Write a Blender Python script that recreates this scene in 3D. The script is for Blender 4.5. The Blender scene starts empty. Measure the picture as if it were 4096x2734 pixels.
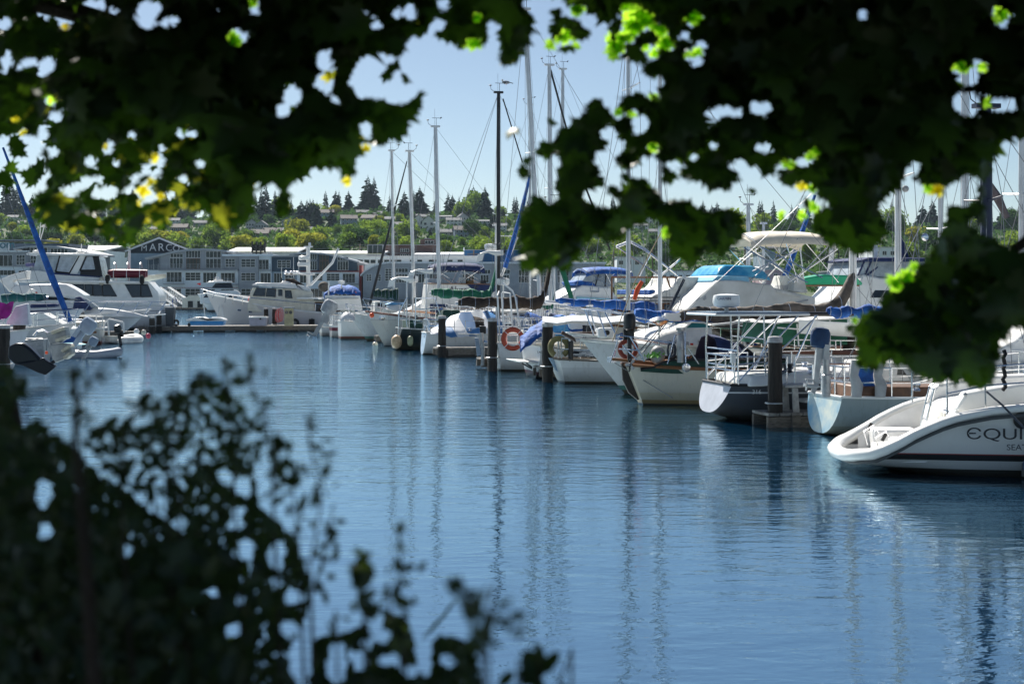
import bpy, bmesh, math, random
from math import sin, cos, pi, radians as R
from mathutils import Vector, Matrix, noise
S = bpy.context.scene
col = S.collection
# ------------------------------------------------------------------ camera, sky, sun, exposure
FPX, HC, VH = 5689.0, 2.8, 1170.0            # focal length in photo pixels, eye height, horizon row
cam = bpy.data.cameras.new('camera'); camo = bpy.data.objects.new('camera', cam); col.objects.link(camo)
camo.location = (0, 0, HC); camo.rotation_euler = (R(90), 0, 0)
cam.sensor_width = 36; cam.lens = 50; cam.shift_y = -197/4096.0
cam.clip_start = 0.05; cam.clip_end = 6000
cam.dof.use_dof = True; cam.dof.focus_distance = 42; cam.dof.aperture_fstop = 4.0
cam.dof.aperture_blades = 9
S.camera = camo
SUN_AZ, SUN_EL = -24.0, 47.0                 # azimuth from the view direction (left negative), elevation
w = bpy.data.worlds.new('World'); S.world = w; w.use_nodes = True
nt = w.node_tree; bg = nt.nodes['Background']
sk = nt.nodes.new('ShaderNodeTexSky'); sk.sky_type = 'NISHITA'; sk.sun_disc = False
sk.sun_elevation = R(SUN_EL); sk.sun_rotation = R(SUN_AZ); sk.air_density = 0.8; sk.dust_density = 0.9; sk.ozone_density = 2.0; sk.altitude = 800
tn = nt.nodes.new('ShaderNodeMix'); tn.data_type = 'RGBA'; tn.blend_type = 'MULTIPLY'; tn.inputs[0].default_value = 1; tn.inputs[7].default_value = (.957,.95,.885,1)
nt.links.new(sk.outputs[0], tn.inputs[6]); nt.links.new(tn.outputs[2], bg.inputs[0]); bg.inputs[1].default_value = 0.0535
sl = bpy.data.lights.new('sun', 'SUN'); so = bpy.data.objects.new('sun', sl); col.objects.link(so)
sl.energy = 5.0; sl.angle = R(0.5); sl.color = (1.0, 0.95, 0.87)
sd = Vector((sin(R(SUN_AZ))*cos(R(SUN_EL)), cos(R(SUN_AZ))*cos(R(SUN_EL)), sin(R(SUN_EL))))
so.rotation_euler = sd.to_track_quat('Z', 'Y').to_euler()
S.view_settings.view_transform = 'Standard'; S.view_settings.look = 'None'
S.view_settings.exposure = 1.05; S.view_settings.gamma = 1.0
S.render.engine = 'CYCLES'
S.cycles.sample_clamp_indirect = 6.0
S.cycles.max_bounces = 6; S.cycles.transparent_max_bounces = 8
rnd = random.Random(11)

def P(u, v, Y): return Vector(((u-2048)/FPX*Y, Y, HC-(v-VH)/FPX*Y))
def yw(v): return FPX*HC/(v-VH)

# ------------------------------------------------------------------ materials
MATS = {}
def mat(name, c, rough=.5, metal=0.0, var=.12, vs=3.0, bump=0.0, bs=40.0, spec=.5, c2=None, trans=0.0, ior=1.45, alpha=1.0, coat=0.0, stretch=None):
    if name in MATS: return MATS[name]
    m = bpy.data.materials.new(name); m.use_nodes = True; n = m.node_tree; L = n.links
    b = n.nodes['Principled BSDF']
    b.inputs['Roughness'].default_value = rough; b.inputs['Metallic'].default_value = metal
    b.inputs['Specular IOR Level'].default_value = spec; b.inputs['IOR'].default_value = ior
    b.inputs['Transmission Weight'].default_value = trans; b.inputs['Alpha'].default_value = alpha
    b.inputs['Coat Weight'].default_value = coat
    tc = n.nodes.new('ShaderNodeTexCoord'); src = tc.outputs['Object']
    if stretch:
        mp = n.nodes.new('ShaderNodeMapping'); mp.inputs['Scale'].default_value = stretch
        L.new(src, mp.inputs['Vector']); src = mp.outputs[0]
    nz = n.nodes.new('ShaderNodeTexNoise'); nz.inputs['Scale'].default_value = vs; nz.inputs['Detail'].default_value = 5; nz.inputs['Roughness'].default_value = .6
    L.new(src, nz.inputs['Vector'])
    cr = n.nodes.new('ShaderNodeValToRGB')
    a = c2 if c2 else tuple(x*(1-var) for x in c); d = c if c2 else tuple(min(1, x*(1+var*.6)) for x in c)
    cr.color_ramp.elements[0].position = .36; cr.color_ramp.elements[0].color = (*a, 1)
    cr.color_ramp.elements[1].position = .62; cr.color_ramp.elements[1].color = (*d, 1)
    L.new(nz.outputs['Fac'], cr.inputs[0]); L.new(cr.outputs[0], b.inputs['Base Color'])
    if bump:
        n2 = n.nodes.new('ShaderNodeTexNoise'); n2.inputs['Scale'].default_value = bs; n2.inputs['Detail'].default_value = 3
        L.new(src, n2.inputs['Vector'])
        bp = n.nodes.new('ShaderNodeBump'); bp.inputs['Strength'].default_value = bump; bp.inputs['Distance'].default_value = .05
        L.new(n2.outputs['Fac'], bp.inputs['Height']); L.new(bp.outputs[0], b.inputs['Normal'])
    MATS[name] = m; return m

def paint(name, stops, rough=.28, grime=.25, rust=(.42,.36,.26)):
    """hull paint: stops = [(z_from, colour)...] from the keel up, with faint vertical weather streaks"""
    if name in MATS: return MATS[name]
    m = bpy.data.materials.new(name); m.use_nodes = True; n = m.node_tree; L = n.links; b = n.nodes['Principled BSDF']
    b.inputs['Roughness'].default_value = rough
    tc = n.nodes.new('ShaderNodeTexCoord'); sx = n.nodes.new('ShaderNodeSeparateXYZ'); L.new(tc.outputs['Object'], sx.inputs[0])
    mr = n.nodes.new('ShaderNodeMapRange'); mr.inputs[1].default_value = -1; mr.inputs[2].default_value = 3; L.new(sx.outputs[2], mr.inputs[0])
    cr = n.nodes.new('ShaderNodeValToRGB'); cr.color_ramp.interpolation = 'CONSTANT'
    cr.color_ramp.elements[0].position = 0; cr.color_ramp.elements[0].color = (*stops[0][1], 1)
    cr.color_ramp.elements[1].position = (stops[1][0]+1)/4; cr.color_ramp.elements[1].color = (*stops[1][1], 1)
    for z, c in stops[2:]:
        e = cr.color_ramp.elements.new((z+1)/4); e.color = (*c, 1)
    L.new(mr.outputs[0], cr.inputs[0])
    mp = n.nodes.new('ShaderNodeMapping'); mp.inputs['Scale'].default_value = (5, 5, .5); L.new(tc.outputs['Object'], mp.inputs[0])
    nz = n.nodes.new('ShaderNodeTexNoise'); nz.inputs['Scale'].default_value = 2.2; nz.inputs['Detail'].default_value = 6; nz.inputs['Roughness'].default_value = .7
    L.new(mp.outputs[0], nz.inputs['Vector'])
    r2 = n.nodes.new('ShaderNodeMapRange'); r2.inputs[1].default_value = .52; r2.inputs[2].default_value = .8; r2.inputs[3].default_value = 0; r2.inputs[4].default_value = grime; L.new(nz.outputs['Fac'], r2.inputs[0])
    mx = n.nodes.new('ShaderNodeMix'); mx.data_type = 'RGBA'; mx.blend_type = 'MULTIPLY'
    L.new(r2.outputs[0], mx.inputs[0]); L.new(cr.outputs[0], mx.inputs[6]); mx.inputs[7].default_value = (*rust, 1)
    # scum line just above the water
    wl = n.nodes.new('ShaderNodeMapRange'); wl.inputs[1].default_value = .42; wl.inputs[2].default_value = .04; wl.inputs[3].default_value = 0; wl.inputs[4].default_value = 1.1; L.new(sx.outputs[2], wl.inputs[0])
    n3 = n.nodes.new('ShaderNodeTexNoise'); n3.inputs['Scale'].default_value = 1.6; n3.inputs['Detail'].default_value = 6; L.new(tc.outputs['Object'], n3.inputs['Vector'])
    mm = n.nodes.new('ShaderNodeMath'); mm.operation = 'MULTIPLY'; L.new(wl.outputs[0], mm.inputs[0]); L.new(n3.outputs['Fac'], mm.inputs[1]); m4 = n.nodes.new('ShaderNodeMath'); m4.operation = 'MULTIPLY'; m4.inputs[1].default_value = min(1, .25+grime); L.new(mm.outputs[0], m4.inputs[0])
    mx2 = n.nodes.new('ShaderNodeMix'); mx2.data_type = 'RGBA'; L.new(m4.outputs[0], mx2.inputs[0]); L.new(mx.outputs[2], mx2.inputs[6]); mx2.inputs[7].default_value = (.13,.11,.06,1)
    L.new(mx2.outputs[2], b.inputs['Base Color'])
    MATS[name] = m; return m

WHITE = mat('white_gelcoat', (.78,.78,.76), .25, var=.10, vs=1.5, c2=(.66,.665,.65))
CREAM = mat('cream_paint', (.66,.63,.54), .35, var=.1, c2=(.55,.52,.43))
DWHITE = mat('weathered_white_paint', (.70,.70,.67), .5, c2=(.45,.45,.42), vs=2.5)
DECK = mat('pale_deck', (.62,.62,.59), .6, c2=(.50,.50,.47), vs=6)
STEEL = mat('stainless_steel', (.75,.76,.78), .22, 1.0, var=.05)
ALU = mat('silver_mast_alloy', (.62,.63,.65), .38, .55, var=.08)
WMAST = mat('white_mast_paint', (.72,.72,.71), .35, var=.1)
DMAST = mat('black_mast_paint', (.02,.021,.024), .4)
WIRE = mat('rigging_wire', (.22,.23,.24), .4, .6)
GLASS = mat('dark_window_glass', (.012,.016,.02), .06, 0, var=.3, vs=1.2, spec=.8, bump=.02, bs=3)
SMOKE = mat('clear_vinyl', (.35,.40,.44), .12, 0, var=.3, vs=2, bump=.25, bs=6)
WOOD = mat('varnished_teak', (.22,.10,.04), .35, var=.3, vs=9, c2=(.17,.065,.02), stretch=(1,6,6))
DWOOD = mat('weathered_wood', (.20,.17,.14), .9, c2=(.10,.085,.07), vs=6, bump=.5, bs=25, stretch=(1,5,5))
DOCKW = mat('grey_dock_planks', (.26,.25,.23), .9, c2=(.14,.13,.12), vs=5, bump=.4, bs=20)
PILE = mat('creosoted_pile', (.038,.031,.026), .85, c2=(.012,.010,.009), vs=3, bump=.8, bs=14, stretch=(3,3,.35))
CAP = mat('pile_cap_white', (.42,.43,.44), .7, c2=(.26,.26,.26), vs=9)
BLUEC = mat('royal_blue_canvas', (.008,.11,.42), .75, c2=(.004,.045,.20), vs=3.5, bump=.9, bs=8)
NAVYC = mat('navy_canvas', (.015,.03,.10), .8, var=.2, vs=5, bump=.5, bs=5)
LBLUE = mat('light_blue_tarp', (.10,.36,.62), .45, c2=(.05,.24,.50), vs=4, bump=.7, bs=4)
GREENC = mat('green_canvas', (.005,.12,.065), .75, var=.25, vs=5, bump=.5, bs=5)
DGREEN = mat('dark_green_canvas', (.006,.045,.032), .75, var=.2, vs=5, bump=.5, bs=5)
BROWNC = mat('brown_black_canvas', (.040,.026,.018), .85, c2=(.014,.010,.008), vs=5, bump=.7, bs=5)
GREYC = mat('grey_brown_canvas', (.13,.11,.095), .85, c2=(.05,.043,.036), vs=3, bump=.8, bs=4)
BEIGE = mat('beige_canvas', (.66,.60,.50), .8, var=.1, vs=3, bump=.3, bs=3)
WTARP = mat('white_tarp', (.66,.67,.68), .5, c2=(.5,.52,.55), vs=3, bump=.8, bs=5)
BLACK = mat('black_plastic', (.012,.012,.013), .4)
RUB = mat('black_rubber', (.015,.015,.015), .8, bump=.3)
RED = mat('red_fabric', (.45,.02,.015), .6, var=.25)
ORANGE = mat('orange_plastic', (.75,.09,.02), .45, var=.15)
OREDF = mat('faded_orange_vinyl', (.42,.06,.025), .6, c2=(.30,.045,.02), vs=8)
FENDER = mat('white_fender_vinyl', (.60,.56,.48), .4, c2=(.38,.34,.26), vs=6)
TANF = mat('tan_fender_vinyl', (.58,.42,.26), .5, c2=(.38,.26,.15), vs=6)
YELLOW = mat('mustard_canvas', (.20,.17,.07), .8, c2=(.11,.10,.04), vs=4, bump=.4)
GREYP = mat('grey_plastic', (.33,.34,.35), .5, var=.2)
HYP = mat('grey_inflatable_rubber', (.30,.33,.38), .45, var=.15)
GALV = mat('galvanised_steel', (.42,.43,.44), .45, .7, c2=(.28,.29,.30), vs=8)
ROPE = mat('blue_white_rope', (.28,.33,.42), .9, var=.3, vs=30)
DROPE = mat('dark_rope', (.05,.06,.08), .9, var=.3, vs=30)

# ------------------------------------------------------------------ mesh builder
class MB:
    def __init__(s): s.v = []; s.f = []
    def add(s, vs, fs):
        o = len(s.v); s.v += [tuple(p) for p in vs]; s.f += [tuple(i+o for i in f) for f in fs]; return s
    def box(s, c, d, rz=0.0, ry=0.0, rx=0.0):
        m = Matrix.Rotation(rz, 3, 'Z') @ Matrix.Rotation(ry, 3, 'Y') @ Matrix.Rotation(rx, 3, 'X'); c = Vector(c)
        vs = [c + m @ Vector((sx*d[0]/2, sy*d[1]/2, sz*d[2]/2)) for sz in (-1,1) for sy in (-1,1) for sx in (-1,1)]
        return s.add(vs, [(0,2,3,1),(4,5,7,6),(0,1,5,4),(2,6,7,3),(0,4,6,2),(1,3,7,5)])
    def tube(s, pts, r, n=6, cap=True):
        pts = [Vector(p) for p in pts]; k = len(pts)
        rs = [r]*k if isinstance(r, (int, float)) else list(r)
        ref = None; vs = []
        for i, p in enumerate(pts):
            d = (pts[min(i+1, k-1)] - pts[max(i-1, 0)])
            if d.length < 1e-9: d = Vector((0,0,1))
            d.normalize()
            if ref is None: ref = d.orthogonal().normalized()
            a = ref - d*ref.dot(d)
            if a.length < 1e-6: a = d.orthogonal()
            a.normalize(); ref = a; b = d.cross(a)
            for j in range(n):
                t = 2*pi*j/n; vs.append(p + (a*cos(t) + b*sin(t))*rs[i])
        fs = [(i*n+j, i*n+(j+1) % n, (i+1)*n+(j+1) % n, (i+1)*n+j) for i in range(k-1) for j in range(n)]
        if cap: fs += [tuple(range(n))[::-1], tuple((k-1)*n+j for j in range(n))]
        return s.add(vs, fs)
    def lathe(s, prof, c=(0,0,0), n=12, axis='z', m=None):
        """prof = [(radius, height)...]"""
        c = Vector(c); vs = []
        for r, h in prof:
            for j in range(n):
                t = 2*pi*j/n
                q = Vector((r*cos(t), r*sin(t), h)) if axis == 'z' else (Vector((h, r*cos(t), r*sin(t))) if axis == 'x' else Vector((r*cos(t), h, r*sin(t))))
                if m: q = m @ q
                vs.append(c+q)
        k = len(prof)
        fs = [(i*n+j, i*n+(j+1) % n, (i+1)*n+(j+1) % n, (i+1)*n+j) for i in range(k-1) for j in range(n)]
        fs += [tuple(range(n))[::-1], tuple((k-1)*n+j for j in range(n))]
        return s.add(vs, fs)
    def ell(s, c, r, n=10, k=7, m=None):
        pr = [(sin(pi*i/k) if 0 < i < k else .001, -cos(pi*i/k)) for i in range(k+1)]
        mm = Matrix.Diagonal(Vector(r)) if not m else m @ Matrix.Diagonal(Vector(r))
        return s.lathe(pr, c, n, 'z', mm)
    def torus(s, c, Rr, r, m=None, n=20, k=8, a0=0, a1=2*pi):
        pts = []; full = abs(a1-a0-2*pi) < 1e-6
        for i in range(n+1):
            t = a0+(a1-a0)*i/n; q = Vector((Rr*cos(t), 0, Rr*sin(t)))
            if m: q = m @ q
            pts.append(Vector(c)+q)
        return s.tube(pts, r, k, not full)
    def prism(s, poly, off):
        """closed polygon (3-D points) pushed along off"""
        n = len(poly); off = Vector(off); a = [Vector(p) for p in poly]
        return s.add(a + [p+off for p in a], [tuple(range(n))[::-1], tuple(range(n, 2*n))] + [(i, (i+1) % n, n+(i+1) % n, n+i) for i in range(n)])
    def sheet(s, g, th=0.0):
        """grid of points; th = thickness downwards"""
        a = len(g); b = len(g[0]); vs = [Vector(p) for row in g for p in row]
        fs = [(i*b+j, i*b+j+1, (i+1)*b+j+1, (i+1)*b+j) for i in range(a-1) for j in range(b-1)]
        if th:
            o = len(vs); vs += [p - Vector((0,0,th)) for p in vs]; fs += [tuple(x+o for x in f)[::-1] for f in fs]
            rim = [(0, j) for j in range(b)] + [(i, b-1) for i in range(1, a)] + [(a-1, j) for j in range(b-2, -1, -1)] + [(i, 0) for i in range(a-2, 0, -1)]
            q = [i*b+j for i, j in rim]
            fs += [(q[i], q[(i+1) % len(q)], q[(i+1) % len(q)]+o, q[i]+o) for i in range(len(q))]
        return s.add(vs, fs)
    def build(s, name, m, parent=None, world=False, sharp=38, bevel=0.0, smooth=True):
        vs = s.v
        if world and parent is not None:
            inv = parent.matrix_basis.inverted()
            if parent.parent: inv = inv @ parent.parent.matrix_basis.inverted()
            vs = [inv @ Vector(p) for p in vs]
        me = bpy.data.meshes.new(name); me.from_pydata(vs, [], s.f)
        bm = bmesh.new(); bm.from_mesh(me); bmesh.ops.recalc_face_normals(bm, faces=bm.faces); bm.to_mesh(me); bm.free()
        if isinstance(m, (list, tuple)):
            for q in m: me.materials.append(q)
        else: me.materials.append(m)
        if smooth:
            for p in me.polygons: p.use_smooth = True
            me.set_sharp_from_angle(angle=R(sharp))
        o = bpy.data.objects.new(name, me); col.objects.link(o)
        if parent is not None: o.parent = parent
        if bevel:
            bv = o.modifiers.new('bevel', 'BEVEL'); bv.width = bevel; bv.segments = 2; bv.limit_method = 'ANGLE'
        return o

def tag(o, label=None, cat=None, group=None, kind=None):
    if label: o['label'] = label
    if cat: o['category'] = cat
    if group: o['group'] = group
    if kind: o['kind'] = kind
    return o
def thing(name, label, cat, loc=(0,0,0), rz=0.0, group=None):
    o = bpy.data.objects.new(name, None); col.objects.link(o); o.location = loc; o.rotation_euler = (0,0,rz)
    o.matrix_basis = Matrix.Translation(loc) @ Matrix.Rotation(rz, 4, 'Z'); o.empty_display_size = .2
    return tag(o, label, cat, group)
KIDS = {}
def copy_tree(o, parent=None):
    c = o.copy(); col.objects.link(c)
    if parent is not None: c.parent = parent
    for ch in [q for q in bpy.data.objects if q.parent == o]: copy_tree(ch, c)
    return c
def text(name, s, size, m, parent, loc, rot, depth=.004, sx=1.0, shear=0.0, align='LEFT'):
    cu = bpy.data.curves.new(name, 'FONT'); cu.body = s; cu.size = size; cu.extrude = depth; cu.shear = shear; cu.align_x = align
    t = bpy.data.objects.new(name, cu); col.objects.link(t)
    dg = bpy.context.evaluated_depsgraph_get(); me = bpy.data.meshes.new_from_object(t.evaluated_get(dg))
    bpy.data.objects.remove(t); me.materials.clear(); me.materials.append(m)
    o = bpy.data.objects.new(name, me); col.objects.link(o); o.parent = parent
    o.matrix_basis = Matrix.Translation(loc) @ rot.to_4x4() @ Matrix.Diagonal((sx, 1, 1, 1))
    return o
# ------------------------------------------------------------------ setting: water, far shore, hill, near bank
def lerp(a, b, t): return a+(b-a)*t
def pl(x, pts):
    if x <= pts[0][0]: return pts[0][1]
    for (a, p), (b, q) in zip(pts, pts[1:]):
        if x <= b: return lerp(p, q, (x-a)/(b-a))
    return pts[-1][1]
def terr(x, y):
    z = pl(y, [(250,1.6),(330,2.2),(420,4),(560,11),(700,22),(850,37),(980,50),(1120,62),(1500,66),(4000,60)])
    k = min(1, max(0, (y-380)/300))
    u = 2048 + x/max(y,1)*FPX
    z *= lerp(1, pl(u, [(-1500,.95),(0,.95),(900,.97),(1500,1.03),(2000,.98),(2500,.88),(3100,.86),(4200,.9)]), k)
    return z + k*4*noise.noise((x*.006, y*.006, 1.3)) + k*1.2*noise.noise((x*.03, y*.03, 4.1))
def build_setting():
    # hill terrain
    xs = [-1500+i*40 for i in range(86)]; ys = [249,262]+[280+i*22 for i in range(42)]+[1230,1300,1400,1600,2000,2600,3600]
    b = MB().sheet([[(x, y, terr(x, y)) for x in xs] for y in ys])
    m = mat('hillside_ground', (.03,.055,.018), .95, c2=(.05,.07,.025), vs=.05)
    tag(b.build('hillside', m), kind='structure')
    # quay wall face of the far shore
    q = MB().box((0, 248.5, .2), (1900, 1.2, 2.8))
    tag(q.build('far_quay', mat('quay_concrete', (.20,.20,.19), .9, c2=(.09,.09,.085), vs=.6)), kind='structure')
    # lake bed / seabed sheet and near bank
    g = MB().sheet([[(-1500,-60,-2.5),(1500,-60,-2.5)],[(-1500,262,-2.5),(1500,262,-2.5)]])
    tag(g.build('seabed', mat('seabed_mud', (.03,.035,.03), .95)), kind='structure')
    xs = [-40+i*1.0 for i in range(81)]; ysb = [-30,-20,-12,-8,-5,-3,-1.5,0,1,1.8,2.5,3.2,3.8,4.4,5.2,6.2]
    hz = lambda x, y: pl(y, [(-30,1.6),(-1,1.25),(1.8,1.0),(2.6,.75),(4.4,-.1),(6.2,-2.6)]) + .12*noise.noise((x*.6, y*.6, 0))
    b = MB().sheet([[(x, y, hz(x, y)) for x in xs] for y in ysb])
    tag(b.build('near_bank', mat('bank_soil', (.045,.05,.025), .95, c2=(.06,.05,.035), vs=2, bump=.6, bs=12)), kind='structure')
    # water
    W_ = MB().sheet([[(-1500,3,0),(1500,3,0)],[(-1500,248.2,0),(1500,248.2,0)]])
    m = bpy.data.materials.new('harbour_water'); m.use_nodes = True; n = m.node_tree; L = n.links; p = n.nodes['Principled BSDF']
    p.inputs['Base Color'].default_value = (.001,.018,.042,1); p.inputs['Roughness'].default_value = .035; p.inputs['IOR'].default_value = 1.5
    p.inputs['Specular IOR Level'].default_value = 0
    tc = n.nodes.new('ShaderNodeTexCoord')
    prev = None
    # (noise scale, mapping scale, rot, distance)
    for sc, mp, rot, dist, det in [(1.0, (.5,1.2,1), .25, .026, 2), (1.0, (1.7,4.4,1), -.18, .0125, 3), (1.0, (6.5,13,1), .1, .0042, 2)]:
        q = n.nodes.new('ShaderNodeMapping'); q.inputs['Scale'].default_value = mp; q.inputs['Rotation'].default_value = (0,0,rot); L.new(tc.outputs['Object'], q.inputs[0])
        nz = n.nodes.new('ShaderNodeTexNoise'); nz.inputs['Scale'].default_value = sc; nz.inputs['Detail'].default_value = det; nz.inputs['Roughness'].default_value = .5; nz.inputs['Distortion'].default_value = .6
        L.new(q.outputs[0], nz.inputs['Vector'])
        bp = n.nodes.new('ShaderNodeBump'); bp.inputs['Strength'].default_value = 1; bp.inputs['Distance'].default_value = dist*1.0
        h = nz.outputs['Fac']
        # calmer and rougher patches
        pn = n.nodes.new('ShaderNodeTexNoise'); pn.inputs['Scale'].default_value = .06; pn.inputs['Detail'].default_value = 2; L.new(tc.outputs['Object'], pn.inputs['Vector'])
        mr = n.nodes.new('ShaderNodeMapRange'); mr.inputs[1].default_value = .35; mr.inputs[2].default_value = .65; mr.inputs[3].default_value = .55; mr.inputs[4].default_value = 1.25; L.new(pn.outputs['Fac'], mr.inputs[0])
        mu = n.nodes.new('ShaderNodeMath'); mu.operation = 'MULTIPLY'; L.new(h, mu.inputs[0]); L.new(mr.outputs[0], mu.inputs[1])
        sx = n.nodes.new('ShaderNodeSeparateXYZ'); L.new(tc.outputs['Object'], sx.inputs[0]); m2 = n.nodes.new('ShaderNodeMapRange'); m2.inputs[1].default_value = 18; m2.inputs[2].default_value = 85; m2.inputs[3].default_value = .6; m2.inputs[4].default_value = 3.0; L.new(sx.outputs[1], m2.inputs[0])
        m3 = n.nodes.new('ShaderNodeMath'); m3.operation = 'MULTIPLY'; L.new(mu.outputs[0], m3.inputs[0]); L.new(m2.outputs[0], m3.inputs[1]); mu = m3
        L.new(mu.outputs[0], bp.inputs['Height'])
        if prev: L.new(prev.outputs[0], bp.inputs['Normal'])
        prev = bp
    L.new(prev.outputs[0], p.inputs['Normal'])
    gl = n.nodes.new('ShaderNodeBsdfGlossy'); gl.inputs['Color'].default_value = (.70,.90,1,1); gl.inputs['Roughness'].default_value = .03; L.new(prev.outputs[0], gl.inputs['Normal'])
    ms = n.nodes.new('ShaderNodeMixShader'); fr = n.nodes.new('ShaderNodeFresnel'); fr.inputs['IOR'].default_value = 3.4; L.new(prev.outputs[0], fr.inputs['Normal']); fm_ = n.nodes.new('ShaderNodeMath'); fm_.operation = 'MULTIPLY_ADD'; fm_.inputs[1].default_value = .52; fm_.inputs[2].default_value = .42; L.new(fr.outputs[0], fm_.inputs[0]); L.new(fm_.outputs[0], ms.inputs[0]); L.new(p.outputs[0], ms.inputs[1]); L.new(gl.outputs[0], ms.inputs[2]); L.new(ms.outputs[0], n.nodes['Material Output'].inputs[0])
    o = W_.build('water', m, smooth=False); tag(o, kind='structure')
build_setting()

# ------------------------------------------------------------------ trees and houses of the hill
def leafmat(name, c, c2, tr=.25, vs=.6):
    m = bpy.data.materials.new(name); m.use_nodes = True; n = m.node_tree; L = n.links; p = n.nodes['Principled BSDF']
    tc = n.nodes.new('ShaderNodeTexCoord'); nz = n.nodes.new('ShaderNodeTexNoise'); nz.inputs['Scale'].default_value = vs; nz.inputs['Detail'].default_value = 3
    L.new(tc.outputs['Object'], nz.inputs['Vector'])
    oi = n.nodes.new('ShaderNodeObjectInfo')
    ad = n.nodes.new('ShaderNodeMath'); ad.operation = 'MULTIPLY_ADD'; ad.inputs[1].default_value = .35; L.new(oi.outputs['Random'], ad.inputs[0]); L.new(nz.outputs['Fac'], ad.inputs[2])
    cr = n.nodes.new('ShaderNodeValToRGB'); cr.color_ramp.elements[0].position = .4; cr.color_ramp.elements[0].color = (*c, 1); cr.color_ramp.elements[1].position = .95; cr.color_ramp.elements[1].color = (*c2, 1)
    L.new(ad.outputs[0], cr.inputs[0]); L.new(cr.outputs[0], p.inputs['Base Color']); p.inputs['Roughness'].default_value = .95
    p.inputs['Specular IOR Level'].default_value = .03
    t = n.nodes.new('ShaderNodeBsdfTranslucent'); L.new(cr.outputs[0], t.inputs[0])
    mx = n.nodes.new('ShaderNodeMixShader'); mx.inputs[0].default_value = tr
    L.new(p.outputs[0], mx.inputs[1]); L.new(t.outputs[0], mx.inputs[2]); L.new(mx.outputs[0], n.nodes['Material Output'].inputs[0])
    return m
LBROAD = leafmat('broadleaf_green', (.08,.16,.02), (.26,.36,.04), .5)
LDARK = leafmat('deep_green_foliage', (.03,.075,.02), (.07,.14,.035), .35)
LYEL = leafmat('yellow_green_foliage', (.18,.24,.02), (.40,.38,.05), .5)
LCON = leafmat('conifer_green', (.012,.036,.026), (.028,.062,.036), .15)
BARK = mat('tree_bark', (.06,.045,.035), .95, c2=(.03,.024,.02), bump=.6)
def conifer_crown(r, h, seed, fat=1.0):
    q = random.Random(seed); b = MB()
    lev = int(h*1.5)
    for i in range(lev):
        t = i/lev; z = h*(.10+.9*t); rad = r*(1-t)**.8*q.uniform(.7,1.2)*fat+.15
        for k in range(7):
            a = q.uniform(0, 2*pi); rr = rad*q.uniform(.55,1.15); d = Vector((cos(a), sin(a), 0)); sd_ = Vector((-sin(a), cos(a), 0))
            wd = rr*q.uniform(.22,.4); dr = rr*q.uniform(.18,.5)
            p0 = Vector((0,0,z)); p1 = p0+d*rr*.55+sd_*wd+Vector((0,0,-dr*.3)); p2 = p0+d*rr+Vector((0,0,-dr)); p3 = p0+d*rr*.55-sd_*wd+Vector((0,0,-dr*.55)); p4 = p0+d*rr*.6+Vector((0,0,-dr*1.0-.3))
            b.add([p0,p1,p2,p3,p4], [(0,1,2),(0,2,3),(0,2,4)])
    b.add([(0,0,h*1.06),(.25,0,h*.93),(-.15,.2,h*.93),(-.15,-.2,h*.93)], [(0,1,2),(0,2,3),(0,3,1)])
    return b
def broad_crown(r, h, seed, n=1500, ls=.62, lobes=11):
    q = random.Random(seed); b = MB()
    L_ = []
    for i in range(lobes):
        a = q.uniform(0, 2*pi); rr = q.uniform(.1,.62)*r; L_.append((Vector((cos(a)*rr, sin(a)*rr, h*q.uniform(.35,.82))), q.uniform(.3,.52)*r))
    L_.append((Vector((0,0,h*.75)), r*.5))
    for i in range(n):
        c, R_ = q.choice(L_); d = Vector((q.gauss(0,1), q.gauss(0,1), q.gauss(0,1))).normalized()
        p = c+Vector((d.x, d.y, d.z*.85))*R_*q.uniform(.72,1.08)
        nrm = (d+Vector((q.gauss(0,.5), q.gauss(0,.5), q.gauss(0,.5)))).normalized(); a = nrm.orthogonal().normalized(); a = Matrix.Rotation(q.uniform(0,6), 3, nrm) @ a; c2 = nrm.cross(a); s_ = ls*q.uniform(.5,1.3)
        b.add([p-a*s_, p+c2*s_*.6, p+a*s_, p-c2*s_*.6], [(0,1,2,3)])
    return b
def trunkb(h, r): return MB().tube([(0,0,-1.5),(0,0,h*.4),(.05,.05,h*.9)], [r, r*.75, r*.15], 7)
def mk_tree(kind, seed):
    q = random.Random(seed)
    if kind == 'conifer':
        o = thing('conifer_tree', 'x', 'tree'); conifer_crown(5.4, 20, seed).build('crown', LCON, o, smooth=False); trunkb(19, .35).build('trunk', BARK, o)
    elif kind == 'wide_conifer':
        o = thing('conifer_tree', 'x', 'tree'); conifer_crown(7.2, 19, seed, 1.15).build('crown', LCON, o, smooth=False); trunkb(18, .45).build('trunk', BARK, o)
    else:
        m = {'broad':LBROAD,'dark':LDARK,'yellow':LYEL}[kind]
        o = thing('broadleaf_tree', 'x', 'tree'); broad_crown(6.2, 10, seed).build('crown', m, o, smooth=False); trunkb(7, .3).build('trunk', BARK, o)
    return o
PROTO = {}
for kd, n_ in (('conifer',3),('wide_conifer',2),('broad',4),('dark',2),('yellow',2)):
    PROTO[kd] = [mk_tree(kd, 31*i+len(kd)) for i in range(n_)]
USED = set()
COL_WORD = {'conifer':'narrow dark conifer','wide_conifer':'broad dark conifer','broad':'round mid green tree','dark':'deep green bushy tree','yellow':'yellow green bushy tree'}
def where(u):
    return pl(u, [(0,0),(4096,1)])
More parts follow.
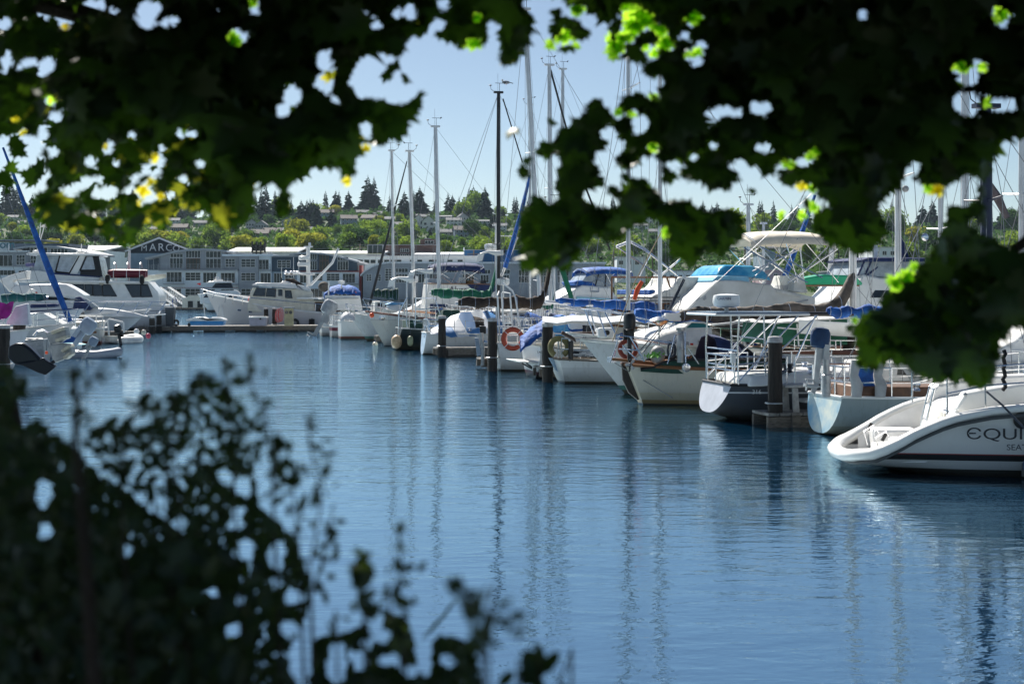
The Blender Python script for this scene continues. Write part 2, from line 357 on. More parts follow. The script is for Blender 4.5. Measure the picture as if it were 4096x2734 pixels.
REFS = [(40,'at the left edge'),(200,'beyond the blue furled jib'),(420,'above the big yacht'),(640,'above the lettered gable'),(780,'over the curved roof'),(900,'over the roof vents'),(1030,'over the flat apartments'),(1130,'over the trawler'),
        (1240,'over the dark lofts'),(1340,'left of the slanted boom tip'),(1430,'over the arched hall end'),(1500,'left of the first mast'),(1600,'between the first masts'),(1700,'left of the tall mast'),(1790,'right of the tall mast'),(1880,'over the brown building'),
        (1960,'left of the black mast'),(2050,'right of the black mast'),(2250,'behind the middle leaves'),(2450,'over the white boxy house'),(2600,'over the brown cabin'),(2850,'over the aqua cruiser'),(3080,'behind the beige bimini'),(3300,'right of the beige bimini'),(3600,'beyond the navy top'),(3760,'behind the reflector mast'),(4050,'at the right edge')]
TIER = lambda u, v: 'skyline' if v < 860 else ('upper slope' if v < 905 else ('middle slope' if v < 960 else 'lower slope'))
def ref(u): return min(REFS, key=lambda r: abs(r[0]-u))[1]
def put_tree(kd, x, y, h=None, lab=None, grp='hillside trees'):
    src = rnd.choice(PROTO[kd]); base = {'conifer':21,'wide_conifer':20,'broad':10,'dark':10,'yellow':10}[kd]
    o = src if id(src) not in USED else copy_tree(src); USED.add(id(src))
    s_ = (h or base)/base; o.location = (x, y, terr(x, y)-.3); o.rotation_euler = (0,0,rnd.uniform(0,6.28)); o.scale = (s_*rnd.uniform(.85,1.15),)*2+(s_,)
    u = 2048+x/y*FPX
    vv = VH-(terr(x, y)-HC)/y*FPX; szw = 'tall ' if s_ > 1.25 else ('small ' if s_ < .8 else '')
    o['label'] = lab or (szw+COL_WORD[kd]+' on the '+TIER(u, vv)+' '+ref(u)); o['group'] = grp+' '+ref(u); o['category'] = 'tree'
    return o
def ground_at(u, v):
    y = 330.0
    while y < 1500:
        x = (u-2048)/FPX*y; z = terr(x, y)
        if VH-(z-HC)/y*FPX <= v: return x, y
        y += 5
    return (u-2048)/FPX*1150, 1150.0
HOUSES = [(0,1677,925,0),(0,1716,930,0),(3,1382,855,.1),(3,1600,925,-.1),(3,1815,905,.1),(6,1775,890,0),(1,1850,900,.2),(6,1930,910,0),(2,1690,880,.2),(2,1560,890,-.2),(2,1780,945,0),(2,1590,948,.1),
    (5,1400,852,0),(2,1450,862,.2),(2,1506,868,0),(5,1480,890,-.2),(4,1395,905,.2),(1,1005,925,.2),(1,1048,932,0),(5,1040,955,0),(5,1090,945,.1),(2,1115,940,0),(3,690,905,.1),(3,760,880,-.1),(5,720,930,0),
    (2,800,905,.2),(4,640,880,0),(2,600,930,.1),(0,860,880,.2),(1,560,895,0),(2,100,905,.2),(3,60,890,0),(2,200,925,0),(4,330,900,.1),(2,420,930,0),(1,300,940,.2),(2,1800,860,0),(6,1725,855,.1),(3,1995,930,0),
    (4,1850,955,.2),(2,2100,930,0),(1,2160,900,.2),(3,2240,915,0),(2,2330,880,.1),(5,2400,930,0),(1,2480,910,0),(3,2560,925,.2),(2,2620,940,0),(1,2700,915,.2),(0,2590,900,0),(2,2460,955,.1),(3,2900,1000,0),(2,3080,1010,.1),(6,3160,1020,0),(5,3120,985,0),
    (1,1150,915,.1),(4,1305,880,.1),(2,1230,935,0)]
def hides(u, vt, vb): return any(abs(u-h[1]) < 38 and vt < h[2]-6 and vb > h[2]-2 for h in HOUSES) and rnd.random() < .88
def rtree(kd, u, vt, vb):
    for h in HOUSES:
        if abs(u-h[1]) < 34 and vt < h[2]-8 and vb > h[2]-2: vt = h[2]-8
    if vb-vt > 24: px_tree(kd, u, vt, vb)
def px_tree(kd, u, vt, vb, lab=None):
    x, y = ground_at(u, vb); vg = VH-(terr(x, y)-HC)/y*FPX; h = (vg-vt)/FPX*y; return put_tree(kd, x, y, h, lab)
for kd, u, vt, vb in [('wide_conifer',1472,695,840),('conifer',1496,702,838),('conifer',1302,757,850),('wide_conifer',1343,756,845),('conifer',1356,760,845),('wide_conifer',1394,757,838),
    ('wide_conifer',1617,757,872),('wide_conifer',1679,740,872),('conifer',1655,755,868),('conifer',1741,790,862),('conifer',1792,766,850),('wide_conifer',1810,773,850),('conifer',1836,782,850),
    ('wide_conifer',1893,737,868),('conifer',1875,748,866),('wide_conifer',1940,738,875),('conifer',1998,803,870),('wide_conifer',2012,828,900),('conifer',1558,775,870),('wide_conifer',1205,795,905),
    ('wide_conifer',1228,792,905),('wide_conifer',1252,790,910),('wide_conifer',1268,800,915),('wide_conifer',1325,822,922),('wide_conifer',1340,850,925),('conifer',1505,848,915),('conifer',1062,722,900),
    ('conifer',1046,748,890),('conifer',1100,755,880),('conifer',1020,768,870),('wide_conifer',1820,884,940),('conifer',1877,912,945),('conifer',1165,790,880),('conifer',20,700,830),('conifer',44,694,828),
    ('conifer',70,720,840),('wide_conifer',130,770,860),('wide_conifer',95,780,880),('conifer',985,780,870),('conifer',1437,800,850),('conifer',1240,788,900),('wide_conifer',1720,905,960),('wide_conifer',1630,800,880),
    ('conifer',1965,850,930),('wide_conifer',1975,845,925),('conifer',1283,893,937),('wide_conifer',1170,890,930)]:
    px_tree(kd, u, vt, vb)
px_tree('broad', 1905, 768, 872, 'tall pale green tree between two dark conifers on the skyline')
q = rnd
for i in range(20): rtree(q.choice(['conifer','conifer','wide_conifer']), q.uniform(150,1000), q.uniform(745,800), q.uniform(845,880))
for i in range(16): rtree(q.choice(['broad','dark','wide_conifer']), q.uniform(1100,2020), q.uniform(805,840), q.uniform(862,885))
for i in range(12): rtree('conifer', q.uniform(2050,2600), q.uniform(770,810), q.uniform(845,880))
for i in range(56): rtree(q.choice(['conifer','conifer','wide_conifer']), q.uniform(2600,4200), q.uniform(790,850), q.uniform(870,935))
for i in range(100):
    u = q.uniform(-60,2500) ; vb = q.uniform(950,1040)
    rtree(q.choice(['broad','broad','broad','dark','yellow']), u, vb-q.uniform(70,112), vb)
for i in range(70):
    u = q.uniform(-60,2450); vb = q.uniform(850,945)
    rtree(q.choice(['broad','dark','broad','dark','yellow','wide_conifer']), u, vb-q.uniform(36,62), vb)
for i in range(48):
    u = q.uniform(2450,4200); vb = q.uniform(925,1080)
    rtree(q.choice(['broad','broad','dark','yellow']), u, vb-q.uniform(70,115), vb)
# undergrowth that fills the slope between the trees
def undergrowth():
    b = MB(); r = random.Random(5)
    for i in range(30000):
        u = r.uniform(-300, 4400); y = r.uniform(340, 1180)**1.0; x = (u-2048)/FPX*y; z = terr(x, y); s_ = r.uniform(.7,1.9)*y/650
        hgt = r.uniform(.2,5.5)*max(.15, noise.noise((x*.02, y*.02, 8))+.55)
        p = Vector((x, y, z+hgt)); n_ = Vector((r.gauss(0,1), r.gauss(0,1)-.4, r.gauss(0,1)+.6)).normalized(); a = n_.orthogonal().normalized(); a = Matrix.Rotation(r.uniform(0,6), 3, n_) @ a; c2 = n_.cross(a)
        b.add([p-a*s_, p+c2*s_*.7, p+a*s_, p-c2*s_*.7], [(0,1,2,3)])
    tag(b.build('undergrowth', LDARK, smooth=False), 'low green undergrowth covering the hillside between trees and houses', 'undergrowth', kind='stuff')
undergrowth()

ROOFG = mat('grey_shingle_roof', (.16,.17,.185), .85, c2=(.11,.118,.13), vs=2)
ROOFB = mat('brown_shingle_roof', (.14,.12,.115), .85, c2=(.09,.085,.08), vs=2)
HW = [mat('house_white', (.72,.72,.70), .7), mat('house_grey', (.36,.38,.40), .7), mat('house_tan', (.42,.37,.30), .7), mat('house_blue', (.20,.27,.34), .7), mat('house_brown', (.20,.13,.10), .7)]
HWN = ['white','grey','tan','blue grey','brown']
WG = mat('house_window_glass', (.018,.035,.042), .12, var=.4, vs=.3)
TRIM = mat('white_trim', (.75,.75,.74), .5)
def mk_house(wi, w_, d_, h_, rh, roof, gable):
    o = thing('hill_house', 'x', 'house')
    if gable:   # ridge runs away from the viewer: gable end faces the water
        pr = [(-w_/2,-d_/2,0),(w_/2,-d_/2,0),(w_/2,-d_/2,h_),(0,-d_/2,h_+rh-.15),(-w_/2,-d_/2,h_)]
        MB().prism(pr, (0,d_,0)).build('wall', HW[wi], o)
        rf = MB()
        for s_ in (-1,1):
            rf.prism([(0,-d_/2-.5,h_+rh),(s_*(w_/2+.6),-d_/2-.5,h_-.3),(s_*(w_/2+.6),-d_/2-.5,h_-.05),(0,-d_/2-.5,h_+rh+.28)], (0,d_+1,0))
        rf.build('roof', roof, o)
    else:
        pr = [(-w_/2,-d_/2,0),(-w_/2,d_/2,0),(-w_/2,d_/2,h_),(-w_/2,0,h_+rh-.15),(-w_/2,-d_/2,h_)]
        MB().prism(pr, (w_,0,0)).build('wall', HW[wi], o)
        rf = MB()
        for s_ in (-1,1):
            rf.prism([(-w_/2-.5,0,h_+rh),(-w_/2-.5,s_*(d_/2+.6),h_-.3),(-w_/2-.5,s_*(d_/2+.6),h_-.05),(-w_/2-.5,0,h_+rh+.28)], (w_+1,0,0))
        rf.build('roof', roof, o)
        MB().box((w_*.2,.4,h_+rh),(.8,.8,1.8)).build('chimney', HW[4], o)
    nf = 2 if h_ > 4 else 1
    for fl in range(nf):
        for k in range(2 if w_ < 8 else 4):
            n_ = 2 if w_ < 8 else 4; x = -w_/2+w_*(k+.5)/n_; z = 1.5+fl*2.8
            f = MB().box((x,-d_/2-.03,z),(1.7,.1,1.6)).build('window', TRIM, o)
            MB().box((x,-d_/2-.1,z),(1.4,.08,1.3)).build('pane', WG, f)
    return o
HP = [(mk_house(0,7,9,5.6,3.2,ROOFG,True),'white gabled'),(mk_house(1,8,9,5.5,3,ROOFG,True),'grey gabled'),(mk_house(2,13,9,3,2.4,ROOFG,False),'low tan'),(mk_house(0,14,9,5.4,2.2,ROOFG,False),'long white'),
      (mk_house(3,12,9,5.4,2.6,ROOFB,False),'blue grey'),(mk_house(4,12,9,3,2.6,ROOFB,False),'low brown'),(mk_house(1,15,9,5.4,1.0,ROOFG,False),'shallow roofed grey')]
used_h = set()
def put_house(k, u, vb, rz=0, sc=1.0, extra=''):
    src, nm = HP[k]; x, y = ground_at(u, vb)
    o = src if k not in used_h else copy_tree(src); used_h.add(k)
    o.location = (x, y, terr(x, y)+.1); o.rotation_euler = (0,0,rz); o.scale = (sc*(.74 if k in (2,3,6) else (1.15 if k == 0 else .9)),)*3
    o['label'] = nm+' house on the '+TIER(u, vb)+' '+ref(u)+extra; o['group'] = 'hill houses '+ref(u); o['category'] = 'house'
for k, u, vb, rz in HOUSES:
    put_house(k, u, vb, rz)
# ------------------------------------------------------------------ waterfront buildings
CORR = mat('blue_grey_corrugated_wall', (.27,.36,.44), .55, c2=(.22,.30,.38), vs=.8)
TAUPE = mat('taupe_wall', (.34,.36,.39), .7, c2=(.28,.295,.32), vs=.6)
WSID = mat('white_clapboard', (.74,.80,.84), .6, c2=(.66,.72,.77), vs=.8)
DBLUE = mat('dark_blue_wall', (.05,.085,.12), .6, c2=(.035,.06,.09), vs=.8)
NAVYW = mat('navy_gable_paint', (.012,.02,.032), .6)
WROOF = mat('white_metal_roof', (.72,.73,.74), .4, c2=(.6,.62,.64), vs=.5)
GROOF = mat('grey_metal_roof', (.40,.42,.44), .45, c2=(.32,.34,.36), vs=.5)
REDW = mat('dark_red_trim', (.22,.03,.03), .6)
BWOOD = mat('brown_wood_cladding', (.16,.10,.09), .8, c2=(.10,.065,.06), vs=.7, stretch=(1,1,6))
BRIGHTB = mat('bright_blue_wall', (.02,.13,.30), .6, c2=(.015,.10,.25), vs=.5)
YTRIM = mat('yellow_green_trim', (.42,.42,.12), .6)
LTXT = mat('white_sign_paint', (.72,.73,.74), .6, c2=(.5,.52,.55), vs=2.5)
def bldg(name, label, cat, u, Y, group=None):
    p = P(u, VH, Y); return thing(name, label, cat, (p.x, Y, 1.6), 0, group)
def block(o, part, m, u0, u1, v0, v1, Y, depth, label=None, proud=0.0):
    a = P(u0, v0, Y); b = P(u1, v1, Y)
    ob = MB().box(((a.x+b.x)/2, Y-proud+depth/2, (a.z+b.z)/2), (abs(b.x-a.x), depth, abs(a.z-b.z))).build(part, m, o, True)
    if label: ob['label'] = label
    return ob
def win(o, u0, u1, v0, v1, Y, nx=3, ny=1, fm=None, gl=None):
    fm = fm or TRIM; a = P(u0, v0, Y); b = P(u1, v1, Y); w_ = b.x-a.x; h_ = a.z-b.z; cx = (a.x+b.x)/2; cz = (a.z+b.z)/2; t = .055
    f = MB(); y = Y-.06
    for k in range(nx+1): f.box((a.x+w_*k/nx, y, cz), (t, .1, h_+t))
    for k in range(ny+1):
        for j in range(nx): f.box((a.x+w_*(j+.5)/nx, y, b.z+h_*k/ny), (w_/nx-t-.002, .1, t))
    fr = f.build('window', fm, o, True)
    g = MB().box((cx, Y-.022, cz), (w_, .035, h_)).build('pane', gl or WG, None)
    g.parent = fr; inv = o.matrix_basis.inverted()
    for v_ in g.data.vertices: v_.co = inv @ v_.co
    return fr
def roofcurve(o, pts, Y, depth, th, m, over=.8, name='roof'):
    """curved sheet roof: pts in photo pixels, swept away from the water"""
    top = [P(u, v, Y) for u, v in pts]
    poly = [Vector((p.x, Y-over, p.z)) for p in top] + [Vector((p.x, Y-over, p.z-th)) for p in reversed(top)]
    return MB().prism(poly, (0, depth+over, 0)).build(name, m, o, True)
def wallpoly(o, pts, Y, depth, m, name='wall'):
    poly = [P(u, v, Y) for u, v in pts]; return MB().prism(poly, (0, depth, 0)).build(name, m, o, True)
def railing(o, u0, u1, v, Y, h=1.05, proud=1.2):
    a = P(u0, v, Y); b = P(u1, v, Y); z = a.z; t = MB(); n = max(2, int((b.x-a.x)/1.3)); y = Y-proud
    t.box(((a.x+b.x)/2, Y-proud/2-.05, z-.1), (b.x-a.x, proud-.1, .18))
    for i in range(n+1): t.box((lerp(a.x, b.x, i/n), y, z+h/2), (.06,.06,h))
    for k in range(1, 5): t.box(((a.x+b.x)/2, y, z+h*k/4), (b.x-a.x, .04, .035))
    return t.build('balcony', GROOF, o, True)
# lofts with the curved roof
Yb = 255.0
o = bldg('loft_building', 'three storey lofts with pale curved roof right of the lettered warehouse', 'building', 760, Yb)
wallpoly(o, [(640,1079),(640,1024),(700,1009),(760,1001),(815,998),(870,1001),(892,1003),(892,1079)], Yb, 14, TAUPE)
block(o, 'wall', WSID, 572, 954, 1079.5, 1202, Yb-.15, 14.1, 'white clapboard lower storeys')
roofcurve(o, [(584,1030),(640,1018),(700,1003),(760,995.5),(815,993),(870,996),(910,1001)], Yb, 16, .35, GROOF)
block(o, 'terrace', DBLUE, 590, 639.5, 1030, 1079, Yb+3, 9)
b = MB()
for k in range(9):
    p = P(588+k*6, 1079, Yb-.4); b.tube([(p.x, p.y, p.z), (p.x, p.y, p.z+1)], .03)
for uu in (594, 614, 637): p = P(uu, 1079, Yb-.2); b.tube([(p.x, p.y, p.z), (p.x, p.y, p.z+2.4)], .06)
b.build('terrace_rail', GROOF, o, True)
for u0, u1, v0, v1, nx, ny in [(680,732,1032,1072,4,1),(682,732,1014,1029,4,1),(744,802,1003,1030,5,1),(824,884,1034,1072,4,1),(824,884,1005,1030,4,1)]: win(o, u0, u1, v0, v1, Yb, nx, ny)
win(o, 746, 800, 1034, 1074, Yb, 4, 1, WOOD)
for u0, u1, v0, v1, nx, ny in [(667,727,1088,1128,4,1),(742,802,1090,1121,3,3),(813,868,1090,1130,4,1),(884,940,1091,1130,4,1),(667,725,1154,1192,3,3),(742,800,1154,1192,3,3),(814,860,1156,1192,3,1),(884,936,1156,1192,3,1)]: win(o, u0, u1, v0, v1, Yb-.15, nx, ny)
railing(o, 640, 892, 1079, Yb); railing(o, 658, 740, 1133, Yb-.15); railing(o, 880, 950, 1136, Yb-.15); block(o, 'belt', REDW, 640, 953, 1149, 1151, Yb-.2, .1)
o = bldg('apartment_block', 'flat roofed waterfront apartments with taupe corrugated bay and white walls', 'building', 990, Yb)
block(o, 'wall', TAUPE, 893, 955, 1024, 1079, Yb, 14); block(o, 'wall', TAUPE, 955.5, 1032, 1022, 1202, Yb-.8, 14.8, 'taupe corrugated bay'); block(o, 'wall', WSID, 1032.5, 1086, 1024, 1202, Yb, 14, 'white wall')
block(o, 'parapet', WSID, 888, 1090, 1016, 1023.5, Yb-1.2, 15)
for u0, u1, v0, v1, nx, ny, y in [(902,940,1035,1068,3,3,Yb),(965,1021,1036,1068,3,3,Yb-.8),(965,1021,1091,1122,3,3,Yb-.8),(965,1021,1154,1180,3,2,Yb-.8),(1036,1075,1038,1077,3,1,Yb),(1043,1083,1092,1130,3,1,Yb),(1040,1080,1154,1192,3,1,Yb)]: win(o, u0, u1, v0, v1, y, nx, ny)
railing(o, 1032, 1086, 1079, Yb); railing(o, 893, 954, 1079, Yb)
b = MB()
for uu, hh in ((905,8),(925,6),(945,9),(962,6),(975,6),(1000,5),(1060,5),(1080,9)):
    p = P(uu, 1016, Yb+3); b.box((p.x, p.y, p.z+hh/44), (.7,.7,hh/22))
b.build('roof_vent', GREYP, o, True)
o = bldg('apartment_block', 'dark blue flat roofed wing between the taupe bay and the curved dark roof', 'building', 1140, Yb)
block(o, 'wall', DBLUE, 1087, 1186, 1027, 1085, Yb, 14); block(o, 'wall', CORR, 1087, 1186, 1085.5, 1202, Yb+.3, 13.5); block(o, 'parapet', GROOF, 1087, 1200, 1021, 1026.5, Yb-.6, 14.5)
for u0, u1, v0, v1, nx, ny in [(1110,1162,1041,1070,3,3)]: win(o, u0, u1, v0, v1, Yb, nx, ny)
for u0, u1, v0, v1, nx, ny in [(1096,1130,1092,1130,3,1),(1140,1180,1092,1120,3,3),(1100,1170,1154,1190,4,1)]: win(o, u0, u1, v0, v1, Yb+.3, nx, ny)
o = bldg('loft_building', 'dark lofts with curved roof and red trim left of the arched hall', 'building', 1300, Yb)
wallpoly(o, [(1187,1083),(1187,1020),(1240,1014),(1300,1018),(1350,1028),(1428,1048),(1428,1083)], Yb, 14, DBLUE)
roofcurve(o, [(1160,1016),(1200,1011),(1240,1008),(1300,1012),(1350,1022),(1438,1045)], Yb, 16, .3, GROOF)
block(o, 'wall', WSID, 1187, 1436, 1087.5, 1202, Yb-.1, 14, 'pale lower wall'); block(o, 'belt', REDW, 1187, 1440, 1083.2, 1087.3, Yb-.5, 14); block(o, 'corner_post', REDW, 1436.5, 1447, 1060, 1202, Yb-.3, 3)
for u0, u1, v0, v1, nx, ny in [(1241,1268,1014,1038,3,1),(1241,1268,1044,1079,3,1),(1350,1393,1028,1041,4,1),(1350,1393,1045,1080,4,1)]: win(o, u0, u1, v0, v1, Yb, nx, ny)
win(o, 1279, 1314, 1018, 1040, Yb, 3, 1, WOOD); win(o, 1279, 1314, 1044, 1080, Yb, 3, 1, WOOD)
for u0, u1, v0, v1, nx, ny in [(1307,1357,1094,1122,3,3),(1371,1420,1094,1131,4,1),(1200,1240,1094,1131,3,1),(1250,1290,1094,1122,3,3),(1210,1290,1154,1190,5,1),(1320,1420,1154,1190,6,1)]: win(o, u0, u1, v0, v1, Yb-.1, nx, ny)
railing(o, 1360, 1436, 1134, Yb)
o = bldg('arched_hall', 'long grey hall whose arched end curves down on the left behind the masts', 'building', 1700, 252)
wallpoly(o, [(1452,1202),(1452,1098),(1466,1083),(1492,1066),(1522,1056),(1556,1052),(2420,1054),(2420,1202)], 252, 26, TAUPE)
roofcurve(o, [(1443,1098),(1460,1081),(1490,1062),(1520,1051),(1556,1046.5),(1730,1047),(2424,1048)], 252, 27, .3, WROOF)
for u0, u1, v0, v1, nx, ny in [(1466,1486,1097,1123,2,3),(1502,1524,1097,1123,2,3),(1541,1566,1074,1123,2,5),(1582,1632,1073,1089,4,1),(1584,1630,1095,1130,4,1),(1650,1700,1073,1089,4,1),(1652,1698,1095,1130,4,1),(1716,1766,1073,1089,4,1),(1718,1764,1095,1130,4,1),
    (1784,1830,1073,1089,4,1),(1850,1896,1095,1130,4,1),(1915,1962,1078,1095,4,1),(1922,1955,1099,1130,3,1),(1990,2040,1078,1095,4,1),(1992,2038,1099,1135,4,1),(2075,2120,1078,1130,4,2),(2150,2195,1078,1130,4,2),(2230,2275,1078,1130,4,2),(2310,2360,1078,1130,4,2)]: win(o, u0, u1, v0, v1, 252, nx, ny)
# halls behind
o = bldg('warehouse', 'pale corrugated warehouse with a row of dark clerestory windows behind the arched hall', 'building', 1650, 282)
block(o, 'wall', WSID, 1395, 1908, 1026, 1198, 282, 20); block(o, 'roof', WROOF, 1390, 1912, 1022.5, 1025.7, 281.3, 21)
for u0 in (1431,1457,1482,1511,1536,1562,1585,1640,1668,1715,1742,1790,1830): win(o, u0, u0+21, 1038, 1053, 282, 1, 1)
def shed(label, u0, u1, vr, ve, Y, depth, m, wm, vb=1195, trim=False):
    o = bldg('shed', label, 'building', (u0+u1)/2, Y)
    a = P(u0, ve, Y); b_ = P(u1, ve, Y); rz = P(u0, vr, Y+depth/2).z
    poly = [(a.x, Y-.6, a.z-.1), (a.x, Y+depth/2, rz), (a.x, Y+depth+.6, a.z-.1), (a.x, Y+depth+.6, a.z-.35), (a.x, Y+depth/2, rz-.3), (a.x, Y-.6, a.z-.4)]
    MB().prism(poly, (b_.x-a.x, 0, 0)).build('roof', m, o, True)
    block(o, 'wall', wm, u0+3, u1-3, ve+2, vb, Y, depth)
    if trim: block(o, 'fascia', YTRIM, u0, u1, ve+1, ve+2.6, Y-.75, .1)
    return o
shed('long white roofed shed with a pale wall behind the flat roofed apartments', 905, 1192, 989, 1004, 300, 24, WROOF, WSID, trim=True)
shed('white roofed shed behind the dark lofts and the slanted boom', 1195, 1535, 1003, 1012, 305, 24, WROOF, WSID, trim=True)
shed('white roofed shed between the white masts and the bright blue wall', 1655, 1858, 1008, 1015, 312, 20, WROOF, GREYP)
shed('pale yellow edged shed roof behind the big motor yacht', 245, 420, 982, 998, 300, 30, WROOF, WSID, trim=True)
o = bldg('blue_warehouse', 'bright blue flat walled warehouse behind the navy bimini boat', 'building', 1960, 298)
block(o, 'wall', BRIGHTB, 1857, 2095, 1000, 1190, 298, 16); block(o, 'roof', GROOF, 1855, 2097, 998, 999.7, 297.5, 17); block(o, 'pipe', WSID, 1853, 1858, 990, 1002, 297, .4)
o = bldg('wooden_building', 'brown wood clad building with a raised upper floor behind the second white mast', 'building', 1640, 320)
block(o, 'wall', BWOOD, 1541, 1745, 980, 1180, 320, 14); block(o, 'upper_floor', BWOOD, 1682, 1744, 956, 979.5, 322, 10); block(o, 'parapet', GROOF, 1539, 1747, 978, 979.8, 319.5, 2)
win(o, 1602, 1635, 994, 1008, 320, 4, 2); win(o, 1602, 1635, 1016, 1024, 320, 4, 1); win(o, 1700, 1735, 962, 974, 322, 3, 1); block(o, 'penthouse', GROOF, 1697, 1722, 952, 955.8, 324, 4)
o = bldg('glass_tower_block', 'dark glass panelled box on the roof line left of the brown wooden building', 'building', 1500, 305)
block(o, 'frame', TAUPE, 1469, 1533, 977, 1180, 305, 5)
for k in range(3): win(o, 1472+k*20, 1490+k*20, 980, 1020, 305, 1, 1, TAUPE)
o = bldg('billboard', 'black framed roof billboard seen from behind above the apartments', 'billboard', 1034, 275); b = MB()
for k in range(4): p = P(1009+k*17, 980, 275); b.box((p.x, 275, p.z-1), (.3,.3,3.4))
for vv in (980, 990, 1010): a = P(1009, vv, 275); c = P(1060, vv, 275); b.box(((a.x+c.x)/2, 275.35, a.z), (c.x-a.x, .25, .25))
b.build('frame', BLACK, o, True); a = P(1011,983,275.7); c = P(1058,1004,275.7); MB().box(((a.x+c.x)/2,275.75,(a.z+c.z)/2),(c.x-a.x,.1,a.z-c.z)).build('panel', GLASS, o, True)
# the lettered warehouse
YA = 262.0
o = bldg('lettered_warehouse', 'blue grey gabled warehouse with white letters MARCO on its navy gable', 'building', 640, YA)
A = P(511, 1006, YA); Bq = P(765, 1006, YA); ridge = P(639, 955, YA); back = Vector((-11.5, 42, 0)); z0 = 1.4
MB().prism([Vector((A.x, YA, z0)), Vector((Bq.x, YA, z0)), Bq, ridge, A], back).build('wall', CORR, o, True)
rf = MB(); n1 = Vector((0,-.6,.32))
for e in (A, Bq):
    out = (e-ridge)*.06
    rf.prism([ridge+n1-Vector((0,0,.0)), e+out+n1, e+out+n1-Vector((0,0,.3)), ridge+n1-Vector((0,0,.3))], back*1.02)
rf.build('roof', WROOF, o, True)
g = [P(513,1012,YA-.05), P(762,1012,YA-.05), P(762,1005,YA-.05), P(639,957.5,YA-.05), P(513,1005,YA-.05)]
MB().prism([Vector((p.x, YA-.14, p.z)) for p in g], (0,.12,0)).build('gable_board', NAVYW, o, True)
rib = MB()
for k in range(62):
    x = lerp(A.x, Bq.x, (k+.5)/62); rib.box((x, YA-.03, (z0+10)/2-.05), (.07,.05,8.1))
rib.build('rib', CORR, o, True)
inv = o.matrix_basis.inverted(); rx = Matrix.Rotation(R(90), 3, 'X')
for ch, uu, vb, sz, sxx in [('M',563,1003,1.55,1.0),('A',597,1003,1.95,1.0),('R',631,1003,2.0,1.0),('C',662,1003,1.8,1.0),('O',690,1003,1.45,1.15)]:
    p = P(uu, vb, YA-.2); text('letter', ch, sz, LTXT, o, inv @ p, rx, .03, sxx)
for t_ in (.2,.42,.7):
    p = A + back*t_; p = Vector((p.x, p.y, 0)); q_ = back.normalized(); nn = Vector((-back.y, back.x, 0)).normalized()
    if nn.y > 0: nn = -nn
    c = p+nn*.08; MB().box((c.x, c.y, 7.4), (2.4,.15,3.0), rz=math.atan2(back.y, back.x)).build('shutter', WSID, o, True)
# grey blocks at far left
o = bldg('office_block', 'grey flat roofed office with white om sign at the far left edge', 'building', 90, 258)
block(o, 'wall', TAUPE, -260, 118, 1003, 1066, 258, 16); block(o, 'wall', DBLUE, -260, 275, 974, 1001, 262, 12, 'dark upper storey'); block(o, 'ledge', WSID, -260, 118, 1001.3, 1007, 257.3, 16)
block(o, 'wall', WSID, -260, 280, 1066.5, 1200, 258.3, 15, 'pale lower storey'); block(o, 'parapet', GROOF, -260, 182, 958, 962, 266, 8)
sg = block(o, 'sign', LTXT, -60, 35, 969, 1001, 257, .3); tx = text('lettering', 'om', 2.1, mat('sign_teal', (.03,.16,.20), .5), sg, o.matrix_basis.inverted() @ P(-2, 992, 256.9), rx, .02, 1.0)
for u0, u1, v0, v1, nx, ny in [(-3,50,1020,1064,3,1),(66,100,1020,1058,3,3),(-80,-20,1020,1064,3,1),(0,60,1080,1100,4,1),(75,110,1082,1110,3,2)]: win(o, u0, u1, v0, v1, 258 if v0 < 1066 else 258.3, nx, ny)
o = bldg('office_block', 'low grey office with gently curved pale roof behind the big motor yacht', 'building', 240, 257)
wallpoly(o, [(119,1120),(119,990),(160,985),(230,988),(300,1000),(352,1012),(352,1120)], 257, 14, TAUPE); roofcurve(o, [(58,992),(110,984),(160,981),(230,984),(300,996),(366,1013)], 257, 15, .3, GROOF)
for u0, u1, v0, v1, nx, ny in [(121,190,990,1010,5,1),(202,272,994,1012,5,1),(122,145,1020,1056,2,2),(160,215,1020,1056,4,1),(300,340,1020,1056,3,1)]: win(o, u0, u1, v0, v1, 257, nx, ny)
# scattered right-hand buildings
for i, (lab, u0, u1, v0, v1, Y, m, rm) in enumerate([('white boxy house low on the hill behind the silver pulpit mast', 2468, 2582, 1028, 1090, 300, WSID, GROOF),('grey shed with flat roof behind the beige bimini top', 3052, 3100, 1010, 1050, 290, CORR, GROOF),
    ('pinkish low building behind the blue sail cover and beige bimini', 3055, 3155, 1080, 1150, 250, mat('pink_wall', (.38,.28,.31), .7), GROOF),('white low building left of the thick white mast', 3490, 3590, 990, 1060, 300, WSID, GROOF),
    ('long pale shed behind the hanging leaf cluster', 2640, 2880, 1085, 1150, 256, WSID, GROOF),('blue grey shed beyond the navy enclosure cruiser', 3330, 3480, 1085, 1160, 254, CORR, GROOF),('taupe warehouse at the far right behind the masts', 3600, 4300, 1080, 1180, 256, TAUPE, GROOF)]):
    o = bldg('shore_building', lab, 'building', (u0+u1)/2, Y); block(o, 'wall', m, u0, u1, v0, v1+40, Y, 12); block(o, 'roof', rm, u0-3, u1+3, v0-3.5, v0-.4, Y-.5, 13)
    k = u0+8
    while k < u1-24: win(o, k, k+16, v0+14, v0+30, Y, 2, 1); k += 32
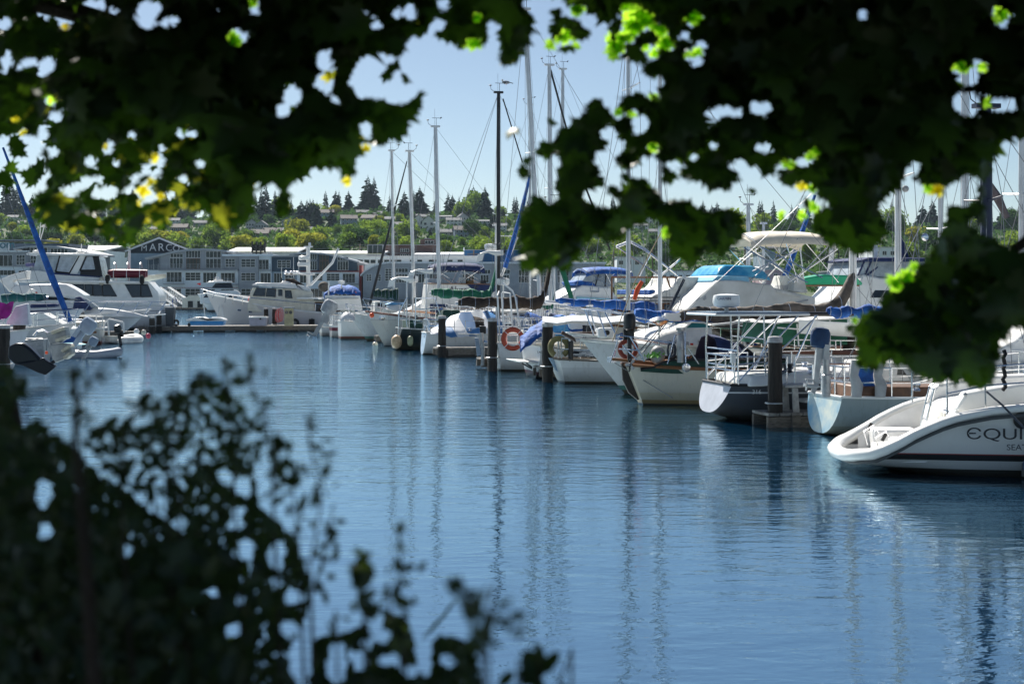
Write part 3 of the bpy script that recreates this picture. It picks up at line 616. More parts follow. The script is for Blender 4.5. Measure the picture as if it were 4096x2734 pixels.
# power poles and lines behind the roofs
for i, (u, v, Y) in enumerate([(672,960,300),(1440,975,330),(2610,1000,300),(2980,985,300),(1895,1000,285),(2455,1003,300)]):
    p = P(u, v, Y); zb = terr(p.x, Y); o = thing('power_pole', 'wooden power pole with crossarm standing '+['left of the flat roofed apartments','behind the dark lofts','above the white boat cabin roof','left of the beige bimini','in front of the bright blue warehouse','beside the white boxy house'][i], 'power pole', (p.x, Y, zb), 0, 'power poles along the shore')
    MB().tube([(0,0,0),(0,0,p.z-zb)], [.2,.14], 6).build('pole', DWOOD, o); MB().box((0,0,p.z-zb-.8),(2.6,.15,.15)).build('crossarm', DWOOD, o)
for i, (u0, v0, u1, v1, Y) in enumerate([(672,963,1440,978,300),(-200,985,672,963,300),(1440,978,2455,1006,310)]):
    a = P(u0, v0, Y); c = P(u1, v1, Y); b = MB()
    for dz in (0, .8): b.tube([lerp(a, c, t/16)+Vector((0,0,-dz-4*(t/16)*(1-t/16)*1.6)) for t in range(17)], .035, 4)
    tag(b.build('power_line', WIRE), ['sagging power line crossing above the apartments','sagging power line above the lettered warehouse','sagging power line above the arched hall'][i], 'power line')

# ------------------------------------------------------------------ docks and pilings
def dock(label, x0, y0, x1, y1, wd, zt=.42, name='floating_dock', group=None, th=.5):
    a = Vector((x0, y0, 0)); b_ = Vector((x1, y1, 0)); d = b_-a; L_ = d.length; an = math.atan2(d.y, d.x)
    o = thing(name, label, 'dock', a, an, group); n_ = max(3, int(L_/.25)); b = MB(); r = random.Random(int(L_*100))
    if n_ > 180: n_ = 180
    for i in range(n_): b.box(((i+.5)*L_/n_, r.uniform(-.01,.01), zt-.03), (L_/n_-.02, wd, .06))
    b.build('planking', DOCKW, o)
    b = MB()
    for s_ in (-1,1): b.box((L_/2, s_*(wd/2-.06), zt-.20), (L_, .1, .24))
    k = 0.6
    while k < L_:
        for s_ in (-1,1): b.box((k, s_*(wd/2+.03), zt-.20), (.18,.07,.3))
        k += 1.2
    b.build('fascia', DWOOD, o)
    b = MB(); k = .8
    while k < L_-.5: b.box((k+.3, 0, -.05), (1.5, wd-.3, .55)); k += 2.2
    b.build('float', BLACK, o); return o
def X(u, Y): return (u-2048)/FPX*Y
dock('weathered grey dock across the end of the fairway in front of the white trawler', X(540,101), 101, X(1310,104), 104, 2.6, .44)
dock('grey finger dock between the striped tarp boat and the life ring boat', X(1738,62), 62, X(1738,62)+9, 64.0, .95, .42, group=None)
dock('short grey finger dock below the outboard bracket left of the life ring', X(1915,52.5), 52.5, X(1915,52.5)+8, 54.4, .9, .40)
dock('grey finger dock under the swim platform beside the mustard buoy boat', X(2145,46.5), 46.5, X(2145,46.5)+8, 48.2, 1.0, .40)
dock('grey finger dock with wooden steps left of the light blue transom', X(3040,29.9), 29.9, X(3040,29.9)+9, 31.9, .9, .30)
dock('finger dock mostly hidden behind the white ketch', X(1500,80), 80, X(1500,80)+9, 82, .9, .4)
dock('long grey walkway that the right hand boats are moored along', 17.5, 22, -2.0, 98, 2.4, .44)
dock('long grey walkway at the far left behind the pilings', -24, 30, -34, 100, 2.4, .44)
dock('finger dock behind the white dinghy at left', X(560,88)-14, 84.5, X(560,88), 88, 1.0, .42)
dock('thin dark dock at the foot of the gangways on the far shore', X(560,232), 232, X(1000,232), 233, 3, .45)
def piling(label, u, vt, Y, r=.16, cap=True, tilt=0):
    p = P(u, vt, Y); o = thing('piling', label, 'piling', (p.x, Y, 0), rnd.uniform(0,6), 'timber pilings at the slips')
    q_ = random.Random(int(u)); n_ = 14; pr = [(-2.4, r*1.08)]+[(p.z*k/9, r*(1.06-.06*k/9)) for k in range(10)]
    b = MB(); vs = []
    for h_, rr in pr:
        for j in range(n_): t = 2*pi*j/n_; k_ = 1+.05*q_.uniform(-1,1)+.04*sin(j*2.4+u); vs.append((rr*k_*cos(t)+tilt*h_, rr*k_*sin(t), h_))
    fs = [(i*n_+j, i*n_+(j+1) % n_, (i+1)*n_+(j+1) % n_, (i+1)*n_+j) for i in range(len(pr)-1) for j in range(n_)]+[tuple((len(pr)-1)*n_+j for j in range(n_))]
    b.add(vs, fs).build('post', PILE, o)
    if cap: MB().lathe([(r*1.07,p.z-.09),(r*1.08,p.z+.01),(r*.95,p.z+.035),(.01,p.z+.045)], (tilt*p.z,0,0), 16).build('cap', CAP, o)
    b = MB(); b.torus((0,0,.5), r*1.35, .02, Matrix.Rotation(R(90), 3, 'X'), 14, 5); b.build('hoop', GALV, o); return o
for a in [('thick white capped piling beside the grey sloop and the wooden steps', 3100,1352,29.7,.145),('black piling with pale cap in front of the striped tarp boat', 1768,1265,61.5,.165),
    ('piling between the outboard bracket and the life ring', 1970,1275,50.6,.165),('pale capped piling left of the mustard buoy', 2190,1295,44.6,.165),('piling half hidden behind the outboard motor of the cream double ender', 2577,1318,42.5,.20),
    ('left of the two pilings in front of the trawler', 1064,1232,104.5,.16),('right piling of the pair in front of the trawler', 1098,1232,104,.17),
    ('squat white capped piling behind the grey outboards at far left', 77,1285,57,.24),('weathered piling behind the white capped one at left', 135,1270,70,.22),('pale topped piling right of the weathered one at left', 207,1262,75,.20),
    ('left piling near the bow of the sport cruiser', 608,1268,98,.19),('right piling near the bow of the sport cruiser', 636,1250,100,.18),('short piling by the trash bin on the fairway dock', 325,1245,88,.19),('dark piling cut by the left picture edge', 8,1302,46,.24),('piling behind the railings of the cruiser deck', 288,1250,86,.19),('black piling behind the brown hulled boat on the right', 3395,1330,36,.16),('low piling at the dock behind the dinghy', 655,1300,104,.15)]: piling(*a)
# things standing on the fairway dock
def at(u, Y, z=.45): return (X(u, Y), Y, z)
o = thing('trash_bin', 'dark grey wheeled trash bin standing on the fairway dock', 'bin', at(682,101)); MB().prism([(-.25,-.3,0),(.25,-.3,0),(.32,-.3,1.25),(-.32,-.3,1.25)], (0,.6,0)).build('body', mat('dark_grey_bin', (.06,.07,.08), .5), o, bevel=.02); MB().box((0,0,1.31),(.72,.7,.1)).build('lid', CAP, o, bevel=.03)
o = thing('dock_box', 'pale mauve dock box with white lid in front of the trawler hull', 'box', at(1034,101.3)); MB().prism([(-.58,-.35,0),(.58,-.35,0),(.62,-.35,.55),(-.62,-.35,.55)], (0,.7,0)).build('body', mat('mauve_fibreglass', (.36,.33,.38), .5), o, bevel=.03)
MB().prism([(-.68,-.42,.56),(.68,-.42,.56),(.62,-.42,.66),(-.62,-.42,.66)], (0,.84,0)).build('lid', WHITE, o, bevel=.02)
MB().box((.2,-.37,.5),(.12,.05,.14)).build('latch', BLACK, o)
o = thing('power_pedestal', 'yellowed power pedestal with two round meters on the fairway dock', 'pedestal', at(1156,101.6)); MB().box((0,0,.62),(.62,.4,1.24)).build('cabinet', mat('yellowed_cabinet', (.45,.38,.22), .6, c2=(.32,.27,.16)), o, bevel=.03); MB().box((0,-.02,1.29),(.72,.5,.1)).build('hood', GREYP, o)
for s_ in (-1,1): MB().lathe([(.12,-.24),(.12,-.2),(.12,-.19)], (s_*.15,0,.95), 12, 'y').build('meter', GLASS, o)
o = thing('hose_coil', 'coiled pinkish red hose hanging beside the right trawler piling', 'hose', at(1114,103.2,.5)); b = MB()
for k in range(6): b.torus((.05*k-.1, .04*k, .6+.02*k), .18+.02*(k%3), .022, Matrix.Diagonal((.75,1,2.3)), 16, 5)
b.build('coil', mat('pink_red_hose', (.45,.10,.10), .5), o); MB().box((0,.15,1.08),(.3,.1,.06)).build('hook', GALV, o)
o = thing('hand_cart', 'small dark wheeled cart with blue handle beside the trash bin', 'cart', at(702,101)); MB().torus((.05,0,.22), .16, .08, None, 14, 6).build('wheel', RUB, o); MB().tube([(-.15,0,.1),(-.2,0,1.9),(-.05,0,2.05),(.1,0,1.7)], .03).build('handle', BLUEC, o); MB().box((-.05,0,.12),(.5,.4,.06)).build('tray', GALV, o)
# gangways on the far shore
for i, (ua, va, ub, vb, lab) in enumerate([(634,1178,700,1226,'left white railed gangway sloping down to the far dock'),(672,1178,737,1222,'right white railed gangway sloping down to the far dock')]):
    Yg = 240+i*2; a = P(ua, va, Yg); c = P(ub, vb, Yg-6); o = thing('gangway', lab, 'gangway', (a.x, Yg, a.z), 0, None); b = MB(); f = MB()
    for y_ in (0, 1.3):
        A_ = a+Vector((0,y_,0)); C_ = c+Vector((0,y_,0)); up = Vector((0,0,1.3)); b.tube([A_+up, C_+up], .07); b.tube([A_, C_], .09)
        for k in range(9): b.tube([lerp(A_, C_, k/8), lerp(A_, C_, k/8)+up], .045); 
        for k in range(8): b.tube([lerp(A_, C_, k/8)+up*.05, lerp(A_, C_, (k+1)/8)+up*.95], .03)
    b.build('railing', TRIM, o, True); f.add([a, c, c+Vector((0,1.3,0)), a+Vector((0,1.3,0))], [(0,1,2,3)]).build('walkway', GALV, o, True)
# ------------------------------------------------------------------ boats
ALLB = []
class Boat:
    """local frame: x from stern (0) to bow (L), y across, z up from the water"""
    def __init__(s, name, label, cat, u, Y, ang, bow_at=False, L=9.0, group=None):
        p = P(u, VH, Y); a = R(ang); s.ang = a; s.a = Vector((cos(a), sin(a), 0)); s.n = Vector((-sin(a), cos(a), 0))
        s.p0 = Vector((p.x, Y, 0)) - (s.a*L if bow_at else Vector((0,0,0)))
        s.L = L; s.near = -1 if s.n.y > 0 else 1
        s.o = thing(name, label, cat, s.p0, a, group); ALLB.append(s)
    def p(s, u, v, yn=0.0):
        """photo pixel -> local point on the fore-and-aft plane yn metres towards the viewer from the centreline"""
        yl = yn*s.near; d = Vector(((u-2048)/FPX, 1, 0)); k = (s.p0.dot(s.n)+yl)/d.dot(s.n); q = d*k - s.p0
        return Vector((q.dot(s.a), yl, HC-(v-VH)/FPX*k))
    def depth(s, x): return (s.p0+s.a*x).y
    # --- hull
    def hull(s, B, sheer, m, bo=.9, so=.3, tw=.7, draft=.35, kz0=-.1, full=2.1, deckm=None, trm=None, rail=WHITE, railr=.03, ns=20, nk=9, name='hull', deckdrop=.06, p=None, x0=0.0, L=None):
        L = L or s.L; s.B = B
        q0, q1, q2 = sheer
        def zs(t): # quadratic through three points
            return q0*(2*(t-.5)*(t-1)) + q1*(-4*t*(t-1)) + q2*(2*t*(t-.5))
        def hb(t):
            if t < .45: return B/2*(tw+(1-tw)*sin(pi/2*t/.45))
            k = (t-.45)/.55; return B/2*max(0.0, (1-k**full))**.85
        def kz(t):
            z = -draft
            if t < .4: z += (kz0+draft)*(1-t/.4)**2
            if t > .7: z += (draft-.03)*((t-.7)/.3)**2
            return z
        def pt(t, f):   # f: 0 sheer .. 1 keel
            ph = f*pi/2; z = zs(t)+(kz(t)-zs(t))*sin(ph)**1.15
            e = lerp(.55, 1.25, max(0, (t-.45)/.55)) if t > .45 else lerp(.75, .55, t/.45)
            y = hb(t)*max(0, cos(ph))**e
            zz = max(-.3, z/max(zs(t), .1)); x = so+t*(L-so-bo)+bo*(t**2.5)*zz - so*((1-t)**2.5)*zz
            return Vector((x0+x, y, z))
        s.pt = pt; s.zs = zs; s.hb = hb
        b = MB(); rows = []
        for i in range(ns+1):
            t = (i/ns)**.9; r_ = [pt(t, j/nk) for j in range(nk+1)]; rows.append([Vector((q.x,-q.y,q.z)) for q in r_]+[q for q in reversed(r_[:-1])])
        b.sheet(rows); par = p or s.o
        h = b.build(name, m, par, sharp=50); s.hullo = h
        tr = MB(); ring = rows[0]; c = len(ring); cen = Vector((ring[0].x*.5+ring[c//2].x*.5, 0, (ring[0].z+ring[c//2].z)/2))
        tr.add(ring+[cen], [(k, k+1, c) for k in range(c-1)]+[(c-1, 0, c)]); tr.build('transom', trm or m, par, smooth=False)
        dk = MB(); g = []
        for i in range(ns+1):
            t = (i/ns)**.9; q = pt(t, 0); y = max(.005, q.y-.02); g.append([Vector((q.x, k*y, q.z-deckdrop+.05*(1-k*k)*min(1, y))) for k in (-1,-.5,0,.5,1)])
        dk.sheet(g).build('deck', deckm or DECK, par)
        if rail:
            rl = MB()
            for sg in (-1, 1): rl.tube([Vector((q.x, q.y*sg, q.z+.005)) for q in [pt((i/ns)**.9, 0) for i in range(ns+1)]], railr, 6)
            q = pt(0, 0); rl.tube([(q.x,-q.y,q.z),(q.x,q.y,q.z)], railr, 6)
            rl.build('rub_rail', rail, par)
        return h
    def ed(s, t, sg=1, dz=0.0, ins=.06):
        q = s.pt(t, 0); return Vector((q.x, sg*max(0, q.y-ins), q.z+dz))
    def rails(s, t0=.04, t1=.97, h=.62, n=7, m=None, lines=2, r=.016, pulpit=True, pushpit=True, sides=(-1,1)):
        st = MB(); ln = MB()
        for sg in sides:
            for i in range(n+1):
                t = lerp(t0, t1, i/n); st.tube([s.ed(t, sg), s.ed(t, sg, h)], r, 5)
            for k in range(lines): ln.tube([s.ed(lerp(t0, t1, i/14), sg, h*(k+1)/lines) for i in range(15)], r*.55, 4)
        st.add(ln.v, ln.f).build('railing', m or STEEL, s.o)
        if pulpit:
            b = MB()
            for hh in (h, h*.5):
                b.tube([s.ed(.84, -1, hh), s.ed(.93, -1, hh), s.ed(.999, 0, hh+.04)+Vector((.15,0,0)), s.ed(.93, 1, hh), s.ed(.84, 1, hh)], r*1.15, 6)
            for sg in (-1,1):
                for t in (.84,.93): b.tube([s.ed(t, sg), s.ed(t, sg, h)], r*1.15, 6)
            b.tube([s.ed(.985,0), s.ed(.999,0,h)+Vector((.15,0,0))], r*1.15, 6); b.build('pulpit', m or STEEL, s.o)
        if pushpit:
            b = MB()
            for hh in (h, h*.5): b.tube([s.ed(.14,-1,hh), s.ed(.01,-1,hh), s.ed(.01,1,hh), s.ed(.14,1,hh)], r*1.15, 6)
            for sg in (-1,1):
                for t in (.01,.14): b.tube([s.ed(t, sg), s.ed(t, sg, h)], r*1.15, 6)
            for yy in (-.3,.3): b.tube([s.ed(.01,0)+Vector((0,yy,0)), s.ed(.01,0,h)+Vector((0,yy,0))], r, 6)
            b.build('pushpit', m or STEEL, s.o)
    # --- solids traced on the near side
    def slab(s, name, m, pts, wb, wt=None, parent=None, zb=None, bevel=.03, off=0.0):
        """pts [(u,v)] outline of the near side; half width wb at the lowest point, wt at the highest"""
        wt = wb if wt is None else wt; w_ = (wb+wt)/2; q = [s.p(u, v, w_) for u, v in pts]
        z0 = min(p.z for p in q); z1 = max(p.z for p in q); s.tp = (z0, wb, z1, wt)
        q = [s.p(u, v, s.wz(p.z)) for (u, v), p in zip(pts, q)]
        n = len(q); vs = [Vector((p.x, s.wz(p.z), p.z)) for p in q]+[Vector((p.x, -s.wz(p.z), p.z)) for p in q]
        b = MB().add(vs, [tuple(range(n)), tuple(range(n, 2*n))[::-1]]+[(i, (i+1) % n, n+(i+1) % n, n+i) for i in range(n)])
        return b.build(name, m, parent or s.o, bevel=bevel)
    def wz(s, z, tp=None):
        z0, a, z1, b = tp or s.tp; t = min(1, max(0, (z-z0)/max(1e-6, z1-z0))); return lerp(a, b, t)
    def lslab(s, name, m, xz, wb, wt=None, parent=None, bevel=.03):
        """the same from local (x, z) points"""
        wt = wb if wt is None else wt; z0 = min(z for x, z in xz); z1 = max(z for x, z in xz); s.tp = (z0, wb, z1, wt); n = len(xz)
        vs = [Vector((x, s.wz(z), z)) for x, z in xz]+[Vector((x, -s.wz(z), z)) for x, z in xz]
        return MB().add(vs, [tuple(range(n)), tuple(range(n, 2*n))[::-1]]+[(i, (i+1) % n, n+(i+1) % n, n+i) for i in range(n)]).build(name, m, parent or s.o, bevel=bevel)
    def panes(s, pts, m=None, parent=None, name='window', tp=None, out=.012, both=True, frame=None, fr=.02):
        """one window: pane outline in pixels on the near side, mirrored on the far side"""
        tp = tp or s.tp; w0 = (tp[1]+tp[3])/2; q = [s.p(u, v, w0) for u, v in pts]; q = [s.p(u, v, s.wz(p.z, tp)) for (u, v), p in zip(pts, q)]
        return s._pane([(p.x, p.z) for p in q], m, parent, name, tp, out, both, frame, fr)
    def _pane(s, xz, m, parent, name, tp, out, both, frame, fr):
        n = len(xz); o = None
        for sg in ((s.near, -s.near) if both else (s.near,)):
            b = MB(); A = [Vector((x, sg*(s.wz(z, tp)-.03), z)) for x, z in xz]; C = [Vector((x, sg*(s.wz(z, tp)+out), z)) for x, z in xz]
            b.add(A+C, [tuple(range(n)), tuple(range(n, 2*n))]+[(i, (i+1) % n, n+(i+1) % n, n+i) for i in range(n)])
            o = b.build(name, m or GLASS, parent or s.o)
            if frame:
                f = MB(); f.tube(C+[C[0]], fr, 5); f.build('frame', frame, o)
        return o
    def T(s, name, lines, r, m, parent=None, n=6):
        """tubes through pixel points [(u,v,yn)...]; one object"""
        b = MB()
        for l in lines: b.tube([s.p(*q) for q in l], r, n)
        return b.build(name, m, parent or s.o)
    def TL(s, name, lines, r, m, parent=None, n=6):
        b = MB()
        for l in lines: b.tube(l, r, n)
        return b.build(name, m, parent or s.o)
    def mast(s, u, vt, vb, r=.075, m=ALU, spr=(.55,), u2=None, stays=True, wind=True, sw=.9, back=True, x=None, fur=None, tipr=.8, shroud_r=.007):
        a = s.p(u2 if u2 is not None else u, vb); t = s.p(u, vt); a.y = t.y = 0; s.mt = t; s.mb = a; d = t-a
        b = MB(); b.tube([a, lerp(a, t, .6), lerp(a, t, .95), t], [r, r, r*.9, r*tipr], 10)
        mo = b.build('mast', m, s.o)
        MB().box(t+Vector((0,0,.03)), (r*4.5,r*1.8,.09)).build('masthead', BLACK if m is DMAST else m, mo)
        if wind:
            b = MB(); b.tube([t+Vector((.05,0,0)), t+Vector((.05,0,.45))], .012, 4); b.box(t+Vector((.05,0,.45)), (.42,.015,.02)); b.prism([t+Vector((.26,0,.40)), t+Vector((.36,0,.5)), t+Vector((.26,0,.5))], (0,.01,0)); b.tube([t+Vector((-.12,0,0)), t+Vector((-.35,0,.16)), t+Vector((-.38,0,.32))], .012, 4); b.ell(t+Vector((-.38,0,.34)), (.07,.07,.03), 8, 5)
            b.tube([t+Vector((-.02,.05,0)), t+Vector((-.02,.05,.9))], .006, 4)
            b.build('wind_vane', BLACK, mo)
        sh = MB(); hbm = getattr(s, 'B', 2.6)/2*.92; dk = a.z
        zc = s.zs(.5) if hasattr(s, 'zs') else a.z
        for k in spr:
            c = lerp(a, t, k); b = MB()
            for sg in (-1,1): b.tube([c, c+Vector((-.08, sg*sw*(1.05-.35*k), .06))], [.035,.02], 6)
            b.build('spreader', m, mo)
        if stays:
            for hx, hy in ((.16,.05),(-.13,-.05),(.05,.13)): sh.tube([t+Vector((hx*.6,hy,0)), a+Vector((hx*1.6,hy*2,0))], shroud_r*.8, 4)
            for sg in (-1,1):
                prev = t-Vector((0,0,.1))
                for k in sorted(spr, reverse=True):
                    c = lerp(a, t, k)+Vector((-.08, sg*sw*(1.05-.35*k), .06)); sh.tube([prev, c], shroud_r, 4); prev = c
                sh.tube([prev, (a.x-.05, sg*hbm, zc)], shroud_r, 4)
                if spr:
                    c = lerp(a, t, spr[0]); sh.tube([c, (a.x+.5, sg*hbm*.97, zc)], shroud_r, 4); sh.tube([c, (a.x-.6, sg*hbm*.97, zc)], shroud_r, 4)
            if hasattr(s, 'pt'):
                bow = s.ed(.99, 0); st = s.ed(.01, 0)
                sh.tube([t, bow], shroud_r*1.2, 4)
                if back: sh.tube([t, st], shroud_r*1.2, 4)
                if fur:
                    f = MB(); p0 = lerp(t, bow, .06); p1 = lerp(t, bow, .95); n_ = 16; f.tube([lerp(p0, p1, k/n_) for k in range(n_+1)], [fur[1]*(.35+.65*min(1, 1.3*k/n_)) for k in range(n_+1)], 8); f.build('furled_jib', fur[0], s.o)
            sh.build('shroud', WIRE, s.o)
        return mo
    def boom(s, u, v0, uend, v1, cover, r=.10, name='sail_cover', bare=.0, rise=.9, m=ALU, wav=1.0):
        """v0 at the mast, v1 at the outer end"""
        a = s.p(u, v0); e = s.p(uend, v1); a.y = e.y = 0
        d = e-a; MB().tube([a, e+d*.03], .055, 8).build('boom', m, s.o)
        q = random.Random(int(u+v0)); b = MB(); n_ = 34; pts = []; rs = []
        e2 = lerp(a, e, 1-bare)
        for k in range(n_+1):
            t = k/n_; c = lerp(a, e2, t)+Vector((0, .02*sin(t*31), .07+ (rise*max(0, 1-t/.12)**1.5 if t < .12 else 0) + .02*wav*sin(t*23+u)))
            pts.append(c); rs.append(r*(1.15-.45*t)*(1+.12*wav*sin(t*17+q.random())+.08*q.uniform(-1,1)) * (.75 if k in (0, n_) else 1))
        nn = 12; vs = []
        for c, rr in zip(pts, rs):
            for j in range(nn): th = 2*pi*j/nn; k2 = 1+.10*wav*q.uniform(-1,1); vs.append(c+Vector((0, cos(th)*rr*.85*k2, sin(th)*rr*1.25*k2-.03)))
        b.add(vs, [(i*nn+j, i*nn+(j+1) % nn, (i+1)*nn+(j+1) % nn, (i+1)*nn+j) for i in range(n_) for j in range(nn)]+[tuple(range(nn)), tuple(n_*nn+j for j in range(nn))])
        o = b.build(name, cover, s.o, sharp=80)
        b = MB()
        for k in range(3, n_, 5): b.torus(pts[k]+Vector((0,0,-.03)), rs[k]*1.16, .008, Matrix.Rotation(R(90), 3, 'Z'), 12, 4)
        b.build('sail_tie', ROPE, o); return o
    def bimini(s, x0, x1, z, hw, m, zdeck, crown=.16, name='bimini', legs=True, slope=0.0, fm=None, th=.03, valance=.10):
        n = 8; g = []
        for i in range(n+1):
            t = i/n; x = lerp(x0, x1, t); g.append([Vector((x, y*hw, z+slope*t+crown*(1-y*y)+.06*sin(pi*t)-(valance if abs(y) > .99 else 0)-(valance*.8 if i in (0, n) else 0)-.03*abs(sin(t*3*pi)))) for y in (-1,-.94,-.6,-.2,.2,.6,.94,1)])
        o = MB().sheet(g, th).build(name, m, s.o, sharp=70)
        if legs:
            b = MB(); xm = (x0+x1)/2
            for sg in (-1,1):
                y = sg*hw*.96; f = Vector((xm, y, zdeck))
                b.tube([f, Vector((x0+.05, y, z-.02))], .018, 6); b.tube([f, Vector((x1-.05, y, z+slope-.02))], .018, 6); b.tube([f+Vector((-.15,0,0)), Vector((lerp(x0, x1, .6), y, z+slope*.6-.02))], .018, 6)
                b.tube([Vector((x0-.1, y, zdeck)), Vector((lerp(x0, x1, .4), y, z))], .014, 6); b.tube([Vector((x1+.1, y, zdeck)), Vector((lerp(x0, x1, .45), y, z))], .014, 6)
            for xx in (x0+.05, xm, x1-.05): b.tube([(xx,-hw*.96,z-.03),(xx,-hw*.4,z+crown*.85-.04),(xx,hw*.4,z+crown*.85-.04),(xx,hw*.96,z-.03)], .018, 6)
            b.build('bimini_frame', fm or STEEL, o)
        return o
    def trunk(s, x0, x1, h, hw, m=None, nw=3, wm=None, z=None, rake=.5):
        zz = s.zs((x0+x1)/2/s.L)-.05 if z is None else z
        o = s.lslab('cabin_trunk', m or WHITE, [(x0,zz),(x1,zz-.0),(x1-rake,zz+h*.8),(x0+.25,zz+h),(x0,zz+h)], hw, hw*.84, bevel=.04)
        for k in range(nw):
            xa = lerp(x0+.4, x1-rake-.3, k/nw)+.08; xb = lerp(x0+.4, x1-rake-.3, (k+1)/nw)-.12
            s._pane([(xa,zz+h*.35),(xb,zz+h*.35),(xb-.04,zz+h*.66),(xa+.04,zz+h*.68)], wm or GLASS, o, 'window', s.tp, .012, True, None, .02)
        b = MB(); b.box(((x0+x1)/2-.3,0,zz+h+.03),(.6,.55,.06)); b.build('hatch', SMOKE, o, bevel=.015); return o
    def radome(s, c, r=.28, m=None, txt=None, post=None, h=None):
        h = h or r*.62; pr = [(r*.55,-h*.62),(r*.9,-h*.5),(r,-h*.2),(r,h*.15),(r*.93,h*.42),(r*.5,h*.52),(.01,h*.54)]
        o = MB().lathe(pr, c, 20).build('radar_dome', m or WHITE, s.o)
        if post: MB().tube([post, Vector(c)-Vector((0,0,h*.6))], [.05,.05], 8).build('radar_post', WHITE, o)
        return o
    def lettering(s, body, u, v, size, yn, m, sx=1.0, shear=0.0, parent=None, tilt=0.0, name='lettering', mirror=False):
        """text on the side facing the viewer, reading left to right in the picture"""
        c = s.p(u, v, yn); rz = 0 if s.near < 0 else pi
        rot = Matrix.Rotation(rz, 3, 'Z') @ Matrix.Rotation(R(90)+tilt, 3, 'X')
        return text(name, body, size, m, parent or s.o, c, rot, .003, sx, shear)
def fender(label, u, v, Y, r, h, m, name='fender', cat='fender', ball=False, ends=BLUEC):
    p = P(u, v, Y); o = thing(name, label, cat, p, rnd.uniform(0, 1))
    if ball: MB().ell((0,0,0), (r,r,r*1.08), 16, 12).build('buoy', m, o); MB().tube([(0,0,r),(0,0,r*1.3)], r*.2, 8).build('eye', ends, o)
    else:
        MB().lathe([(r*.2,-h/2),(r*.7,-h/2+r*.3),(r*.97,-h/2+r*.8),(r,0),(r*.97,h/2-r*.8),(r*.7,h/2-r*.3),(r*.2,h/2)], (0,0,0), 14).build('bladder', m, o)
    MB().tube([(0,0,h/2),(.02,0,h/2+.45)], .012, 5).build('line', DROPE, o); return o
def outboard(label, loc, rz, sc=1.0, cm=None, lm=None, tilt=0.0, covered=None, parent=None, name='outboard_motor'):
    o = thing(name, label, 'outboard motor', loc, rz); T_ = Matrix.Rotation(tilt, 3, 'Y')
    def tf(b): b.v = [tuple(T_ @ (Vector(p)*sc)) for p in b.v]; return b
    tf(MB().lathe([(.10,.0),(.17,.05),(.19,.2),(.185,.36),(.14,.45),(.02,.48)], (0,0,.05), 14, 'z', Matrix.Diagonal((1.25,.85,1)))).build('cowling', covered or cm or BLACK, o)
    b = MB(); b.prism([(-.07,-.05,.1),(.09,-.05,.1),(.06,-.05,-.72),(-.05,-.05,-.72)], (0,.1,0)); b.prism([(-.24,-.02,-.68),(.1,-.02,-.66),(.13,-.02,-.72),(-.24,-.02,-.72)], (0,.04,0)); b.prism([(-.02,-.02,-.72),(.10,-.02,-.72),(.02,-.02,-1.02),(-.08,-.02,-.95)], (0,.04,0)); b.tube([(-.2,0,-.82),(.02,0,-.82),(.14,0,-.82)], [.05,.06,.01], 8)
    tf(b).build('leg', lm or GREYP, o, bevel=.01)
    b = MB()
    for k in range(3): a = 2*pi*k/3; d = Vector((0,cos(a),sin(a))); c = Vector((-.22,0,-.82)); e = Vector((0,-d.z,d.y)); b.prism([c, c+d*.12+e*.05, c+d*.15, c+d*.12-e*.05], (.015,0,0))
    tf(b).build('propeller', GALV, o); b = MB().box((.14,0,-.02),(.12,.28,.34)); tf(b).build('clamp_bracket', lm or BLACK, o); return o

HW_ = (.74,.74,.72)
# ---- 1. near white sailboat with open scoop stern (right edge)
b = Boat('sailboat', 'big white sailboat with open scoop stern and black name lettering at the right edge', 'sailboat', 3412, 22.9, -4.0, L=10.5)
PT1 = paint('near_hull_paint', [(-9,(.02,.02,.022)),(.02,(.02,.02,.022)),(.10,(.58,.58,.57)),(.25,(.012,.013,.016)),(.340,(.30,.05,.05)),(.358,(.62,.62,.61)),(1.065,(.30,.03,.03)),(1.085,(.62,.62,.61))], grime=.1)
B1 = 3.1; L1 = 10.5
def z1(x): return pl(x, [(0,.25),(.15,.29),(.4,.42),(.75,.64),(1.2,.85),(1.75,.98),(2.5,1.06),(4,1.14),(10.5,1.42)])
def hb1(x): return (B1/2)*pl(x, [(0,.56),(.12,.70),(.35,.78),(1,.86),(2,.93),(4,1),(6.5,.92),(9,.5),(10.4,.03)])
xs = [0,.06,.15,.3,.5,.7,.9,1.1,1.3,1.5,1.8,2.2,2.7,3.2,4,5,6.5,8,9.3,10.4]
def sec1(x, f):
    z0 = pl(x, [(0,.12),(.3,.08),(.75,-.02),(1.5,-.25),(4,-.5),(8,-.35),(10.4,-.05)]); z = z1(x)+(z0-z1(x))*sin(f*pi/2)**1.3; return Vector((x, hb1(x)*max(0, cos(f*pi/2))**.5, z))
rows = []
for x in xs: r_ = [sec1(x, j/10) for j in range(11)]; rows.append([Vector((q.x,-q.y,q.z)) for q in r_]+list(reversed(r_[:-1])))
MB().sheet(rows).build('hull', PT1, b.o, sharp=60)
tr = rows[0]; MB().add(tr+[Vector((-.12,0,.10))], [(k,k+1,len(tr)) for k in range(len(tr)-1)]).build('transom', WHITE, b.o)
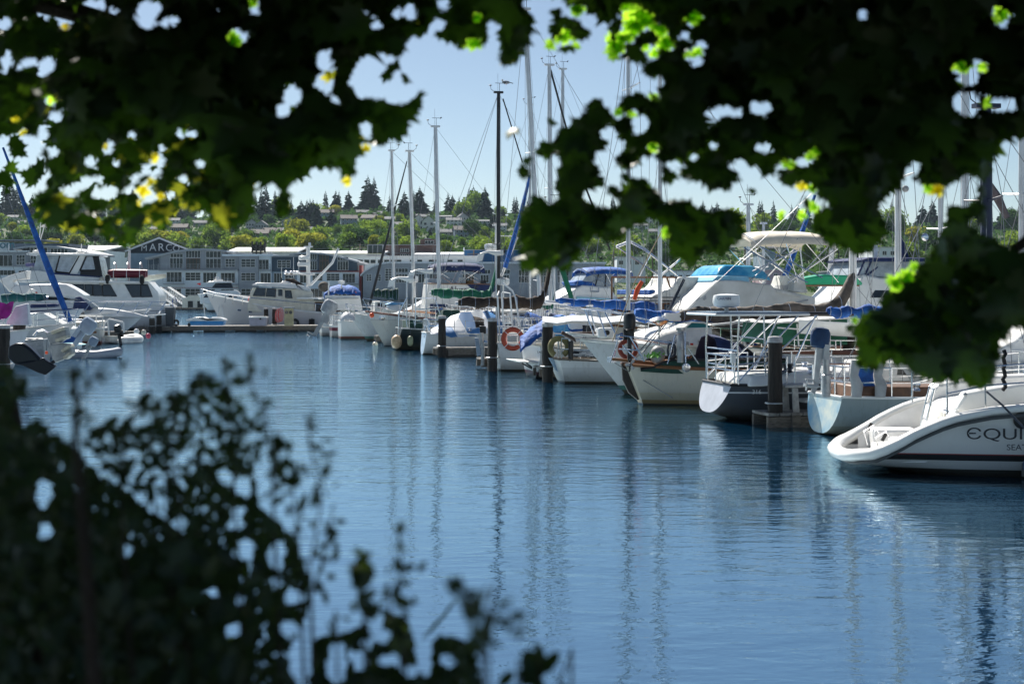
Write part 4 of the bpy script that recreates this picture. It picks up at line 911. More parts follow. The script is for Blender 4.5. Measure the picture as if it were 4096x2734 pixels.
# rolled gunwale that sweeps round the scoop
gun = MB()
path = [Vector((x, -hb1(x)-.015, z1(x)+.05)) for x in reversed(xs)]+[Vector((-.06,-.75,.27)), Vector((-.14,-.5,.25)), Vector((-.18,0,.24)), Vector((-.14,.5,.25)), Vector((-.06,.75,.27))]+[Vector((x, hb1(x)+.015, z1(x)+.05)) for x in xs]
nr = 12; vs = []
for i, q in enumerate(path):
    d = (path[min(i+1, len(path)-1)]-path[max(i-1, 0)]).normalized(); sd_ = d.cross(Vector((0,0,1))).normalized(); up = sd_.cross(d)
    wd = pl(q.x, [(-.2,.13),(1,.12),(2,.10)]); ht = pl(q.x, [(-.2,.10),(.4,.085),(1.2,.07),(2,.06)])
    for j in range(nr): t = 2*pi*j/nr; vs.append(q+sd_*cos(t)*wd*.95-sd_*wd*.55+up*sin(t)*ht)
gun.add(vs, [(i*nr+j, i*nr+(j+1) % nr, (i+1)*nr+(j+1) % nr, (i+1)*nr+j) for i in range(len(path)-1) for j in range(nr)]); gun.build('gunwale', WHITE, b.o, sharp=80)
TR = mat('grey_rub_strip', (.06,.065,.07), .5)
MB().tube([q+Vector((0,(.06 if q.y > 0 else -.06) if abs(q.y) > .7 else 0,-.11)) for q in path], .03, 6).build('rub_strip', TR, b.o)
CP = mat('cockpit_gelcoat', (.74,.74,.73), .35, var=.08)
# stern well: floor, seats, inner walls, cockpit sides
sh = MB()
fl = [[Vector((x, y*(hb1(x)-.14), max(.22, z1(x)-.5))) for y in (-1,-.5,0,.5,1)] for x in (.02,.3,.6,.9,1.15)]
sh.sheet([[Vector((q.x, q.y*.70, q.z)) for q in r_] for r_ in fl], .04); sh.build('swim_platform', CP, b.o)
b.lslab('stern_locker', CP, [(.30,.2),(.62,.2),(.62,.40),(.32,.38)], .22, .22, bevel=.04)
for sg in (-1,1):
    MB().box((.80, sg*.80, .38), (.72,.52,.34)).build('seat_locker', CP, b.o, bevel=.05)
    iw = MB().sheet([[Vector((x, sg*(hb1(x)-.12), z1(x)+.04)), Vector((x, sg*(hb1(x)-.2), max(.2, z1(x)-.5)))] for x in (.25,.6,.9,1.3,1.7,2.2,2.9)]); iw.build('inner_wall', CP, b.o)
MB().box((1.75,0,.62),(1.1,1.3,.08)).build('cockpit_step', CP, b.o, bevel=.02)
b.lslab('cockpit_bulkhead', CP, [(1.25,.25),(2.4,.25),(2.4,1.2),(1.5,1.05),(1.3,.88)], 1.0, .95, bevel=.06)
dk = [[Vector((x, k*(hb1(x)-.03), z1(x)+.06+.05*(1-k*k))) for k in (-1,-.5,0,.5,1)] for x in (2.3,3.2,4,5,6.5,8,9.3,10.3)]
MB().sheet(dk, .03).build('deck', WHITE, b.o)
for sg in (-1,1):
    MB().prism([(1.35,sg*.8,1.0),(1.5,sg*.8,1.28),(2.3,sg*.8,1.42),(4.2,sg*.8,1.50),(4.4,sg*.8,1.2),(2.2,sg*.8,.9)], (0,sg*.34,0)).build('coaming', WHITE, b.o, bevel=.05)
b.lslab('cabin_trunk', WHITE, [(4.3,1.25),(9,1.5),(8.2,1.72),(6,1.85),(4.4,1.86)], 1.1, .85, bevel=.06); tp = b.tp
for k in range(3): b._pane([(4.7+k*1.1,1.5),(5.5+k*1.1,1.52),(5.4+k*1.1,1.66),(4.75+k*1.1,1.68)], GLASS, b.o, 'window', tp, .012, True, None, .02)
MB().box((4.9,0,2.0),(1.6,1.5,.5)).build('dodger', NAVYC, b.o, bevel=.12)
# boarding ladder, handholds, rails, cleats
lad = []
for dy in (-.17,.17): lad += [[Vector((1.02,-.15+dy,.25)), Vector((1.10,-.15+dy,.8)), Vector((1.22,-.15+dy,1.30)), Vector((1.28,-.15+dy,1.34))]]
lad += [[Vector((1.02+.055*k,-.32,.30+.24*k)), Vector((1.02+.055*k,.02,.30+.24*k))] for k in range(5)]
b.TL('boarding_ladder', lad, .016, STEEL)
b.TL('grab_rail', [[Vector((.32,-.55,.30)), Vector((.26,-.55,.52)), Vector((.42,-.55,.62)), Vector((.5,-.55,.5))], [Vector((.32,.5,.30)), Vector((.26,.5,.52)), Vector((.42,.5,.62)), Vector((.5,.5,.5))]], .013, STEEL)
rl = []
for sg in (-1,1):
    for x in (1.2,1.75,3.0,4.4,6.0): rl.append([Vector((x, sg*(hb1(x)-.1), z1(x)+.1)), Vector((x, sg*(hb1(x)-.1), z1(x)+.72))])
    rl.append([Vector((x, sg*(hb1(x)-.1), max(1.62, z1(x)+.70))) for x in (1.2,1.75,3.0)]); rl.append([Vector((x, sg*(hb1(x)-.1), z1(x)+.42)) for x in (1.2,1.75,3,4.4,6,9)])
b.TL('railing', rl, .014, STEEL)
for x, sg in ((.35,-1),(.4,1)): MB().box((x, sg*.75, z1(x)+.16),(.05,.04,.13), ry=.5).build('cleat', BLACK, b.o)
MB().box((1.3,-.45,.62),(.02,.42,.62)).build('board', mat('cream_panel', (.60,.57,.50), .5), b.o)
TXB = mat('black_lettering', (.012,.013,.018), .5)
b.lettering('ЄQUINOX', 3862, 1755, .235, 1.52, TXB, 1.45, 0); b.lettering('SEATTLE', 4026, 1799, .125, 1.52, mat('grey_lettering', (.05,.055,.065), .5), 1.1)
p = b.p(4090,1680,1.50); MB().lathe([(.10,-.01),(.13,0),(.13,.03),(.10,.04)], p, 20, 'y').build('porthole', BLACK, b.o)
b.TL('mooring_line', [[b.p(3946,1565,1.4), b.p(4010,1620,1.62), b.p(4096,1710,2.0)]], .016, DROPE)
b.TL('coiled_line', [[b.p(4017,1400,1.3)+Vector((.02*sin(k*2.1),.02*cos(k*1.7),-k*.055)) for k in range(12)]], .03, mat('black_rope', (.01,.01,.012), .9))
p = b.p(3862,1577,1.52); MB().lathe([(.01,-.03),(.03,0),(.03,.03),(.01,.05)], p, 10, 'y').build('drain', GALV, b.o)
o = thing('dock_bumper', 'blue corner bumper on the dock cut by the lower right edge', 'dock', P(4175,1880,20.6)); MB().box((.35,.3,0),(.9,.6,.17)).build('block', mat('blue_vinyl', (.03,.08,.20), .4), o, bevel=.04); MB().box((1.2,.5,-.1),(2.4,.8,.2)).build('planking', DOCKW, o)

# ---- 2. light blue transom boat (CA)
b = Boat('sailboat', 'small sailboat with peeling light blue and white transom lettered CA', 'sailboat', 3300, 28.2, 13, L=8.0)
PT2 = paint('pale_grey_green_hull', [(-9,(.05,.05,.05)),(.03,(.16,.19,.18)),(.2,(.22,.27,.28))], grime=.5)
m = mat('peeling_blue_transom', (.14,.32,.46), .5, c2=(.55,.57,.50), vs=1.5); 
b.hull(2.3, (.78,.80,1.1), PT2, so=-.14, tw=.66, kz0=.03, trm=m, rail=WHITE, deckm=CREAM)
b.lettering('CA', 3268+45, 1662, .11, .3, mat('grey_blue_lettering', (.10,.14,.18), .6), 1, .15)
b.lslab('cockpit_coaming', mat('dark_teak', (.12,.06,.03), .5, c2=(.07,.035,.02), vs=6), [(.35,.74),(2.4,.76),(2.4,.95),(.45,.98)], .82, .78); b.trunk(2.5,6.3,.42,.8)
b.rails(h=.58, n=6)
p = b.p(3200+105, 1568, .55); c = MB(); c.lathe([(.085,0),(.085,.42),(.065,.44),(.065,.78),(.085,.80),(.085,.86),(.02,.88)], (p.x, p.y, .78), 14); c.build('stove_pipe', GALV, b.o)
for uu in (3425, 3520): p = b.p(uu, 1500, .9); MB().tube([p+Vector((0,0,-.42)), p+Vector((.02,0,-.2)), p+Vector((-.05,0,.0)), p+Vector((0,0,.28))], [.10,.115,.085,.10], 10).build('horseshoe_buoy', mat('grey_buoy_cover', (.38,.38,.38), .8, var=.2, bump=.5), b.o)
MB().box(b.p(3468,1520,.5),(.55,.08,.55)).build('weather_cloth', BLUEC, b.o, bevel=.02)
b.mast(3945,430,1180, r=.12, m=mat('navy_mast_paint', (.015,.022,.05), .5), spr=(.5,), stays=True, sw=.8); b.boom(3945,1195,3700,1210, NAVYC, r=.12, name='sail_cover')
outboard('outboard motor under a dark blue canvas cover hung on a stern pole', tuple(b.o.matrix_basis @ b.p(3275,1400,.6)), R(10), .85, covered=mat('deep_blue_cover', (.006,.035,.10), .7, var=.3, bump=.8, bs=5), tilt=.12, lm=GREYP)
# wooden steps by it
STEPM = mat('pale_weathered_wood', (.40,.40,.39), .85, c2=(.26,.26,.25), vs=7)
o = thing('dock_steps', 'weathered two tread wooden steps standing on the finger dock left of the blue transom', 'steps', tuple(P(3205,1662,29.8)), R(12))
for k, (x, z) in enumerate([(-.12,.62),(.22,.30)]): MB().box((x+.05,.25,z),(.62 if k == 0 else .4,.6,.06)).build('tread', STEPM, o, bevel=.01)
MB().prism([(-.18,-.02,0),(-.04,-.02,0),(-.08,-.02,.58),(-.2,-.02,.58)], (0,.05,0)).build('side_panel', STEPM, o); MB().prism([(-.18,.5,0),(-.04,.5,0),(-.08,.5,.58),(-.2,.5,.58)], (0,.05,0)).build('side_panel', STEPM, o)
# ---- 3. grey sloop with solar arch
b = Boat('sailboat', 'dark grey sloop with white sugar scoop transom, number 316 and a solar panel arch', 'sailboat', 2868, 31.6, 12, L=9.8)
PT3 = paint('dark_grey_hull', [(-9,(.02,.022,.026)),(.1,(.05,.056,.066)),(.62,(.55,.56,.58)),(.645,(.05,.056,.066)),(.83,(.52,.53,.54))], grime=.1)
b.hull(3.1, (.80,.86,1.15), PT3, so=-.32, tw=.58, kz0=.16, bo=1.1, trm=mat('lilac_grey_transom', (.40,.42,.47), .35), rail=BLACK, railr=.035)
b.lettering('316', 3008, 1575, .13, 1.42, WHITE, 1.1)
b.lslab('cockpit_coaming', WHITE, [(.3,.78),(3.3,.80),(3.5,1.12),(1.0,1.02),(.4,.98)], 1.15, 1.0, bevel=.05)
b.trunk(3.4,7.6,.42,.95, nw=3); b.rails(h=.62, n=7, t0=.16)
z = b.p(3000,1250).z; xa = b.p(2862,1250,.9).x; xb = b.p(3232,1250,.9).x
so_ = MB().box(((xa+xb)/2,0,z),(xb-xa,1.9,.05)).build('solar_panel', mat('solar_panel_blue', (.10,.16,.24), .15, c2=(.06,.10,.17)), b.o); b.TL('panel_edge', [[(xa,s_*.96,z-.03),(xb,s_*.96,z-.03)] for s_ in (-1,1)]+[[(x_,-.96,z-.03),(x_,.96,z-.03)] for x_ in (xa,xb)], .028, WHITE, so_)
arch = []
for sg in (-1,1):
    y = sg*1.0
    arch += [[(.12,y,.82),(.10,y,1.6),(.14,y,z-.05)],[(.75,y,.82),(.72,y,1.7),(.70,y,z-.05)],[(.12,y,1.25),(.75,y,1.3)],[(.7,y,1.2),(1.95,y,z-.05)],[(.14,y,.9),(1.5,y,z-.05)],[(1.9,y,z-.05),(1.2,y,.86)]]
arch += [[(.12,-1.0,1.55),(.12,1.0,1.55)],[(.12,-1.0,1.2),(.12,1.0,1.2)],[(.72,-1,1.8),(.72,1,1.8)]]
b.TL('arch', arch, .02, STEEL)
c = b.p(2906,1200,.3); rd = b.radome(c, .30, h=.26, post=(c.x, c.y, z)); b.lettering('GARMIN', 2868, 1199, .085, .3+.305, mat('navy_lettering', (.02,.03,.09), .5), 1, parent=rd)
for x_, y_ in ((1.2,-1.0),(1.9,.95)): w_ = MB().lathe([(.09,0),(.10,.02),(.07,.06),(.065,.10),(.095,.14),(.09,.17),(.02,.18)], (x_+.6,y_,1.03), 14).build('winch', STEEL, b.o)
w_ = MB().lathe([(.10,0),(.12,.02),(.08,.08),(.11,.15),(.13,.16),(.12,.20),(.02,.21)], b.p(3150,1490,1.0), 14).build('winch', BLACK, b.o)
b.mast(3592,-80,1290, r=.072, m=WMAST, spr=(.42,), u2=3592, sw=1.0, fur=None); b.boom(3592,1255,3225,1255, BLUEC, r=.12, bare=.22, rise=.5, m=DMAST)
MB().box(b.p(2932,1432,1.25),(.10,.08,.20)).build('stern_light', WHITE, b.o)
tr_ = MB()
for k in range(24): p = b.pt(.20+k*.022, 0); tr_.box((p.x, b.near*(p.y+.02), p.z-.06), (.05,.02,.035))
tr_.build('toe_rail_slot', WHITE, b.o)
for k in range(4): b.TL('dock_line', [[b.p(3080+k*3,1480,1.3), b.p(3100+k*10,1500+k*4,1.3), b.p(3160+k*14,1470,1.25)]], .012, DROPE) if k < 2 else None
# ---- 4. cream double-ender with green sheer band
b = Boat('sailboat', 'cream double ended sailboat with green sheer band and black stern rudder', 'sailboat', 2500, 35.7, 13, L=9.6)
PT4 = paint('cream_hull_rusty', [(-9,(.03,.03,.03)),(.03,(.36,.25,.10)),(.12,(.50,.46,.34)),(.3,(.54,.51,.42))], grime=.35)
b.hull(3.0, (1.0,.92,1.35), PT4, so=.42, tw=.18, kz0=-.3, bo=1.0, rail=WOOD, railr=.045, deckm=mat('orange_teak_deck', (.30,.17,.08), .5, c2=(.20,.11,.05), vs=6), full=2.2)
# raised green bulwark forward of the cockpit
bw = MB()
for sg in (-1,1):
    g = [[Vector((q.x, sg*(q.y+.012), q.z+hh)) for hh in (-.14, hx)] for q, hx in [(b.pt(t, 0), hx) for t, hx in ((.03,-.08),(.065,.0),(.085,.12),(.11,.20),(.4,.25),(.6,.25),(.8,.25),(.95,.25),(.995,.25))]]; bw.sheet(g, 0)
bw.build('bulwark', DGREEN, b.o); cpr = MB()
for sg in (-1,1): cpr.tube([Vector((b.pt(t,0).x, sg*(b.pt(t,0).y+.012), b.pt(t,0).z+hx)) for t, hx in ((.03,-.08),(.065,.0),(.085,.12),(.11,.20),(.4,.25),(.6,.25),(.8,.25),(.95,.25))], .035, 6)
cpr.build('cap_rail', BLACK, b.o)
q = b.p(2745,1470,1.40); MB().lathe([(.085,-.01),(.11,0),(.11,.03),(.085,.04)], q, 20, 'y').build('hawse_port', STEEL, b.o); MB().lathe([(.08,-.01),(.08,.045)], q, 16, 'y').build('hawse_hole', WHITE, b.o)
rd = MB().prism([b.p(2487,1450), b.p(2528,1455), b.p(2545,1520), b.p(2567,1592), b.p(2552,1600), b.p(2516,1570), b.p(2492,1520)], (0,.09,0)); rd.build('rudder', mat('rusty_black_rudder', (.05,.04,.035), .7, c2=(.02,.018,.017), vs=4), b.o, bevel=.02)
b.TL('rudder_strut', [[b.p(2530,1465,.1), b.p(2560,1535,.1), b.p(2597,1612,.1)]], .03, mat('tarnished_bronze', (.30,.22,.08), .4, .6), None)
b.slab('boomkin', WOOD, [(2448,1430),(2640,1448),(2640,1459),(2450,1442)], .22); b.T('boomkin_stay', [[(2450,1445,.15),(2540,1500,.1),(2690,1590,1.2)]], .012, WIRE)
MB().box(b.p(2446,1437),(.12,.35,.14)).build('boomkin_fitting', STEEL, b.o)
b.T('pushpit', [[(2440,1450,.2),(2480,1340,.5),(2700,1372,1.1)],[(2455,1440,-.2),(2470,1345,-.6),(2700,1380,-1.2)],[(2578,1445,.9),(2520,1345,.7)],[(2548,1440,.7),(2490,1380,.5)],[(2475,1395,.6),(2560,1400,.9)],[(2670,1455,1.2),(2700,1340,1.1),(2740,1328,1.0),(2743,1450,1.2)],[(2750,1390,1.2),(2795,1455,1.3)],[(2700,1340,-1.1),(2730,1330,-1.0),(2750,1450,-1.2)],[(2480,1340,.5),(2475,1345,-.6)]], .018, STEEL)
p = b.p(2722,1449,.9); MB().lathe([(.085,0),(.085,.30),(.095,.31),(.095,.36),(.085,.37),(.085,.66),(.07,.68),(.07,.78),(.11,.80),(.11,.86),(.02,.88)], p, 16).build('stove_pipe', GALV, b.o)
b.lslab('cockpit_coaming', WOOD, [(1.2,.9),(3.4,.88),(3.4,1.1),(1.3,1.08)], .8, .78); b.trunk(3.4,7.2,.5,.95, m=CREAM)
q = b.p(2630,1420,.4); MB().ell(q, (.19,.19,.24), 14, 9).build('grey_buoy', mat('galvanised_tank', (.30,.31,.32), .5, c2=(.2,.2,.2)), b.o); 
pl_ = MB(); r_ = random.Random(3)
for k in range(60): c = b.p(2615,1428,.7)+Vector((r_.gauss(0,.10), r_.gauss(0,.08), abs(r_.gauss(0,.06)))); a = Vector((r_.gauss(0,1),r_.gauss(0,1),r_.gauss(0,1))).normalized()*.05; d = a.cross(Vector((1,.3,.2))); pl_.add([c-a,c+d*.6,c+a,c-d*.6], [(0,1,2,3)])
pl_.build('potted_herb', mat('herb_green', (.10,.30,.03), .6), b.o, smooth=False)
b.mast(3412,620,1240, r=.095, m=WMAST, spr=(.5,), sw=1.0); b.boom(3412,1245,2672,1268, GREYC, r=.17, bare=.05, rise=.85, wav=1.4)
MB().box(b.p(2690,1268),(.42,.16,.2)).build('boom_end', WHITE, b.o, bevel=.02); b.T('mainsheet', [[(2675,1275,0),(2560,1400,.1)],[(2680,1275,.05),(2575,1405,.15)],[(2736,1115,0),(2675,1240,0)],[(2740,1118,0),(2678,1242,.03)],[(2733,1115,0),(2671,1242,-.03)]], .014, DROPE)
outboard('small black outboard motor clamped to the stern rail of the cream double ender', tuple(b.o.matrix_basis @ b.p(2518,1330,.5)), R(95), .95, cm=BLACK, lm=BLACK)
o = thing('life_ring', 'faded red life ring on the stern rail behind the black outboard', 'life ring', tuple(b.o.matrix_basis @ b.p(2512,1395,-.3)), R(8)); MB().torus((0,0,0), .21, .06, None, 22, 8).build('ring', mat('rusty_red_vinyl', (.20,.035,.02), .6), o); MB().torus((0,0,0), .285, .012, None, 20, 4).build('grab_line', WTARP, o)
b.T('flag_staff', [[(2450,1365,.2),(2538,1130,.2),(2660,900,.2)]], .013, mat('tan_line', (.35,.28,.18), .8)); MB().tube([b.p(2538,1198,.2), b.p(2549,1160,.2), b.p(2568,1125,.2)], [.05,.065,.05], 10).build('orange_tube', ORANGE, b.o)
q = b.p(2636,1290,.3); MB().lathe([(.04,-.1),(.22,0),(.26,.06),(.22,.09),(.06,.15),(.01,.16)], q, 18).build('barbecue', STEEL, b.o); b.TL('barbecue_post', [[(q.x,q.y,1.0),(q.x,q.y,q.z)]], .02, STEEL)

# ---- 5. white cutter, bow out
b = Boat('sailboat', 'white hulled boat with flared bow pointing left and teal boot stripe', 'sailboat', 2325, 39.2, 193, True, L=10.0)
PT5 = paint('white_teal_hull', [(-9,(.02,.02,.02)),(.10,(.02,.16,.14)),(.22,(.50,.53,.54))], grime=.6)
b.hull(3.1, (1.15,1.15,1.50), PT5, bo=1.25, so=.2, tw=.75, draft=.5, rail=DWHITE, railr=.05, full=1.9)
b.TL('bow_pulpit', [[b.p(2325,1235,0), b.p(2420,1245,.7), b.p(2700,1300,1.4)],[b.p(2340,1237,0), b.p(2430,1240,-.7), b.p(2700,1290,-1.4)],[b.p(2340,1238,.2), b.p(2375,1340,.35)],[b.p(2390,1242,.5), b.p(2425,1345,.7)],[b.p(2420,1250,.7), b.p(2470,1350,1.0)],[b.p(2360,1238,-.2), b.p(2385,1330,-.3)],[b.p(2305,1130+105,0), b.p(2240,1225,0)]], .02, STEEL)
b.slab('bowsprit', DWHITE, [(2272,1328),(2460,1345),(2460,1358),(2280,1338)], .18); b.slab('anchor', mat('rusty_anchor', (.10,.06,.05), .7, c2=(.05,.03,.02)), [(2250,1322),(2300,1350),(2308,1370),(2292,1362),(2245,1335)], .05)
b.slab('anchor_shank', mat('rusty_anchor', (0,0,0)), [(2290,1327),(2400,1326),(2400,1332),(2290,1333)], .04)
MB().box(b.p(2420,1330,.3),(.45,.3,.28)).build('windlass', WHITE, b.o, bevel=.05); MB().lathe([(.07,-.02),(.07,.03),(.02,.04)], b.p(2428,1330,.46), 12, 'y').build('windlass_drum', BLACK, b.o)
b.trunk(1.5,7.3,.5,1.0, m=DWHITE, nw=4); b.rails(h=.6, n=6, t1=.8, pulpit=False)
b.mast(2513,60,1240, r=.062, m=ALU, spr=(.5,.75), sw=1.0); b.boom(2540,1265,2960,1280, BLUEC, r=.12, name='sail_cover', rise=0)
# ---- 6. small white sloop with mustard horseshoe buoy
b = Boat('sailboat', 'low white sailboat with pale blue rudder and mustard horseshoe buoy on its stern', 'sailboat', 2215, 44.3, 13, L=8.6)
PT6 = paint('old_white_hull', [(-9,(.03,.03,.03)),(.05,(.52,.53,.52)),(.5,(.60,.61,.60))], grime=.45)
b.hull(2.7, (.75,.72,1.05), PT6, so=.25, tw=.5, kz0=-.12, rail=DWOOD, railr=.03)
MB().prism([b.p(2195,1430,.0), b.p(2250,1436,.0), b.p(2264,1480,.0), b.p(2262,1494,.0), b.p(2240,1494,.0), b.p(2222,1478,.0)], (0,.08,0)).build('rudder', mat('pale_blue_rudder', (.36,.47,.58), .5, c2=(.26,.36,.47)), b.o, bevel=.02)
b.rails(h=.65, n=6); b.trunk(2.3,6,.4,.8, m=DWHITE)
q = b.p(2236,1388,.5); MB().torus(q, .27, .09, Matrix.Rotation(R(-12), 3, 'Z'), 20, 8, -R(60), R(240)).build('horseshoe_buoy', YELLOW, b.o)
r_ = random.Random(8); jk = MB()
for k in range(26): jk.tube([b.p(2300,1425,.4)+Vector((r_.uniform(-.1,1.2), r_.uniform(-.3,.5), r_.uniform(-.05,.22))) for _ in range(3)], r_.uniform(.012,.04), 5)
jk.build('piled_gear', WTARP, b.o); jk = MB()
for k in range(14): jk.tube([b.p(2300,1425,.4)+Vector((r_.uniform(-.1,1.2), r_.uniform(-.3,.5), r_.uniform(-.05,.18))) for _ in range(3)], r_.uniform(.012,.03), 5)
jk.build('piled_rope', DROPE, b.o); MB().box(b.p(2283,1405,.7),(.14,.14,.62)).build('fender_board', BLACK, b.o, bevel=.03)
b.mast(2640,-50,1250, r=.068, m=ALU, spr=(.5,.75), sw=.9); b.boom(2625,1235,2195,1207, BLUEC, r=.11, bare=.06, rise=0)
tp_ = MB().sheet([[b.p(lerp(2170,2700,i/9), 1262+6*sin(i*1.9)+(24 if j in (0,4) else 0)+j*2, (j-2)*-.55) for j in range(5)] for i in range(10)], .02); tp_.build('white_tarp', WTARP, b.o)
# ---- 6b. white cabin boat under blue tarp (TACOMA)
b = Boat('cabin_boat', 'white cabin boat with swim platform under a royal blue tarp', 'boat', 2124, 47.6, 13, L=8.2)
PT6b = paint('clean_white_hull', [(-9,(.03,.03,.03)),(.08,(.10,.02,.05)),(.2,(.58,.60,.61))], grime=.35)
b.hull(2.9, (1.05,1.0,1.35), PT6b, so=0, tw=.9, kz0=-.1, rail=CREAM, railr=.03)
b.slab('swim_platform', DWHITE, [(2078,1444),(2175,1449),(2175,1455),(2082,1449)], 1.0); b.T('platform_strut', [[(2088,1452,.8),(2128,1474,.8)],[(2105,1452,.8),(2128,1468,.8)],[(2088,1452,-.8),(2128,1474,-.8)]], .025, BLACK)
b.rails(h=.45, n=6, pulpit=False, lines=1)
b.slab('cabin', WHITE, [(2275,1370),(2275,1285),(2300,1272),(2470,1278),(2500,1370)], 1.15, .95); 
for uu in (2330, 2400): b.panes([(uu,1300),(uu+45,1302),(uu+45,1335),(uu,1333)], parent=b.o)
g = []
for i in range(13):
    t = i/12; u_ = lerp(2080, 2330, t); top = pl(u_, [(2080,1345),(2150,1290),(2200,1262),(2300,1258),(2330,1262)]); g.append([b.p(u_, top+(62 if abs(j) > 1.9 else (8 if abs(j) > .9 else 0))+5*sin(i*2.3+j*1.7), j*-.55) for j in (-2,-1,0,1,2)])
MB().sheet(g, .02).build('tarp', BLUEC, b.o, sharp=80)
g = [[b.p(lerp(2195,2255,i/6)+jj*10, pl(i, [(0,1268),(6,1262)])+jj*26+4*sin(i*2+jj), 1.12+.05*jj) for jj in range(4)] for i in range(7)]; MB().sheet(g, .02).build('tarp_edge', LBLUE, b.o, sharp=80)
b.lettering('TACOMA', 2147, 1412, .10, 1.32, TXB, 1)
# ---- 7. white sloop with life ring
b = Boat('sailboat', 'white sailboat with pale blue rudder, curved davit poles and a life ring on its stern', 'sailboat', 1972, 51.2, 13, L=8.8)
b.hull(2.8, (1.0,.95,1.25), PT6, so=.2, tw=.55, kz0=-.12, rail=DWHITE, railr=.03)
MB().prism([b.p(1972,1378,.0), b.p(2005,1384,.0), b.p(2030,1400,.0), b.p(2034,1430,.0), b.p(2027,1455,.0), b.p(2016,1470,.0), b.p(2002,1452,.0)], (0,.08,0)).build('rudder', mat('pale_blue_rudder', (0,0,0)), b.o, bevel=.02)
b.rails(h=.6, n=6); b.trunk(2.3,6,.4,.8, m=DWHITE)
b.T('davit', [[(1998,1345,.6),(1990,1180,.6),(1996,1165,.4)],[(2016,1325,.5),(2006,1170,.5)],[(2052,1330,.5),(2040,1172,.5),(2010,1168,.2)],[(2083,1328,.6),(2062,1190,.6),(2050,1163,.4),(2010,1130,0)]], .03, WMAST)
o = thing('life_ring', 'bright orange red life ring with white straps hanging on the davit poles', 'life ring', tuple(b.o.matrix_basis @ b.p(2051,1355,.9)), R(8)); MB().torus((0,0,0), .335, .085, None, 28, 10).build('ring', OREDF, o)
for a in (.8,2.4,3.9,5.5): MB().torus((.335*cos(a),0,.335*sin(a)), .088, .012, Matrix.Rotation(-a, 3, 'Y') @ Matrix.Rotation(R(90), 3, 'X'), 12, 5).build('strap', WHITE, o)
b.mast(2100,40,1180, r=.09, m=ALU, spr=(.5,), u2=2160, sw=.9)
b.boom(2205,1215,1832,1212, BROWNC, r=.18, rise=1.5, wav=1.3)
# ---- 8. hull with striped tarp, black mast and green sail cover
b = Boat('sailboat', 'white sailboat under a blue and white striped tarp with a tall black mast', 'sailboat', 1697, 64.5, 13, L=9.6)
b.hull(2.9, (1.0,.95,1.25), PT6, so=-.12, tw=.45, kz0=.0, rail=DWHITE, railr=.035, trm=mat('pale_blue_rudder', (0,0,0)))
b.lettering('GA', 1696, 1352, .17, .35, TXB, 1, -.2); b.rails(h=.6, n=6)
m = bpy.data.materials.new('striped_tarp'); m.use_nodes = True; n = m.node_tree; tc = n.nodes.new('ShaderNodeTexCoord'); sp = n.nodes.new('ShaderNodeSeparateXYZ'); n.links.new(tc.outputs['Object'], sp.inputs[0])
mu = n.nodes.new('ShaderNodeMath'); mu.operation = 'MULTIPLY_ADD'; mu.inputs[1].default_value = .35; n.links.new(sp.outputs[2], mu.inputs[0]); n.links.new(sp.outputs[0], mu.inputs[2])
mm = n.nodes.new('ShaderNodeMath'); mm.operation = 'PINGPONG'; mm.inputs[1].default_value = .62; n.links.new(mu.outputs[0], mm.inputs[0]); cr = n.nodes.new('ShaderNodeValToRGB'); cr.color_ramp.interpolation = 'CONSTANT'
cr.color_ramp.elements[0].color = (.05,.17,.38,1); cr.color_ramp.elements[1].position = .34; cr.color_ramp.elements[1].color = (.62,.64,.68,1); n.links.new(mm.outputs[0], cr.inputs[0]); n.links.new(cr.outputs[0], n.nodes['Principled BSDF'].inputs['Base Color'])
g = []
for i in range(15):
    u_ = lerp(1722, 2010, i/14); top = pl(u_, [(1722,1318),(1760,1290),(1830,1252),(1900,1243),(1960,1243),(2010,1280)]); bt = pl(u_, [(1722,1335),(1830,1348),(1960,1335),(2010,1340)])
    g.append([b.p(u_, lerp(top, bt, abs(j)/3 if abs(j) < 3 else 1.0)+3*sin(i*2.7+j), -j*.42) for j in (-3,-2,-1,0,1,2,3)])
MB().sheet(g, .02).build('tarp', m, b.o, sharp=75)
b.mast(1994,372,1275, r=.095, m=DMAST, spr=(.33,), sw=1.0, fur=None); b.boom(1985,1190,1725,1172, GREENC, r=.20, rise=1.3)
b.T('blue_jib', [[(2012,395,0),(2090,650,0)],], .03, DMAST)
b.TL('backstay_pair', [[b.mt, b.p(1800,900,.3), b.ed(.02,-1)],[b.mt, b.ed(.02,1)]], .008, WIRE)
rdp = b.p(2012,1125,.2); rd = b.radome(rdp, .30, h=.3, post=(rdp.x, rdp.y, 1.3)); b.lettering('FURUNO', 1996, 1117, .085, .2+.305, TXB, 1, parent=rd)
def windgen(b, u, v, vb, yn=.3):
    q = b.p(u, v, yn); o = MB().tube([(q.x,q.y,b.p(u, vb, yn).z), q], .035, 6).build('wind_generator_pole', ALU, b.o); s_ = b.depth(q.x)/60
    MB().tube([q+Vector((-.75,0,.0)), q+Vector((-.4,0,.10)), q+Vector((0,0,.03)), q+Vector((.32,0,.06))], [.03,.06,.12,.13], 8).build('nacelle', WHITE, o); MB().prism([q+Vector((-.85,0,-.02)), q+Vector((-.55,0,.05)), q+Vector((-.65,0,-.32)), q+Vector((-.95,0,-.38))], (0,.03,0)).build('tail_fin', WHITE, o)
    bl = MB()
    for k in range(3): a = k*2.09+.3; d = Vector((0,cos(a),sin(a))); e = Vector((.02,-d.z*.06,d.y*.06)); c = q+Vector((.38,0,.06)); bl.add([c-e, c+e, c+d*.62+e*.3, c+d*.62-e*.3], [(0,1,2,3)])
    bl.build('blade', BLACK, o)
windgen(b, 1985, 1015, 1290, .4)
